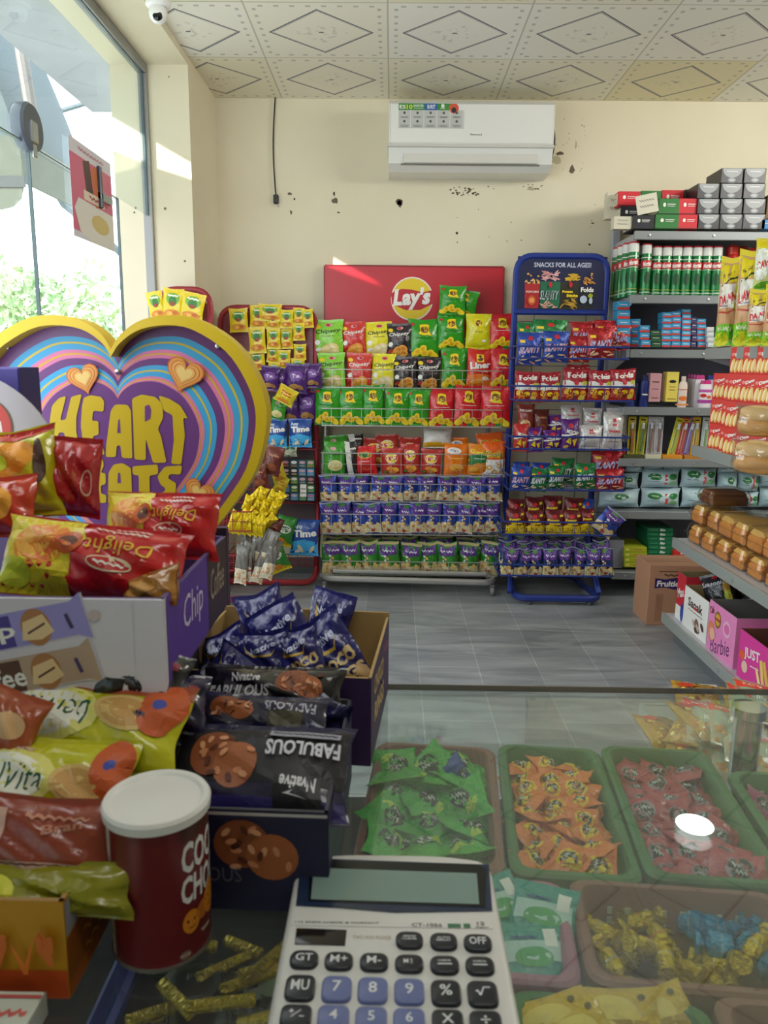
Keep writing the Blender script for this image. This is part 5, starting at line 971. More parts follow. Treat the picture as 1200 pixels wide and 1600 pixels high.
opent(.23, .28, .19, Pp('E88AC0'), kg, [T('Barbie', .0, -.28, .3, I('6A2A6A'), .7, 14, .2, .0), E(-.15, .2, .12, .17, I('8A6A2A')), E(-.15, .2, .09, .12, I('D8A83A')), R(-.15, .2, .2, .05, I('B03A3A')), E(.2, .15, .14, .16, I('F4B8D8')), E(.2, .15, .1, .1, I('E070B0')), T('Cafe', -.38, .32, .14, I('7A4A2A'), .16, 14), E(-.35, -.1, .12, .2, I('E88A5A'), 20), E(-.3, -.14, .1, .12, I('F0B8A0'))], 2.70, 1.22, 'light pink open carton between the white and magenta ones', right=[T('Cookie', 0, .2, .2, I('7A2A3A'), .4)])
opent(.24, .28, .17, Pp('DC3A9A'), Pp('7A4A3E'), [T('JUST', -.1, .12, .26, Wt, .46, 8, 0, .02), R(.0, -.07, .25, .02, Wt, 8), E(-.38, .0, .08, .1, I('E8602A')), E(-.28, -.2, .09, .12, I('F0C8B0')), R(.25, -.15, .08, .7, I('F0CC70'), 20), R(.36, -.12, .08, .7, I('E8B850'), 26), R(.16, -.25, .07, .5, I('F4DC98'), 32)], 2.42, 1.215, 'magenta open carton printed with wafer sticks, nearest on the lowest shelf')
D('bc', 'black and gold snack bag', Fo('2A2A30'), [T('Seasonic', -.05, .24, .12, I('C8C8CC'), .8, 0, 0, .02), E(.0, .4, .1, .05, Rd), R(.36, 0, .18, .9, I('C8963A')), E(.36, -.1, .1, .12, I('B8D040')), E(0, -.3, .3, .15, I('6A5040'))], .13, .17, .07, 2)
for i, (x, Y, z, r1, r2) in enumerate([(1.34, 2.96, .2, -24, -40), (1.45, 3.0, .24, -10, -60), (1.40, 2.86, .16, -20, -75), (1.48, 2.83, .17, 10, -30), (1.52, 2.95, .2, 10, -80)]):
    inst(DS['bc'][0][i % 2], 'snack_bag', 'black and gold snack bag, ' + ('largest, facing the aisle from the white carton', 'behind the largest one in the kraft carton', 'leaning right beside the largest one', 'at the back of the white carton', 'deepest in the kraft carton')[i], 'snack packet', (x, Y, z), (rad(-20), rad(r1), rad(r2)))
inst(DS['sl'][0][0], 'snack_bag', 'white snack bag among the black ones', 'snack packet', (1.44, 2.72, .2), (rad(-30), rad(40), rad(-50)), (1, 1, .8))
# near low display of nimko packets
z0 = .17
nd = thing('low_shelf', 'low grey display shelf at the near right, heaped with savoury packets', 'shelves', (1.05, 1.6, 0))
b = MB(); b.box((-.28, -.5, .155), (.5, .57, .17), gm2, .002).box((-.29, -.5, .13), (-.28, .58, .174), gm2).box((-.28, .57, .13), (.5, .58, .174), gm2); b.build('shelf_board', nd, smooth=0)
b = MB(); b.box((-.2, -.45, 0), (.5, .5, .155), M('5A5E60', .5)); b.build('plinth', nd, smooth=0)
D('nk', 'clear packet of yellow savoury mix', M('C89A30', .35, 0, .5, 70, .5, .4), S(46, -.42, -.42, .42, .42, .05, .035, [I('E8C03A'), I('D89A20'), I('F0D870'), I('B8701E'), I('8A4A1A')], 7) + [E(-.25, .25, .16, .1, I('C83A20')), R(.1, .42, .7, .08, I('D8D4C8'))], .13, .15, .05, 3)
D('rt', 'red-topped savoury packet', M('B0A888', .35, 0, .4, 60, .3, .4), [R(0, .34, .94, .24, I('E0402A')), T('EXTRA', 0, .34, .1, Wt, .6, 0, 0, .04), R(-.1, .04, .6, .34, I('98A890')), T('mix', .1, .0, .12, Wt, .3)] + S(20, -.4, -.42, .4, -.14, .06, .04, [I('D8A848'), I('B87830')], 3), .10, .16, .035, 2)
near = [('nk', 1075, 1092, .30, 55, 10), ('nk', 1052, 1128, .27, 58, -20), ('nk', 1035, 1140, .22, 62, 30), ('nk', 1052, 1165, .21, 60, 0), ('nk', 1080, 1190, .21, 60, 20), ('nk', 1100, 1125, .29, 55, 50), ('nk', 1130, 1130, .28, 60, 10), ('nk', 1170, 1130, .28, 50, -30), ('nk', 1160, 1100, .32, 60, 10), ('nk', 1195, 1150, .26, 55, 40), ('nk', 1120, 1215, .2, 62, -10), ('nk', 1150, 1180, .23, 60, 50), ('nk', 1185, 1205, .2, 60, 0)]
for i, (k, x, y, z, r1, r2) in enumerate(near):
    z -= .06; x += 22; p = G(x, y + 36, z); inst(DS[k][0][i % 3], 'savoury_packet', 'clear packet of yellow savoury mix heaped on the low shelf', 'snack packet', p, (rad(-r1 - 16), rad(r2 * .4), rad(r2 - 20)), group='yellow savoury packets on the low shelf')
for i, (x, y, z, r2) in enumerate([(1090, 1122, .31, 20), (1108, 1150, .27, 30), (1128, 1130, .31, 24), (1150, 1160, .29, 30), (1132, 1192, .24, 28), (1190, 1180, .27, 20), (1155, 1100, .35, 40), (1175, 1090, .35, 20)]):
    z -= .07; x += 14; p = G(x, y + 40, z); inst(DS['rt'][0][i % 2], 'savoury_packet', 'red-topped savoury packet lying on the yellow packets', 'snack packet', p, (rad(-72), rad(r2 * .6), rad(-10)), group='red-topped packets on the low shelf')
# ============================================================ GLASS COUNTER
ZG = .755
ct = thing('glass_counter', 'glass-topped sales counter in the foreground with an inner shelf', 'counter', (0, .55, 0))
def cbx(mb, a, b, m, c=0): mb.box(L(ct, a), L(ct, b), m, c)
tg = hazy_glass('counter_glass', .025)
b = MB(); cbx(b, (-.95, .08, ZG - .008), (.95, .955, ZG), tg); b.build('glass_top', ct, smooth=0)
b = MB(); ge = M('7A6A60', .25); cbx(b, (-.95, .955, ZG - .008), (.95, .9565, ZG), ge); b.build('glass_edge', ct, smooth=0)
b = MB(); cbx(b, (-.95, .945, .60), (.95, .949, ZG - .008), glass_mat('front_glass', (.97, .99, .98), .03)); b.build('front_glass', ct, smooth=0)
b = MB(); cbx(b, (-.95, .10, .585), (.95, .945, .597), M('2A2C30', .35)); b.build('inner_shelf', ct, smooth=0)
b = MB(); cbx(b, (-.93, .12, .02), (.93, .90, .585), M('4A3A32', .6), .004); b.build('cabinet', ct)
cr = M('C8CACA', .12, 1)
for x in (.462, -.9):
    b = MB(); b.lathe([(.017, .597), (.017, .735)], cr, 24, Matrix.Translation((x, .372, 0))).lathe([(.002, .7465), (.021, .7465), (.021, .734), (.017, .73)], cr, 24, Matrix.Translation((x, .372, 0))); b.build('post', ct)
pl = thing('glare_disc', 'bright white disc added as lamp glare in the counter glass at right', 'glare', G(1085, 1292, .744)); pl.location.z = .7465  # glowing disc added in place of a lamp's reflection on the glass
MB().lathe([(.002, 0), (.0175, 0), (.0175, -.006), (.002, -.006)], M('D8D8D8', .3), 26).build('rim', pl); MB().lathe([(.001, .0004), (.0165, .0004), (.0165, 0), (.001, 0)], emis('FFFFFF', 9), 26).build('glow_face', pl)
# ------------------------------------------------------------ baskets of sweets
def basket_mesh(w_, d_, h_, m, front_slots=True):
    b = MB(); inn = .014
    def ring(i_, z, r=.02): return fillet([(-w_ / 2 + i_, -d_ / 2 + i_, z), (w_ / 2 - i_, -d_ / 2 + i_, z), (w_ / 2 - i_, d_ / 2 - i_, z), (-w_ / 2 + i_, d_ / 2 - i_, z)], r, 4, True)
    rs = [ring(.016, 0), ring(.010, h_ - .012), ring(.0, h_ - .012), ring(.0, h_ - .003), ring(.003, h_), ring(.009, h_), ring(.0125, h_ - .006), ring(.0185, .003)]
    k = len(rs[0]); vs = [p for r in rs for p in r]
    fs = [(i * k + j, i * k + (j + 1) % k, (i + 1) * k + (j + 1) % k, (i + 1) * k + j) for i in range(len(rs) - 1) for j in range(k)] + [tuple(range(k))[::-1], tuple(range((len(rs) - 1) * k, len(rs) * k))]
    b.add(vs, fs, m); lt = M('B9C2AE', .6)
    for j in range(2):
        for i in range(8):
            x = -w_ * .3 + w_ * .6 * i / 7; z = h_ - .022 - .011 * j; b.box((x - .0022, d_ / 2 - .0165, z - .0035), (x + .0022, d_ / 2 - .0155 + .0002, z + .0035), lt)
            b.box((x - .0022, d_ / 2 - .0095, z - .0035), (x + .0022, d_ / 2 - .0075, z + .0035), lt)
    return b
gr_ = M('4F7F4A', .5, var=.25, bs=12); br_ = M('96675A', .5, var=.25, bs=12); pk_ = M('B0708A', .5, var=.25, bs=12)
RZ = rad(-5)
def bskt(p_bl, p_br, p_fl, p_fr, m, label, z=.675, d=None):
    ps = [G(*p, z) for p in (p_bl, p_br, p_fl, p_fr)]; c = sum(ps, Vector()) / 4
    w_ = ((ps[1] - ps[0]).length + (ps[3] - ps[2]).length) / 2; d_ = d or ((ps[0] - ps[2]).length + (ps[1] - ps[3]).length) / 2
    o = basket_mesh(w_ * .985, d_, z - .598, m).build('sweet_basket', loc=(c.x, c.y, .598), label=label, cat='basket'); o.rotation_euler = (0, 0, RZ); return o, w_, d_
def scatter(o, w_, d_, n, meshes, label, group, name='sweet', z1=.655, lay=3, sz=.038, clear_=.02, cat='sweet', y0=-1, tiltm=32):
    r = random.Random(n * 7 + len(group)); nx = max(1, round((w_ - clear_ * 2) / sz)); ny = max(1, round((d_ - clear_ * 2) / sz)); cnt = 0
    cells = [(i, j, k) for k in range(lay) for j in range(ny) for i in range(nx)]; cells = cells[-n:] if n < len(cells) else cells
    for (i, j, k) in cells:
        x = -w_ / 2 + clear_ + (i + .5 + (k % 2) * .3 - .15) * (w_ - 2 * clear_) / nx + r.uniform(-.004, .004); y = -d_ / 2 + clear_ + (j + .5 + (k % 2) * .25) * (d_ - 2 * clear_) / ny * .97 + r.uniform(-.004, .004)
        z = .615 + (z1 - .615) * (k + 1) / lay + r.uniform(-.003, .003); p = Matrix.Rotation(RZ, 4, 'Z') @ Vector((x, y, 0)) + o.location
        R3 = Matrix.Rotation(r.uniform(-pi, pi), 4, 'Z') @ Matrix.Rotation(rad(r.uniform(-tiltm, tiltm)), 4, 'Y') @ Matrix.Rotation(rad(-90 + r.uniform(-tiltm, tiltm)), 4, 'X'); off = R3 @ Vector((0, 0, meshes[0][1] / 2))
        s_ = r.uniform(.85, 1.12); inst(r.choice(meshes)[0], name, label, cat, (p.x - off.x, p.y - off.y, z - off.z * .6), R3.to_euler(), (s_, s_, s_), group); cnt += 1
def sweet(base, dec, w_=.05, h_=.036, t=.015, nv=3, s0=0): return [(pouch(w_, h_, t, Fs(base), dec, s0 + i, crimp=.12, nu=10, nv=8, wr=3.2, eps=.0004, L=w_ / 7).mesh('sweet_' + base), h_) for i in range(nv)]
lg = [E(0, 0, .2, .27, I('3A4038'), 20), SC(-.13, .13, .06, .07, .04, I('D4D8D0'), 4), SC(-.12, .12, -.1, .06, .03, I('D4D8D0'), 4)]
so = [E(0, 0, .26, .38, Ye, 10)] + lg; sp_ = [E(0, 0, .24, .33, I('9A8A92'), 10)] + lg; sg_ = [E(.2, -.2, .2, .1, I('C8E05A'), 40)] + lg
o, w_, d_ = bskt((578, 1160), (772, 1164), (560, 1350), (795, 1362), br_, 'brown plastic basket heaped with green sweets behind the calculator')
scatter(o, w_, d_, 30, sweet('4CBA46', sg_, .068, .052, .02), 'green wrapped sweet in the brown basket behind the calculator', 'green wrapped sweets', lay=3, sz=.044, z1=.668)
ps_ = G(706, 1222, .68); inst(sweet('3A5AB8', lg, .045, .03, .018, 1)[0][0], 'sweet', 'single blue wrapped sweet among the green ones', 'sweet', ps_, (rad(-50), rad(60), 0))
o, w_, d_ = bskt((776, 1163), (932, 1166), (798, 1370), (1012, 1373), gr_, 'green plastic basket of orange sweets, next to the green sweets')
scatter(o, w_, d_, 60, sweet('EE8238', so, .048, .034, .016), 'orange wrapped sweet in the green basket beside the green sweets', 'orange wrapped sweets', lay=3, sz=.030, z1=.663)
o, w_, d_ = bskt((938, 1166), (1097, 1168), (1012, 1378), (1242, 1380), gr_, 'green plastic basket of red sweets under the round glare disc')
scatter(o, w_, d_, 44, sweet('BC525A', sp_, .056, .040, .017), 'red wrapped sweet in the green basket under the glare disc', 'red wrapped sweets', lay=3, sz=.034, z1=.655)
o, w_, d_ = bskt((1118, 1204), (1262, 1206), (1262, 1372), (1440, 1375), gr_, 'green plastic basket at the far right edge with magenta sweets')
scatter(o, w_, d_, 14, sweet('A83A6E', sp_, .05, .038, .015), 'magenta wrapped sweet in the basket at the right edge', 'magenta wrapped sweets', lay=1, sz=.042, z1=.65)
o, w_, d_ = bskt((700, 1367), (884, 1372), (690, 1530), (908, 1534), pk_, 'pink plastic basket with teal sachets right of the calculator')
D('tl', 'teal sachet', Fs('2A9A8E'), [R(0, .0, .9, .3, I('B8D8D0')), E(0, -.1, .3, .15, I('3AA85A')), R(.3, .2, .2, .3, Wt), SC(-.3, .1, .2, .02, .02, I('1A4A8A'), 5)], .062, .058, .013, 2)
for i, (x, y, z, r1, r2) in enumerate([(842, 1545, .655, -72, 2), (842, 1478, .66, -66, -18), (800, 1462, .655, -66, 24)]): inst(DS['tl'][0][i % 2], 'sachet', 'teal and white sachet in the pink basket, ' + ('front one with a white label', 'middle one', 'rearmost, partly behind the calculator')[i], 'sachet', G(x, y, z), (rad(r1), 0, rad(r2)))
o, w_, d_ = bskt((889, 1377), (1225, 1386), (915, 1545), (1300, 1556), br_, 'wide brown basket of gold and blue twist-wrapped sweets')
def twist(m, m2, l_=.045, r=.0085):
    prof = [(.0095, -l_ / 2), (.009, -l_ * .42), (.003, -l_ * .3), (r * .9, -l_ * .22), (r, 0), (r * .9, l_ * .22), (.003, l_ * .3), (.009, l_ * .42), (.0095, l_ / 2)]
    b = MB(); b.lathe(prof, m, 12); b.lathe([(r * 1.01 * sin(pi * k / 6) ** .2 if 0 < k < 6 else r * .9, -l_ * .06 + l_ * .02 * k) for k in range(7)], m2, 12); return b.mesh('sweet_twist')
gf = M('D8B81E', .22, .5, .8, 160); bf = M('3A9AC8', .25, .3, .8, 160); sf = M('C8D8E0', .2, .6, .8, 160)
TW = [twist(gf, M('E8E0B0', .3, .3)), twist(gf, M('C83A2A', .3)), twist(bf, sf, .04, .012), twist(gf, sf)]
r = random.Random(11)
for i, (x, y) in enumerate([(945, 1415), (975, 1408), (940, 1455), (965, 1470), (1000, 1440), (1010, 1480), (985, 1500), (1030, 1465), (1040, 1500), (1060, 1510), (1025, 1425), (955, 1505), (1085, 1520), (1150, 1500), (1180, 1480), (1120, 1505)]):
    inst(TW[(0, 1, 3)[i % 3]], 'sweet', 'gold foil twist-wrapped sweet in the wide brown basket', 'sweet', G(x, y, .635 + .012 * (i % 3)), (rad(75 + r.uniform(-20, 20)), 0, r.uniform(-pi, pi)), (1, 1, 1), 'gold twist-wrapped sweets')
for i, (x, y) in enumerate([(1080, 1440), (1110, 1450), (1160, 1430), (1125, 1480), (1185, 1450), (1190, 1500)]): inst(TW[2], 'sweet', 'blue foil twist-wrapped sweet in the wide brown basket', 'sweet', G(x, y, .645), (rad(80 + r.uniform(-15, 15)), 0, r.uniform(-pi, pi)), (1.1, 1.1, 1.1), 'blue twist-wrapped sweets')
for i, (x, y) in enumerate([(1020, 1485), (940, 1430), (1090, 1525), (970, 1440), (1140, 1520)]): inst(TW[1], 'sweet', 'red-banded twist-wrapped sweet in the wide brown basket', 'sweet', G(x, y, .63), (rad(85), 0, r.uniform(-pi, pi)), (.9, .9, .9), 'red-banded twist sweets')
o, w_, d_ = bskt((796, 1537), (1108, 1540), (800, 1790), (1180, 1800), gr_, 'green plastic basket of yellow sachets at the bottom edge', d=.115)
D('ys', 'yellow sachet', Fs('D8B020'), [E(-.1, 0, .35, .35, I('E8CC60')), R(.1, -.15, .5, .14, I('B8922A')), E(.3, .3, .05, .06, I('6A5A2A'))], .065, .042, .014, 2)
for i, (x, y, r1, r2) in enumerate([(885, 1650, -66, 12), (975, 1640, -60, -8), (1050, 1638, -66, 14), (935, 1665, -66, 30)]): inst(DS['ys'][0][i % 2], 'sachet', 'yellow sachet in the front green basket, ' + ('leftmost', 'second from the right', 'rightmost with the dark dot', 'lowest')[i], 'sachet', G(x, y, .66), (rad(r1), rad(-8), rad(r2)))
o, w_, d_ = bskt((1128, 1545), (1300, 1549), (1170, 1790), (1380, 1800), br_, 'brown plastic basket at the bottom right corner', d=.115)
# dark tray with gold wrapped toffees, lower left under the glass
tgw = [(352, 1510, 40, 1.0), (392, 1530, 35, 1.0), (345, 1568, 15, 1.0), (418, 1590, 25, .9), (300, 1480, 10, .8), (430, 1492, 60, .8), (380, 1480, -20, .7), (235, 1585, 30, .7), (275, 1560, -40, .8)]
def bar_sweet():
    b = MB(); b.box((-.024, -.0065, -.004), (.024, .0065, .004), M('2E3A38', .35), .003)
    for s_ in (-1, 1): b.prism([(s_ * .024, -.005), (s_ * .034, -.008), (s_ * .034, .008), (s_ * .024, .005)], -.001, .001, gf, Matrix.Rotation(pi / 2, 4, 'X'))
    b.box((-.006, -.0067, -.0042), (.006, .0067, .0042), M('A8B0A8', .4)); return b.mesh('toffee')
BS = bar_sweet(); GB2 = MB().box((-.03, -.005, -.004), (.03, .005, .004), gf, .002).mesh('gold_stick')
for i, (x, y, a_, s_) in enumerate(tgw): inst(GB2, 'toffee', 'gold foil toffee stick under the glass left of the calculator', 'sweet', G(x, y, .612 + .008 * (i % 3)), (rad(10), rad(5), rad(a_)), (s_, 1.1, 1), 'gold toffee sticks')
for i, (x, y, a_) in enumerate([(365, 1550, -60), (395, 1560, -70), (420, 1520, 20), (330, 1530, 10), (300, 1590, 5), (270, 1530, -20), (410, 1570, 80)]): inst(BS, 'toffee', 'dark wrapped toffee with gold ends left of the calculator', 'sweet', G(x, y, .603 + .007 * (i % 2)), (0, rad(6), rad(a_)), (1, 1, 1), 'dark toffees')
b = MB(); b.box((-.012, -.09, 0), (.012, .09, .02), M('1E3AA8', .3, .2), .005); o = b.build('chocolate_bar', loc=G(185, 1560, .598) , label='blue foil bar lying under the glass below the can', cat='sweet'); o.location.z = .598; o.location.y -= .03
for i, (x, y) in enumerate([(305, 1560), (310, 1615)]):
    b = MB(); b.lathe([(.001, 0), (.027, 0), (.028, .012), (.026, .016), (.001, .017)], M('20242A', .3), 24).lathe([(.018, .0172), (.021, .0178), (.024, .0172)], M('8A9A9E', .3, .8), 24); q = G(x, y, .598); b.build('round_tin', loc=(q.x, q.y, .598), label='dark round tin with a silver ring under the glass, ' + ('rear one' if i == 0 else 'front one'), cat='tin')
p = G(425, 1545, .61); MB().lathe([(.002, 0), (.012, .001), (.013, .004), (.002, .006)], M('A8C0A8', .4), 18).build('coin_sweet', loc=p, label='round pale green sweet beside the calculator edge', cat='sweet')

# ============================================================ CALCULATOR
ca = thing('calculator', 'white desk calculator with grey-green display lying on the glass counter', 'calculator', (.006, .352, ZG)); TA = rad(3.6); ca.rotation_euler = (TA, 0, 0)
CW, CL, TH = .156, .198, .019
cm_ = Matrix.Translation(ca.location) @ Matrix.Rotation(TA, 4, 'X'); ci = cm_.inverted()
def cq(x, y, zt=TH):    # crop pixel -> local point on the face
    r_ = ray(400 + x / 2.857, 1300 + y / 2.857); o_ = ci @ CAM; d_ = (ci.to_3x3() @ r_); t_ = (zt - o_.z) / d_.z; return o_ + d_ * t_
def slab(mb, pts, z0, z1, bev, mat, mtop=None):
    n = len(pts); cx_ = sum(p[0] for p in pts) / n; cy_ = sum(p[1] for p in pts) / n; w2 = max(abs(p[0] - cx_) for p in pts); h2 = max(abs(p[1] - cy_) for p in pts)
    lv = [(0, z0), (0, z1 - bev), (bev * .35, z1 - bev * .35), (bev, z1)]; vs = []
    for i_, z in lv: vs += [(cx_ + (x - cx_) * (1 - i_ / w2), cy_ + (y - cy_) * (1 - i_ / h2), z) for x, y in pts]
    fs = [(i * n + j, i * n + (j + 1) % n, (i + 1) * n + (j + 1) % n, (i + 1) * n + j) for i in range(3) for j in range(n)] + [tuple(range(3 * n, 4 * n)), tuple(range(n))[::-1]]
    return mb.add(vs, fs, mat)
def rrect(cx_, cy_, w_, h_, r_): return [(p.x, p.y) for p in fillet([(cx_ - w_ / 2, cy_ - h_ / 2, 0), (cx_ + w_ / 2, cy_ - h_ / 2, 0), (cx_ + w_ / 2, cy_ + h_ / 2, 0), (cx_ - w_ / 2, cy_ + h_ / 2, 0)], r_, 5, True)]
pw_ = M('D9D9D6', .38); yt = cq(600, 95).y
out = [(p.x, p.y) for p in fillet([(-CW / 2, 0, 0), (CW / 2, 0, 0), (CW / 2 - .002, yt - .006, 0), (CW * .25, yt - .0005, 0), (-CW * .25, yt - .0005, 0), (-CW / 2 + .002, yt - .006, 0)], .013, 6, True)]
b = MB(); slab(b, out, 0, TH, .0045, pw_); b.decals([], None, 1, 1); b.build('body', ca, smooth=50)
f_ = MB(); f_.tube([(-.05, yt - .02, 0.001), (-.05, yt - .02, -.0105)], .006, M('333336', .6), 12); f_.build('foot', ca); f_ = MB(); f_.tube([(.05, yt - .02, 0.001), (.05, yt - .02, -.0105)], .006, M('333336', .6), 12); f_.build('foot', ca)
def poly(b, pts, z, mat): b.decals([P([(p[0], p[1]) for p in pts], mat)], lambda a, c, o: (a, c, TH + z), 1, 1)
sc_ = MB()
bz_ = [cq(x, y) for x, y in ((200, 118), (1040, 148), (1055, 355), (900, 358), (620, 362), (380, 342), (178, 332))]
poly(sc_, [(p.x, p.y) for p in bz_], .0006, M('23304A', .12)); sc_.build('bezel', ca)
fr_ = MB(); q = [cq(*p) for p in ((245, 128), (1000, 150), (1030, 172), (1022, 340), (235, 312), (238, 140))]; poly(fr_, [(p.x, p.y) for p in q], .0009, M('0E0F12', .2)); fr_.build('display_frame', ca)
lc = MB(); q = [cq(*p) for p in ((258, 165), (985, 190), (996, 328), (245, 306))]; poly(lc, [(p.x, p.y) for p in q], .0012, M('7E968F', .3)); lc.build('display', ca)
so_ = MB(); q = [cq(*p) for p in ((180, 430), (405, 438), (398, 510), (172, 503))]; slab(so_, [(p.x, p.y) for p in q][::-1], TH - .001, TH + .0006, .0004, M('201A18', .15)); so_.build('solar_panel', ca)
pr_ = MB(); gk = I('6A6C6C')
def ct_(s, x0, y0, x1, y1, m, z=.0003):
    a = cq(x0, y0); c = cq(x1, y1); pr_.decals([T(s, (a.x + c.x) / 2, (a.y + c.y) / 2, abs(a.y - c.y), m, abs(c.x - a.x))], lambda u_, v_, o: (u_, v_, TH + z), 1, 1)
ct_('112 STEPS CHECK & CORRECT', 175, 398, 550, 412, gk); ct_('CT-1056', 695, 407, 832, 426, gk); ct_('12', 985, 402, 1022, 418, gk); ct_('digits', 978, 422, 1040, 432, gk); ct_('TWO WAY POWER', 432, 462, 605, 482, I('C0B4A4'))
for (x0, x1) in ((855, 915), (925, 958)): a = cq(x0, 410); c = cq(x1, 430); pr_.decals([R((a.x + c.x) / 2, (a.y + c.y) / 2, c.x - a.x, a.y - c.y, I('4A7A5A'))], lambda u_, v_, o: (u_, v_, TH + .0003), 1, 1)
a = cq(150, 412); c = cq(1060, 440); pr_.decals([R((a.x + c.x) / 2, (a.y + c.y) / 2, c.x - a.x, .0005, I('B0B0AC'))], lambda u_, v_, o: (u_, v_, TH + .0002), 1, 1); pr_.build('printing', ca, smooth=0)
KD = M('20242C', .3); KBl = M('6A75A6', .35); wi_ = I('E4E6EA')
def key(x, y, wpx, hpx, s, mat, rnd_=.4, lab=None, sub=None):
    p = cq(x, y); a = cq(x - wpx / 2, y); c = cq(x + wpx / 2, y); u_ = cq(x, y - hpx / 2); d_ = cq(x, y + hpx / 2); kw = c.x - a.x; kh = u_.y - d_.y
    b = MB(); slab(b, rrect(p.x, p.y, kw, kh, min(kw, kh) * rnd_), TH - .001, TH + .003, .0012, mat)
    sf_ = lambda u2, v2, o: (p.x + u2, p.y + v2 + kh * .06, TH + .0032)
    ds = lab or [T(s, 0, 0, kh * .42, wi_, min(kw * .6, kh * .42 * text2d(s, 0)[1] * 1.1), 0, 0, .008)]
    b.decals(ds, sf_, 1, 1); b.build('key', ca, smooth=50)
kh0 = .0075
for (x, y, s_, s2) in ((685, 492, 'GRAND', 'CLEAR'), (838, 498, 'AUTO', 'REPLAY')): key(x, y, 122, 74, s_, KD, .46, [T(s_, 0, .0013, .0015, wi_, .009), T(s2, 0, -.0009, .0015, wi_, .010)])
key(990, 505, 126, 76, 'OFF', KD, .46)
for (x, y, s_) in ((215, 578, 'GT'), (370, 585, 'M+'), (527, 590, 'M-')): key(x, y, 128, 78, s_, KD, .46)
key(684, 597, 128, 78, 'M', KD, .46, [T('M', -.0022, 0, .0034, wi_, None, 0, 0, .03), T('R', .0016, .0010, .0017, wi_), T('C', .0016, -.0012, .0017, wi_)])
for x, y in ((842, 603), (1000, 607)): key(x, y, 130, 80, 'CHECK', KD, .46, [T('CHECK', 0, .0015, .0014, wi_, .009), R(0, -.0012, .0095, .0009, wi_)])
for i, (s_, m_) in enumerate((('MU', KD), ('7', KBl), ('8', KBl), ('9', KBl), ('%', KD))): key((197, 360, 521, 684, 848)[i], (705, 710, 716, 722, 728)[i], 134, 114, s_, m_, .3)
key(1012, 733, 136, 116, '', KD, .3, [P([(-.0045, 0), (-.003, .0008), (-.0015, -.002), (.0005, .003), (.005, .003), (.005, .0022), (.001, .0022), (-.001, -.0034), (-.0022, -.0034), (-.0032, -.0005), (-.0042, -.001)][::-1], wi_)])
key(178, 832, 140, 100, '', KD, .3, [T('+', -.003, .0015, .003, wi_, .003), R(0, 0, .0075, .0006, wi_, 40), R(.0035, -.002, .003, .0007, wi_)])
for i, (s_, m_) in enumerate((('4', KBl), ('5', KBl), ('6', KBl), ('X', KD))): key((345, 514, 684, 856)[i], (836, 843, 850, 856)[i], 142, 104, s_, m_, .3)
key(1026, 862, 144, 106, '', KD, .3, [R(0, 0, .006, .0008, wi_), E(0, .002, .0008, .0008, wi_), E(0, -.002, .0008, .0008, wi_)])
for j, rw_ in enumerate((('C', '1', '2', '3', '-', '='), ('ON', '0', '00', '.', '+', '='))):
    for i, s_ in enumerate(rw_):
        y = 965 + 140 * j + i * 6; key((150, 325, 506, 684, 864, 1044)[i] + (-(i - 3) * -6) * j, y, 150, 106, s_, KBl if 0 < i < 4 else KD, .3)

# ============================================================ CAN
cp = G(245, 1250, .866); cn_ = thing('snack_can', 'maroon cylindrical snack can with a white plastic lid beside the calculator', 'can', (cp.x, cp.y, ZG)); CR = .0345; CH = .106
cbm = M('6E1A1E', .3, .1, 0, 40, 0, .3)
b = MB(); b.lathe([(.034, .0), (CR + .001, .001), (CR + .001, .004)], M('B0A8A0', .25, .8), 40).lathe([(CR, .003), (CR, CH)], cbm, 48)
sfc = lambda a, c, o: ((CR + o) * sin(a / CR), -(CR + o) * cos(a / CR), CH / 2 + c); UW = 2 * pi * CR
def an(d): return d / 360.
b.decals([R(an(-66), 0, an(34), .97, I('C8BEAE')), R(an(-66), -.1, an(20), .3, I('A89A88')), E(an(-62), .12, an(10), .04, I('C8702A')), SC(an(-78), an(-55), -.3, .01, .01, I('6A5A4A'), 5), R(an(76), .44, an(70), .1, I('4A2014')),
          T('COCO', an(78), .27, .22, I('DADADA'), an(72), 0, .05, .03), T('CHOCO', an(82), .04, .2, I('DADADA'), an(84), 0, .05, .03),
          E(an(52), -.2, an(12), .085, I('D8861E')), E(an(70), -.17, an(10), .07, I('B8661A')), E(an(88), -.14, an(16), .12, I('D8861E')), E(an(47), -.19, an(1.5), .012, I('5A2A10')), E(an(56), -.19, an(1.5), .012, I('5A2A10')), P([(an(46), -.23), (an(50), -.25), (an(56), -.245), (an(59), -.22), (an(56), -.235), (an(50), -.24)][::-1], I('5A2A10')),
          E(an(82), -.12, an(1.5), .012, I('5A2A10')), E(an(92), -.12, an(1.5), .012, I('5A2A10')), P([(an(80), -.17), (an(86), -.2), (an(92), -.195), (an(97), -.16), (an(92), -.185), (an(86), -.19)][::-1], I('5A2A10')), SC(an(66), an(84), -.32, .012, .01, I('D8C0A8'), 5), E(an(42), -.42, an(7), .03, I('8A6A5A')), SC(an(36), an(48), -.42, .006, .005, I('C8B8A8'), 3)], sfc, UW, CH, L=CR * .25, eps=.0003, st=.00003)
b.build('body', cn_)
MB().lathe([(CR + .0003, CH - .001), (CR + .0025, CH), (CR + .003, CH + .006), (CR + .0015, CH + .0085), (CR - .002, CH + .008), (CR - .004, CH + .006), (.012, CH + .006), (.008, CH + .0068), (.001, CH + .0068)], M('E6E6E2', .35), 48).build('lid', cn_)
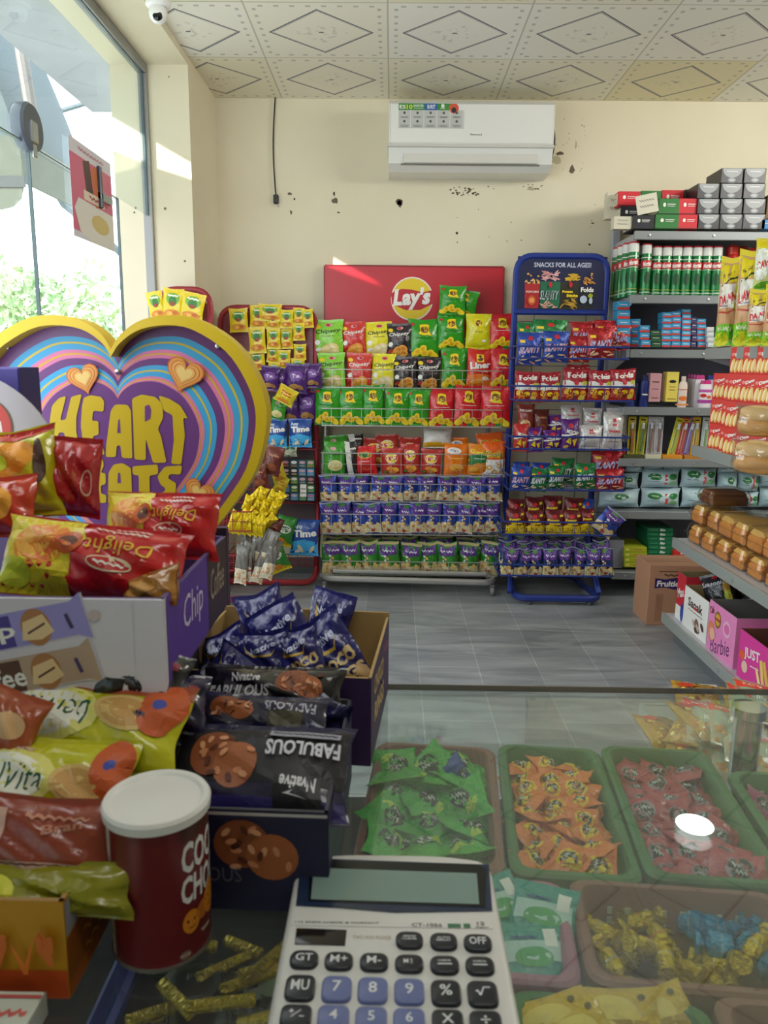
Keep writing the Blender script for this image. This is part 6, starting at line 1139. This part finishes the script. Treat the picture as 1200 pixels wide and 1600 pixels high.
# ============================================================ HEART BOARD
YH = 1.12
def hx(pts): return [(lambda p: (p.x, p.z))(W(x, y, YH)) for x, y in pts]
half = [(185, 546), (200, 523), (233, 501), (280, 494), (322, 503), (373, 537), (405, 584), (421, 632), (419, 680), (405, 731), (376, 777), (340, 822), (290, 872), (240, 915), (185, 955)]
def catm(pts, n=4):
    o = []
    for i in range(len(pts) - 1):
        p0 = pts[max(0, i - 1)]; p1 = pts[i]; p2 = pts[i + 1]; p3 = pts[min(len(pts) - 1, i + 2)]
        for k in range(n):
            t = k / n; o.append(tuple(.5 * (2 * p1[d] + (p2[d] - p0[d]) * t + (2 * p0[d] - 5 * p1[d] + 4 * p2[d] - p3[d]) * t * t + (3 * p1[d] - p0[d] - 3 * p2[d] + p3[d]) * t ** 3) for d in (0, 1)))
    return o + [pts[-1]]
hr = catm(half); full = hr + [(370 - x, y) for x, y in hr[1:-1]][::-1]
oc = W(185, 711, YH)
hp = [(x - oc.x, z - oc.z) for x, z in hx(full)]; cx0 = 0
hb = thing('heart_board', 'large heart-shaped advertising board with a yellow rim and striped rings', 'sign', (oc.x, YH, oc.z - .7))
OZ = .7
def hs(s_): return [(x * s_, z * s_ * (1 if z < 0 else 1) + OZ) for x, z in hp]
# the inner outline (rim is about 5 px x 4 wide)
Hin = .93
yl = M('D2B414', .4)
b = MB(); o1 = hs(1.0); o2 = hs(Hin); n = len(o1)
for a, c, y0, y1 in ((o1, o2, -.03, .012),):
    vs = [(x, y0 + .004, z) for x, z in a] + [(x, y0, z) for x, z in [((p[0] * .985 + q_[0] * .015), (p[1] * .985 + q_[1] * .015)) for p, q_ in zip(a, c)]] + [(x, y0, z) for x, z in c] + [(x, .004, z) for x, z in c] + [(x, y1, z) for x, z in a]
    fs = []
    for lv in range(4):
        for i in range(n): j = (i + 1) % n; fs.append((lv * n + i, lv * n + j, (lv + 1) * n + j, (lv + 1) * n + i))
    for i in range(n): j = (i + 1) % n; fs.append((4 * n + i, 4 * n + j, j, i))
    b.add(vs, fs, yl)
b.build('rim', hb, smooth=25)
b = MB(); b.prism(hs(.945), .0, .012, M('6A3A7A', .35))
rings = [(.86, '3FA4D8'), (.822, 'D0BC3A'), (.808, '3FA4D8'), (.766, 'D87AA8'), (.742, 'D8A83A'), (.728, 'D87AA8'), (.705, '6A3A7A'), (.655, '3FA4D8'), (.622, 'D0BC3A'), (.610, '3FA4D8'), (.575, 'D87AA8'), (.560, 'D8A83A'), (.550, 'D87AA8'), (.540, '6A3A7A')]
def hring(s_): return [(x * s_, z * s_) for x, z in hp]
for i, (s_, c) in enumerate(rings): b.decals([P(hring(s_), I(c))], lambda a, c2, o: (a, -o, c2 + OZ), 1, 1, eps=.0003 + .00025 * i)
def HL(x, y): p = W(x, y, YH); return p.x - oc.x, p.z - oc.z
eps0 = .0045
def hl(ds, e=0): b.decals(ds, lambda a, c2, o: (a, -o, c2 + OZ), 1, 1, eps=eps0 + e)
yl2 = I('C8AC12')
def letter(ch, x0, x1, y0, y1, rot, e=0, bold=.09, sh=0):
    c = HL((x0 + x1) / 2, (y0 + y1) / 2); a = HL(x0, y0); d = HL(x1, y1); hl([T(ch, c[0], c[1], a[1] - d[1], yl2, d[0] - a[0], rot, sh, bold)], e)
def bub(pts, col=None, e=0, r_=.0035):
    q = [HL(x / 2.791, 480 + y / 2.791) for x, y in pts]; q = [(v.x, v.y) for v in fillet([(a, c_, 0) for a, c_ in q], r_, 4, True)]; hl([P(q, col or yl2)], e)
pur = I('6A3A7A')
bub([(222, 500), (232, 430), (262, 396), (294, 386), (268, 492), (292, 490), (316, 390), (362, 378), (338, 480), (338, 540), (350, 606), (292, 598), (286, 545), (262, 545), (254, 584), (234, 560)])
bub([(362, 440), (370, 395), (398, 383), (446, 390), (460, 410), (456, 456), (412, 450), (406, 495), (434, 495), (436, 556), (410, 560), (412, 602), (452, 602), (462, 642), (392, 642), (370, 600), (358, 520)])
bub([(466, 652), (468, 600), (488, 450), (506, 424), (560, 424), (576, 450), (582, 658), (536, 656), (530, 602), (514, 602), (510, 652)]); bub([(515, 548), (531, 548), (527, 488), (521, 488)], pur, .0003, .001)
bub([(580, 398), (620, 380), (680, 390), (712, 420), (716, 480), (692, 530), (706, 560), (730, 676), (672, 678), (640, 572), (640, 666), (590, 662), (586, 520)]); bub([(636, 500), (636, 430), (656, 424), (664, 450), (660, 485)], pur, .0003, .002)
bub([(695, 384), (740, 398), (790, 428), (824, 486), (802, 480), (810, 560), (794, 684), (750, 682), (762, 580), (756, 470), (718, 450)])
bub([(310, 840), (312, 690), (370, 680), (400, 700), (398, 740), (385, 760), (404, 780), (402, 830), (380, 850)])
bub([(412, 850), (410, 700), (420, 658), (452, 656), (458, 690), (444, 720), (466, 722), (466, 770), (444, 775), (446, 812), (468, 815), (468, 852)])
bub([(476, 856), (478, 720), (500, 684), (540, 678), (576, 700), (582, 860), (536, 856), (532, 802), (516, 802), (512, 854)]); bub([(516, 765), (532, 765), (528, 720), (520, 720)], pur, .0003, .001)
bub([(582, 692), (692, 684), (694, 726), (656, 732), (658, 860), (610, 858), (610, 732), (582, 728)])
bub([(798, 688), (792, 728), (742, 726), (736, 745), (772, 765), (768, 812), (732, 842), (680, 846), (670, 810), (716, 806), (728, 790), (702, 770), (690, 735), (722, 694)])
def cookie(cx_, cy_, s_, rot, e):
    hpt = heart2d(12); c = HL(cx_, cy_); ca_, sa_ = cos(rad(rot)), sin(rad(rot)); k = s_ / 1071
    for i, (f_, col) in enumerate(((1, 'C8641E'), (.93, 'E09A4A'), (.8, 'C8702A'), (.74, 'E4A656'), (.6, 'C8742E'), (.54, 'E8B060'), (.42, 'E8C878'))):
        q = [(c[0] + (x * ca_ - z * sa_) * f_ * k, c[1] + (x * sa_ + z * ca_) * f_ * k) for x, z in hpt]; hl([P(q[::-1], I(col))], e + .0002 * i)
cookie(133, 590, 54, 14, .002); cookie(290, 584, 62, -20, .002); cookie(312, 768, 52, -25, .002)
b.build('panel', hb, smooth=0)
for (x, y) in ((14, 542), (342, 541), (186, 581)):
    p = HL(x, y); MB().lathe([(.001, .003), (.0035, .0025), (.0045, 0), (.0045, -.004)], M('C8C8CC', .2, 1), 14, Matrix.Translation((p[0], -.006, p[1] + OZ)) @ Matrix.Rotation(pi / 2, 4, 'X')).build('screw', hb)
# display stand the heart rises from
zs = W(360, 965, 1.02).z; print('heart stand z', zs, oc)
sb = thing('display_unit', 'dark purple cardboard floor display unit under the heart board', 'display stand', (oc.x + .02, 1.15, 0))
b = MB(); b.box((-.2, .02, 0), (.22, .16, .70), M('33283E', .5), .003); b.build('body', sb)
b = MB(); b.box((-.2, -.13, .0), (.22, .015, zs - .22), M('2A2036', .5), .003); b.build('tray', sb)
b = MB(); b.box((-.02, -.16, zs - .05), (.26, -.13, zs), M('8E7E9E', .5), .002).box((-.02, -.13, zs - .11), (.26, .02, zs - .10), M('1E1828', .5)); b.build('top_rim', sb)
b = MB(); b.box((-.08, -.004, zs - .1), (-.05, .01, zs + .14), M('3A2A4A', .5)).box((.1, -.004, zs - .1), (.13, .01, zs + .1), M('3A2A4A', .5)); b.build('strut', sb, smooth=0)

# ============================================================ LEFT FOREGROUND BOXES
# carton of cake bars (white front, purple and brown end)
zb, zt_ = .90, .98; xr = -.185; yf, yb_ = .602, .838
wbx = .40; dpt = yb_ - yf; h_ = zt_ - zb
def bar_pic(cx_, cy_, c1, c2, txt, L_=.5, r_=14):
    k = wbx / h_
    def q(x, y): a = rad(r_); X = x * .001; Y = y * .001; return ((cx_ * wbx + X * cos(a) - Y * sin(a)) / wbx, (cy_ * h_ + X * sin(a) + Y * cos(a)) / h_)
    return [P([q(-110, -16), (q(-110, 16)), q(52, 15), q(64, 22), q(66, -20), q(53, -14)][::-1], I('C8C4D0')), P([q(-110, -15), q(-110, 17), q(52, 16), q(62, 22), q(64, -18), q(53, -13)][::-1], I(c2)), P([q(-110, -14), q(-110, 15), q(0, 14), q(0, -13)][::-1], I(c1)), T(txt, q(-28, 0)[0], q(-28, 0)[1], .018 / h_, Wt, .06 / wbx, r_ * 1, 0, .02), E(*q(20, 0), .032, .17, I('B07A4A'), r_), P([q(6, -9), q(10, 6), q(28, 10), q(34, -6), q(22, -11)][::-1], I('E8CC9A')), P([q(12, -3), q(28, 3), q(28, 1), q(12, -5)][::-1], I('5A3420')), R(*q(48, 0), .008, .14, I('4A3A6A'), r_ + 10)]
fr_d = bar_pic(.17, .05, '4A3C92', '9A94D8', 'Chip', r_=15) + bar_pic(.185, -.50, '5A3A2A', 'B8A08A', 'Coffee', r_=15) + [R(.42, 0, .001, .98, I('C8C8CC')), E(.34, .3, .012, .06, I('C8B8B8'))]
fr_d = fr_d[:12] + fr_d[12:]
rg_d = [R(-.02, 0, .9, 1, I('5A3AA0')), R(-.17, 0, .62, .99, I('5A3AA0')), R(.31, 0, .38, .99, I('3A2A2A')), T('Chip', -.12, .04, .5, I('D8D0F0'), .3, 0, .1, .0), T('Coffee', .3, .05, .4, I('B8A89A'), .26, 0, .1, .0)]
o = tray(wbx, dpt, h_ + .0, .0035, M('D4D2DC', .55), M('5A4A7A', .6), [], (), rg_d).build('open_carton', loc=(xr - wbx / 2, (yf + yb_) / 2, zb), label='open white and purple carton full of red and yellow cake packets', cat='box', smooth=0)
# taller white front flap hanging over the support, carrying the printed bars
fh = .095; b = MB(); b.box((-wbx / 2, -.003, 0), (wbx / 2, 0, fh), M('D6D4DE', .55)); h_s = h_; h_ = fh
FD = bar_pic(.19, .2, '4A3C92', '9A94D8', 'Chip', r_=12) + bar_pic(.205, -.2, '5A3A2A', 'B8A08A', 'Coffee', r_=12)
b.decals(FD + [R(.44, 0, .0012, .98, I('C4C4CA')), E(.36, .36, .012, .05, I('C8B8B8'))], lambda a, c, o_: (a, -.003 - o_, fh / 2 + c), wbx, fh, eps=.0003, st=.00006)
b.build('front_flap', o, loc=(0, -dpt / 2 - .0006, h_s - fh), smooth=0)
sp = carton(.36, .22, .144, Pp('2E2A38')).build('carton', loc=(-.40, .735, ZG), label='dark carton supporting the white and purple cake carton', cat='box', smooth=0)
# near packet helper
def near_pack(name, cx_, cyb, Y, w_, h_, t, mat, dec, label, rot=(0, 0, 0), seed=1, wr=1.6, cat='snack packet', group=None, back=()):
    o = pouch(w_, h_, t, mat, dec, seed, crimp=.06, nu=26, nv=20, wr=wr, eps=.0006, L=w_ / 16, back=back).build(name, loc=W(cx_, cyb, Y), label=label, cat=cat, group=group); o.rotation_euler = tuple(rad(a) for a in rot); return o
def Fn(hx_): return M(hx_, rough=.24, bump=.75, bs=26, coat=.5)
def ddel(flip=180): return [R(-.29, 0, .43, .98, I('E0CC1E')), P([(-.1, .5), (-.02, .2), (-.12, -.1), (-.06, -.5), (-.2, -.5), (-.2, .5)], I('E0CC1E')), E(-.26, .1, .16, .3, I('E8862A'), 10), E(-.3, .14, .12, .2, I('F0B04A'), 10), E(-.2, .02, .08, .14, I('D8661E'), 20), E(-.1, .12, .07, .17, I('C85A1E')), E(-.1, .12, .045, .1, I('5A2412')), E(-.4, -.25, .12, .16, I('C8D030'), -20), T('Delight', .16, .14, .24, I('E8C03A'), .36, flip, .1, .0), E(.14, -.1, .12, .1, I('E8D8B8')), E(.14, -.1, .11, .08, I('C02028')), SC(.06, .22, -.1, .02, .015, Wt, 4), SC(.02, .3, .33, .02, .012, I('F0D8D0'), 8), SC(.1, .3, .4, .015, .01, I('F0D8D0'), 6)]
rdF = Fn('C4161E')
near_pack('cake_packet', 132, 940, .65, .168, .072, .062, rdF, ddel(), 'large red and yellow cake packet lying frontmost in the white carton', (-32, 7, 2), 4)
near_pack('cake_packet', 248, 872, .765, .125, .068, .05, rdF, ddel(), 'red and yellow cake packet behind, touching the purple carton end', (-22, 0, -4), 7)
near_pack('cake_packet', 112, 806, .80, .058, .082, .045, Fn('B01620'), [E(.3, -.05, .1, .16, I('D8B8A8')), E(.3, -.05, .08, .13, I('A81820')), SC(.05, .12, 0, .2, .02, I('C8A040'), 4)], 'upright red cake packet in front of the heart lettering', (-6, 5, 12), 9, 2)
near_pack('cake_packet', 32, 808, .775, .09, .09, .06, Fn('C8C41E'), [E(.05, .15, .28, .2, I('E89A2A'), 20), E(-.15, -.2, .3, .2, I('D8861E')), R(0, .42, 1, .12, I('B8281E'), 8), E(.35, .1, .06, .25, I('4A2A1A')), E(-.1, .1, .12, .1, I('D0E030'))], 'lime-yellow cake packet at the left edge under the grey disc card', (-14, -6, 10), 12, 2)
near_pack('cake_packet', -10, 840, .72, .08, .06, .05, Fn('C83A22'), [E(0, 0, .3, .3, I('E8A030'))], 'orange-red cake packet cut by the left edge of the frame', (-20, 0, 10), 14, 2)
near_pack('cake_packet', 236, 955, .628, .06, .036, .03, M('A8702A', .25, 0, .6, 30, 0, .5), [E(0, 0, .3, .2, I('C89040'))], 'amber wrapper corner at the right inside the white carton', (-30, -20, -20), 3, 2)
# grey round header card with a red badge, purple carton with a flower
p = W(-62, 742, .86); rr3 = .119; b = MB()
b.prism([(rr3 * cos(2 * pi * i / 60), rr3 * sin(2 * pi * i / 60)) for i in range(60)], -.0015, .0015, M('A8A4AC', .5))
b.decals([E(.042, .055, .024, .030, I('5A4A30'), 0, 28), E(.041, .056, .0225, .028, I('B83A34'), 0, 28), T('MINI', .035, .054, .012, I('D8D0D0'), .036, 4, 0, .02)], lambda a, c, o_: (a, -.0016 - o_, c), 1, 1)
b.build('header_card', loc=(p.x, .86, p.z), label='grey round header card with a red badge at the left edge', cat='card', smooth=0)
fl = [E(.16 * cos(a) * k + .2, .36 + .16 * .24 * sin(a) * k * 1.0, .03, .008, I('E0CC8A'), 0, 8) for k in (1, .7, .4, .1) for a in [i * pi / 5 for i in range(10)]]
pc = carton(.14, .05, .355, Pp('4A4290'), fl, (), [R(0, 0, 1, 1, I('2E2A66'))]).build('carton', loc=(W(31, 600, .89).x - .07, 1.0, ZG), label='tall purple carton with a cream flower behind the grey disc card', cat='box', smooth=0)
t_ = W(20, 572, .98).z - .02; pc.scale = (1, 1, (W(20, 573, .975).z - ZG) / .355); pc.location.z = ZG; pc.location.y = .915
# biscuit carton lower left (bran biscuits)
bw_, bd_, bh_ = .28, .13, .072; cxb = -.209 - bw_ / 2
wheat = []
for i in range(9):
    x = .02 + i * .055; wheat += [E(x, -.0 + .03 * (i % 3), .012, .2 + .05 * (i % 2), I('D8702A'), (i % 3 - 1) * 14, 8)] + [E(x + s_ * .012, .05 + .06 * k, .008, .04, I('D8702A'), s_ * -35, 6) for k in range(3) for s_ in (-1, 1)] if i % 2 == 0 else [P([(x, -.2), (x - .03, .15), (x + .004, -.1), (x + .03, .2), (x + .01, -.2)], I('E07A22'))]
bc_ = tray(bw_, bd_, bh_, .003, M('C48E14', .5), Pp('B08A50'), [R(0, -.36, 1, .3, I('C8501C'))] + wheat + [T('Bran', .29, -.38, .13, I('E8C8A8'), .12, 0, 0, .01)], (), [R(0, -.2, 1, .6, I('8A4A12')), R(-.1, .3, .8, .35, I('9A98A8')), R(0, -.42, 1, .16, I('A8561A')), SC(-.3, .3, -.1, .06, .02, I('C88A40'), 6), SC(-.3, .3, -.28, .06, .02, I('C88A40'), 6)]).build('open_carton', loc=(cxb, .4386 + bd_ / 2, ZG), label='yellow and orange biscuit carton with wheat print at the lower left', cat='box', smooth=0)
yg_ = Fn('C4C21E')
def dbel(rot=0, txt='belVita'): return [R(0, -.42, 1, .2, I('A8502E')) if not rot else R(0, .42, 1, .2, I('A84A2A')), E(-.22, .02, .24, .26, I('EEF0D8')), E(-.22, .02, .3, .33, I('E0DC7A')), E(-.22, .02, .23, .25, I('F0F2E4')), T(txt, -.2, .03, .26, I('1E5A38'), .42, rot, .15, .0), E(.2, .1 if rot else 0, .16, .2, I('D8B870'), -10), E(.2, .1 if rot else 0, .13, .16, I('C89A58'), -10), E(.38, .2, .12, .3, I('C85A28')), E(.36, .22, .035, .06, I('3A4AA8')), SC(-.4, -.1, .36, .03, .015, I('D8B8A8'), 5)]
near_pack('biscuit_packet', 118, 1202, .56, .165, .075, .04, yg_, dbel(180), 'lime biscuit packet lying upside down on top of the yellow carton', (-48, 2, -8), 5)
near_pack('biscuit_packet', 52, 1305, .505, .13, .07, .036, yg_, dbel(0), 'lime biscuit packet with upright lettering in the middle of the pile', (-40, 8, 6), 8)
near_pack('biscuit_packet', 132, 1298, .555, .07, .055, .03, yg_, [E(0, .1, .3, .3, I('EEF0D8')), T('Vita', .05, .08, .34, I('1E5A38'), .6, 12, .15, 0)], 'small visible corner of a lime biscuit packet behind the can', (-40, -8, -6), 3)
near_pack('biscuit_packet', 50, 1392, .465, .112, .06, .03, Fn('8E3A26'), [R(0, -.3, .9, .25, I('C8A898')), SC(-.4, .4, -.2, .01, .01, I('6A2A1E'), 12), SC(-.4, .4, -.28, .01, .01, I('6A2A1E'), 12), SC(-.4, .4, -.36, .01, .01, I('6A2A1E'), 12), R(-.35, .1, .25, .5, I('D0A898')), SC(-.1, .3, .3, .03, .02, I('C88A70'), 6), T('Bran', .15, .2, .1, I('B87A60'), .25, 10)], 'maroon back of a biscuit packet leaning in the yellow carton', (-30, 6, 4), 11)
near_pack('biscuit_packet', 60, 1428, .455, .13, .034, .03, Fn('8E8A18'), [E(-.2, 0, .1, .3, I('D8D840')), E(.2, 0, .1, .3, I('8A8A14'))], 'olive-yellow packet edge at the front of the yellow carton', (-20, 2, 0), 13, 2)
near_pack('biscuit_packet', 168, 1250, .60, .09, .08, .04, Fn('A8A81E'), [E(0, 0, .3, .3, I('6A4A1A')), R(0, -.3, .8, .2, I('4A3010'))], 'shadowed lime packet between the biscuit pile and the cookie box', (-30, -25, -14), 15)
near_pack('biscuit_packet', -10, 1185, .53, .045, .05, .025, Fn('A8502E'), [E(0, 0, .3, .2, I('D8B080'))], 'brown biscuit packet cut by the left edge above the pile', (-30, 24, 6), 16)
# small mint carton in the corner
p = G(64, 1552, .772); mc = carton(.08, .09, .017, Pp('D4DCD0'), [SC(-.3, .3, 0, .1, .05, I('B8C0B8'), 5)], (), [R(0, 0, 1, 1, I('B8BCB8'))], [SC(-.3, .45, .3, .03, .02, I('D86A6A'), 9), SC(-.3, .4, .15, .03, .015, I('D86A6A'), 8), R(0, .44, 1, .03, I('C85A5A')), SC(-.3, .4, -.1, .03, .015, I('D86A6A'), 8)], c=.001).build('small_carton', loc=(p.x - .038, p.y - .043, ZG), label='small pale green carton with red print in the bottom left corner', cat='box', smooth=0)

# ---- cookie display box and its packets
nv = Pp('1C1A3A')
cook = lambda cx_, cy_, sx, sy, sd: [E(cx_ - sx * .4, cy_ + sy * .2, sx, sy, I('8A4A28'), 12, 20), E(cx_ + sx * .7, cy_ - sy * .3, sx * .95, sy * .95, I('A05A30'), -15, 20)] + [E(cx_ + random.Random(sd + i).uniform(-1.2, 1.4) * sx, cy_ + random.Random(sd * 3 + i).uniform(-.9, .9) * sy, sx * .22, sy * .12, I(('C8845A', '5A2A16', 'D89A70')[i % 3]), i * 37, 7) for i in range(16)]
fx0, fx1 = -.205, -.0405; fw = fx1 - fx0; fy = .525; fd = .20
FB = tray(fw, fd, .085, .003, nv, Pp('3A3A44'), cook(.15, .12, .13, .24, 3) + [T('FABULOUS', -.1, -.12, .14, I('5A5A66'), .4, 0, 0, .0), R(0, .485, 1, .03, I('B8B4B0'))], (), [R(0, 0, 1, 1, I('221E4A')), SC(-.3, .3, .2, .1, .03, I('4A8A9A'), 6)]).build('open_carton', loc=((fx0 + fx1) / 2, fy + fd / 2, ZG), label='dark navy open cookie carton behind the white-lidded can', cat='box', smooth=0); FB.rotation_euler = (0, 0, rad(-2))
nf = M('1E1B40', rough=.2, bump=.7, bs=26, coat=.6); bfoil = M('14131A', rough=.2, bump=.7, bs=26, coat=.6)
def dfab(rot=180, s_=1): c = s_; return [R(0, .12 * c, .98, .62, I('16141C')), R(0, -.4 * c, .98, .16, I('2A2266'))] + cook(-.22, .06, .13, .26, 6) + [T('FABULOUS', .24, .16 * c, .17, I('D0D0DC'), .42, rot, 0, .035), R(.24, .33 * c, .4, .07, I('9A9AA8')), SC(.06, .42, .33 * c, .01, .008, Bk, 10), R(.24, -.22 * c, .26, .42, I('1A1A20')), T('Nvative', .24, -.2 * c, .14, I('D8D8DC'), .2, rot, .1, .03), P([(.16, -.3 * c), (.3, -.34 * c), (.2, -.3 * c), (.22, -.27 * c)], I('D8D8DC'))]
near_pack('cookie_packet', 392, 1282, .545, .155, .083, .03, nf, dfab(180), 'large navy cookie packet with upside-down lettering in the cookie carton', (-58, 0, -3), 4, 1.0)
near_pack('cookie_packet', 402, 1168, .635, .125, .05, .03, nf, [R(0, .1, .96, .5, I('1E1B30')), T('FABULOUS', .22, .2, .2, I('B8B8C8'), .4, 180, 0, .03)] + cook(-.25, .15, .12, .2, 9) + [R(.2, -.08, .25, .3, I('4A4430')), SC(0, .25, -.32, .05, .03, I('D8D8E0'), 4)], 'flattened navy cookie packet, second in the cookie carton pile', (-50, 2, -2), 6, 1.4)
near_pack('cookie_packet', 418, 1120, .70, .152, .05, .035, bfoil, [T('Nvative', -.16, .2, .18, I('D0D0D4'), .2, 2, .1, .03), T('FABULOUS', -.2, -.08, .22, I('B8B8C0'), .42, 2, 0, .03), SC(-.4, 0, -.26, .01, .01, I('A0A0A8'), 10)] + cook(.2, .12, .11, .24, 12), 'black cookie packet lying topmost across the cookie carton', (-38, 1, -1), 8, 1.2)
for i, (x, y, Y, a_) in enumerate([(300, 1190, .64, 70), (525, 1200, .62, -78), (540, 1150, .68, -80), (285, 1120, .70, 60)]):
    near_pack('cookie_packet', x, y, Y, .06, .05, .022, nf, [R(0, .3, .9, .2, I('6A6A80')), SC(-.3, .3, 0, .05, .03, I('8A8A98'), 5)], 'dark cookie packet wedged ' + ('at the left side of the cookie carton', 'at the front right side of the cookie carton', 'at the rear right side of the cookie carton', 'at the far left of the black top packet')[i], (-40, a_, 0), 20 + i, 2)
for i, (x, y, Y, w_, m_) in enumerate([(212, 1100, .60, .075, bfoil), (255, 1145, .60, .07, nf), (235, 1050, .64, .05, M('7A8A1E', .25, 0, .6, 30, 0, .5)), (225, 1180, .57, .06, nf)]):
    near_pack('cookie_packet', x, y, Y, w_, .05, .03, m_, [] if i == 2 else [E(-.2, .1, .25, .3, I('2A2A32')), SC(-.3, .2, .1, .08, .02, I('5A5A6A'), 6), R(.3, .2, .12, .15, I('8A3A4A'))], ('black rounded packet beneath the white carton corner', 'dark navy packet left of the cookie carton', 'lime wrapper tip peeking out beneath the white carton', 'dark navy packet behind the can lid')[i], (-40, 20 - 12 * i, 10), 30 + i, 2)
# ---- choco rings carton with packets
cb_ = tray(.215, .20, .098, .003, Pp('3A2452'), Pp('A88C5A'), [], (), [T('CHOCO', -.12, .22, .22, I('D8B878'), .5, -8, .1, .03), T('RINGS', -.1, -.1, .22, I('D8B878'), .5, -8, .1, .03), T('Nvative', .25, .3, .14, I('9A4A6A'), .3, -10, 0, .0)], .104).build('open_carton', loc=(-.116, .852, ZG), label='open kraft-lined purple carton at the counter edge holding blue packets', cat='box', smooth=0); cb_.rotation_euler = (0, 0, RZ)
bfo = M('24266E', rough=.24, bump=.9, bs=30, coat=.5)
def dcho(full=False): return [T('Nvative', .0, .22, .12, I('C8D0F0'), .6, 14, .1, .03), P([(-.35, .3), (-.2, .12), (.2, .1), (.3, .2), (.2, .06), (-.25, .08)][::-1], I('C8A83A'))] + ([T('CHOCO', .05, -.08, .14, I('E0C890'), .8, 10, .1, .05), T('RINGS', .1, -.26, .14, I('E0C890'), .8, 10, .1, .05), E(-.1, -.42, .3, .07, I('5A2416')), E(.4, -.3, .1, .12, I('C8A878'))] if full else [])
for i, (x, y, Y, w_, h_2, a_, f_) in enumerate([(432, 1018, .89, .062, .085, -18, 0), (478, 1046, .86, .07, .095, -30, 0), (552, 1076, .84, .075, .10, -34, 1), (368, 1052, .85, .066, .06, -28, 0), (420, 1062, .82, .066, .062, -12, 0), (482, 1066, .81, .06, .07, -22, 1), (500, 1010, .92, .06, .08, 10, 1), (345, 1075, .80, .06, .055, 25, 0)]):
    near_pack('ring_packet', x, y + 12, Y, w_, h_2, .03, bfo, dcho(f_), 'blue chocolate ring packet, ' + ('tallest, at the back of the kraft-lined carton', 'second behind the lettered one in the middle', 'largest lettered one against the right wall', 'leftmost in the kraft-lined carton', 'low one left of centre', 'low lettered one at the front', 'deepest one at the back', 'lowest one under the left wall')[i], (-16, a_, 6 - 4 * i), 40 + i, 2.2)
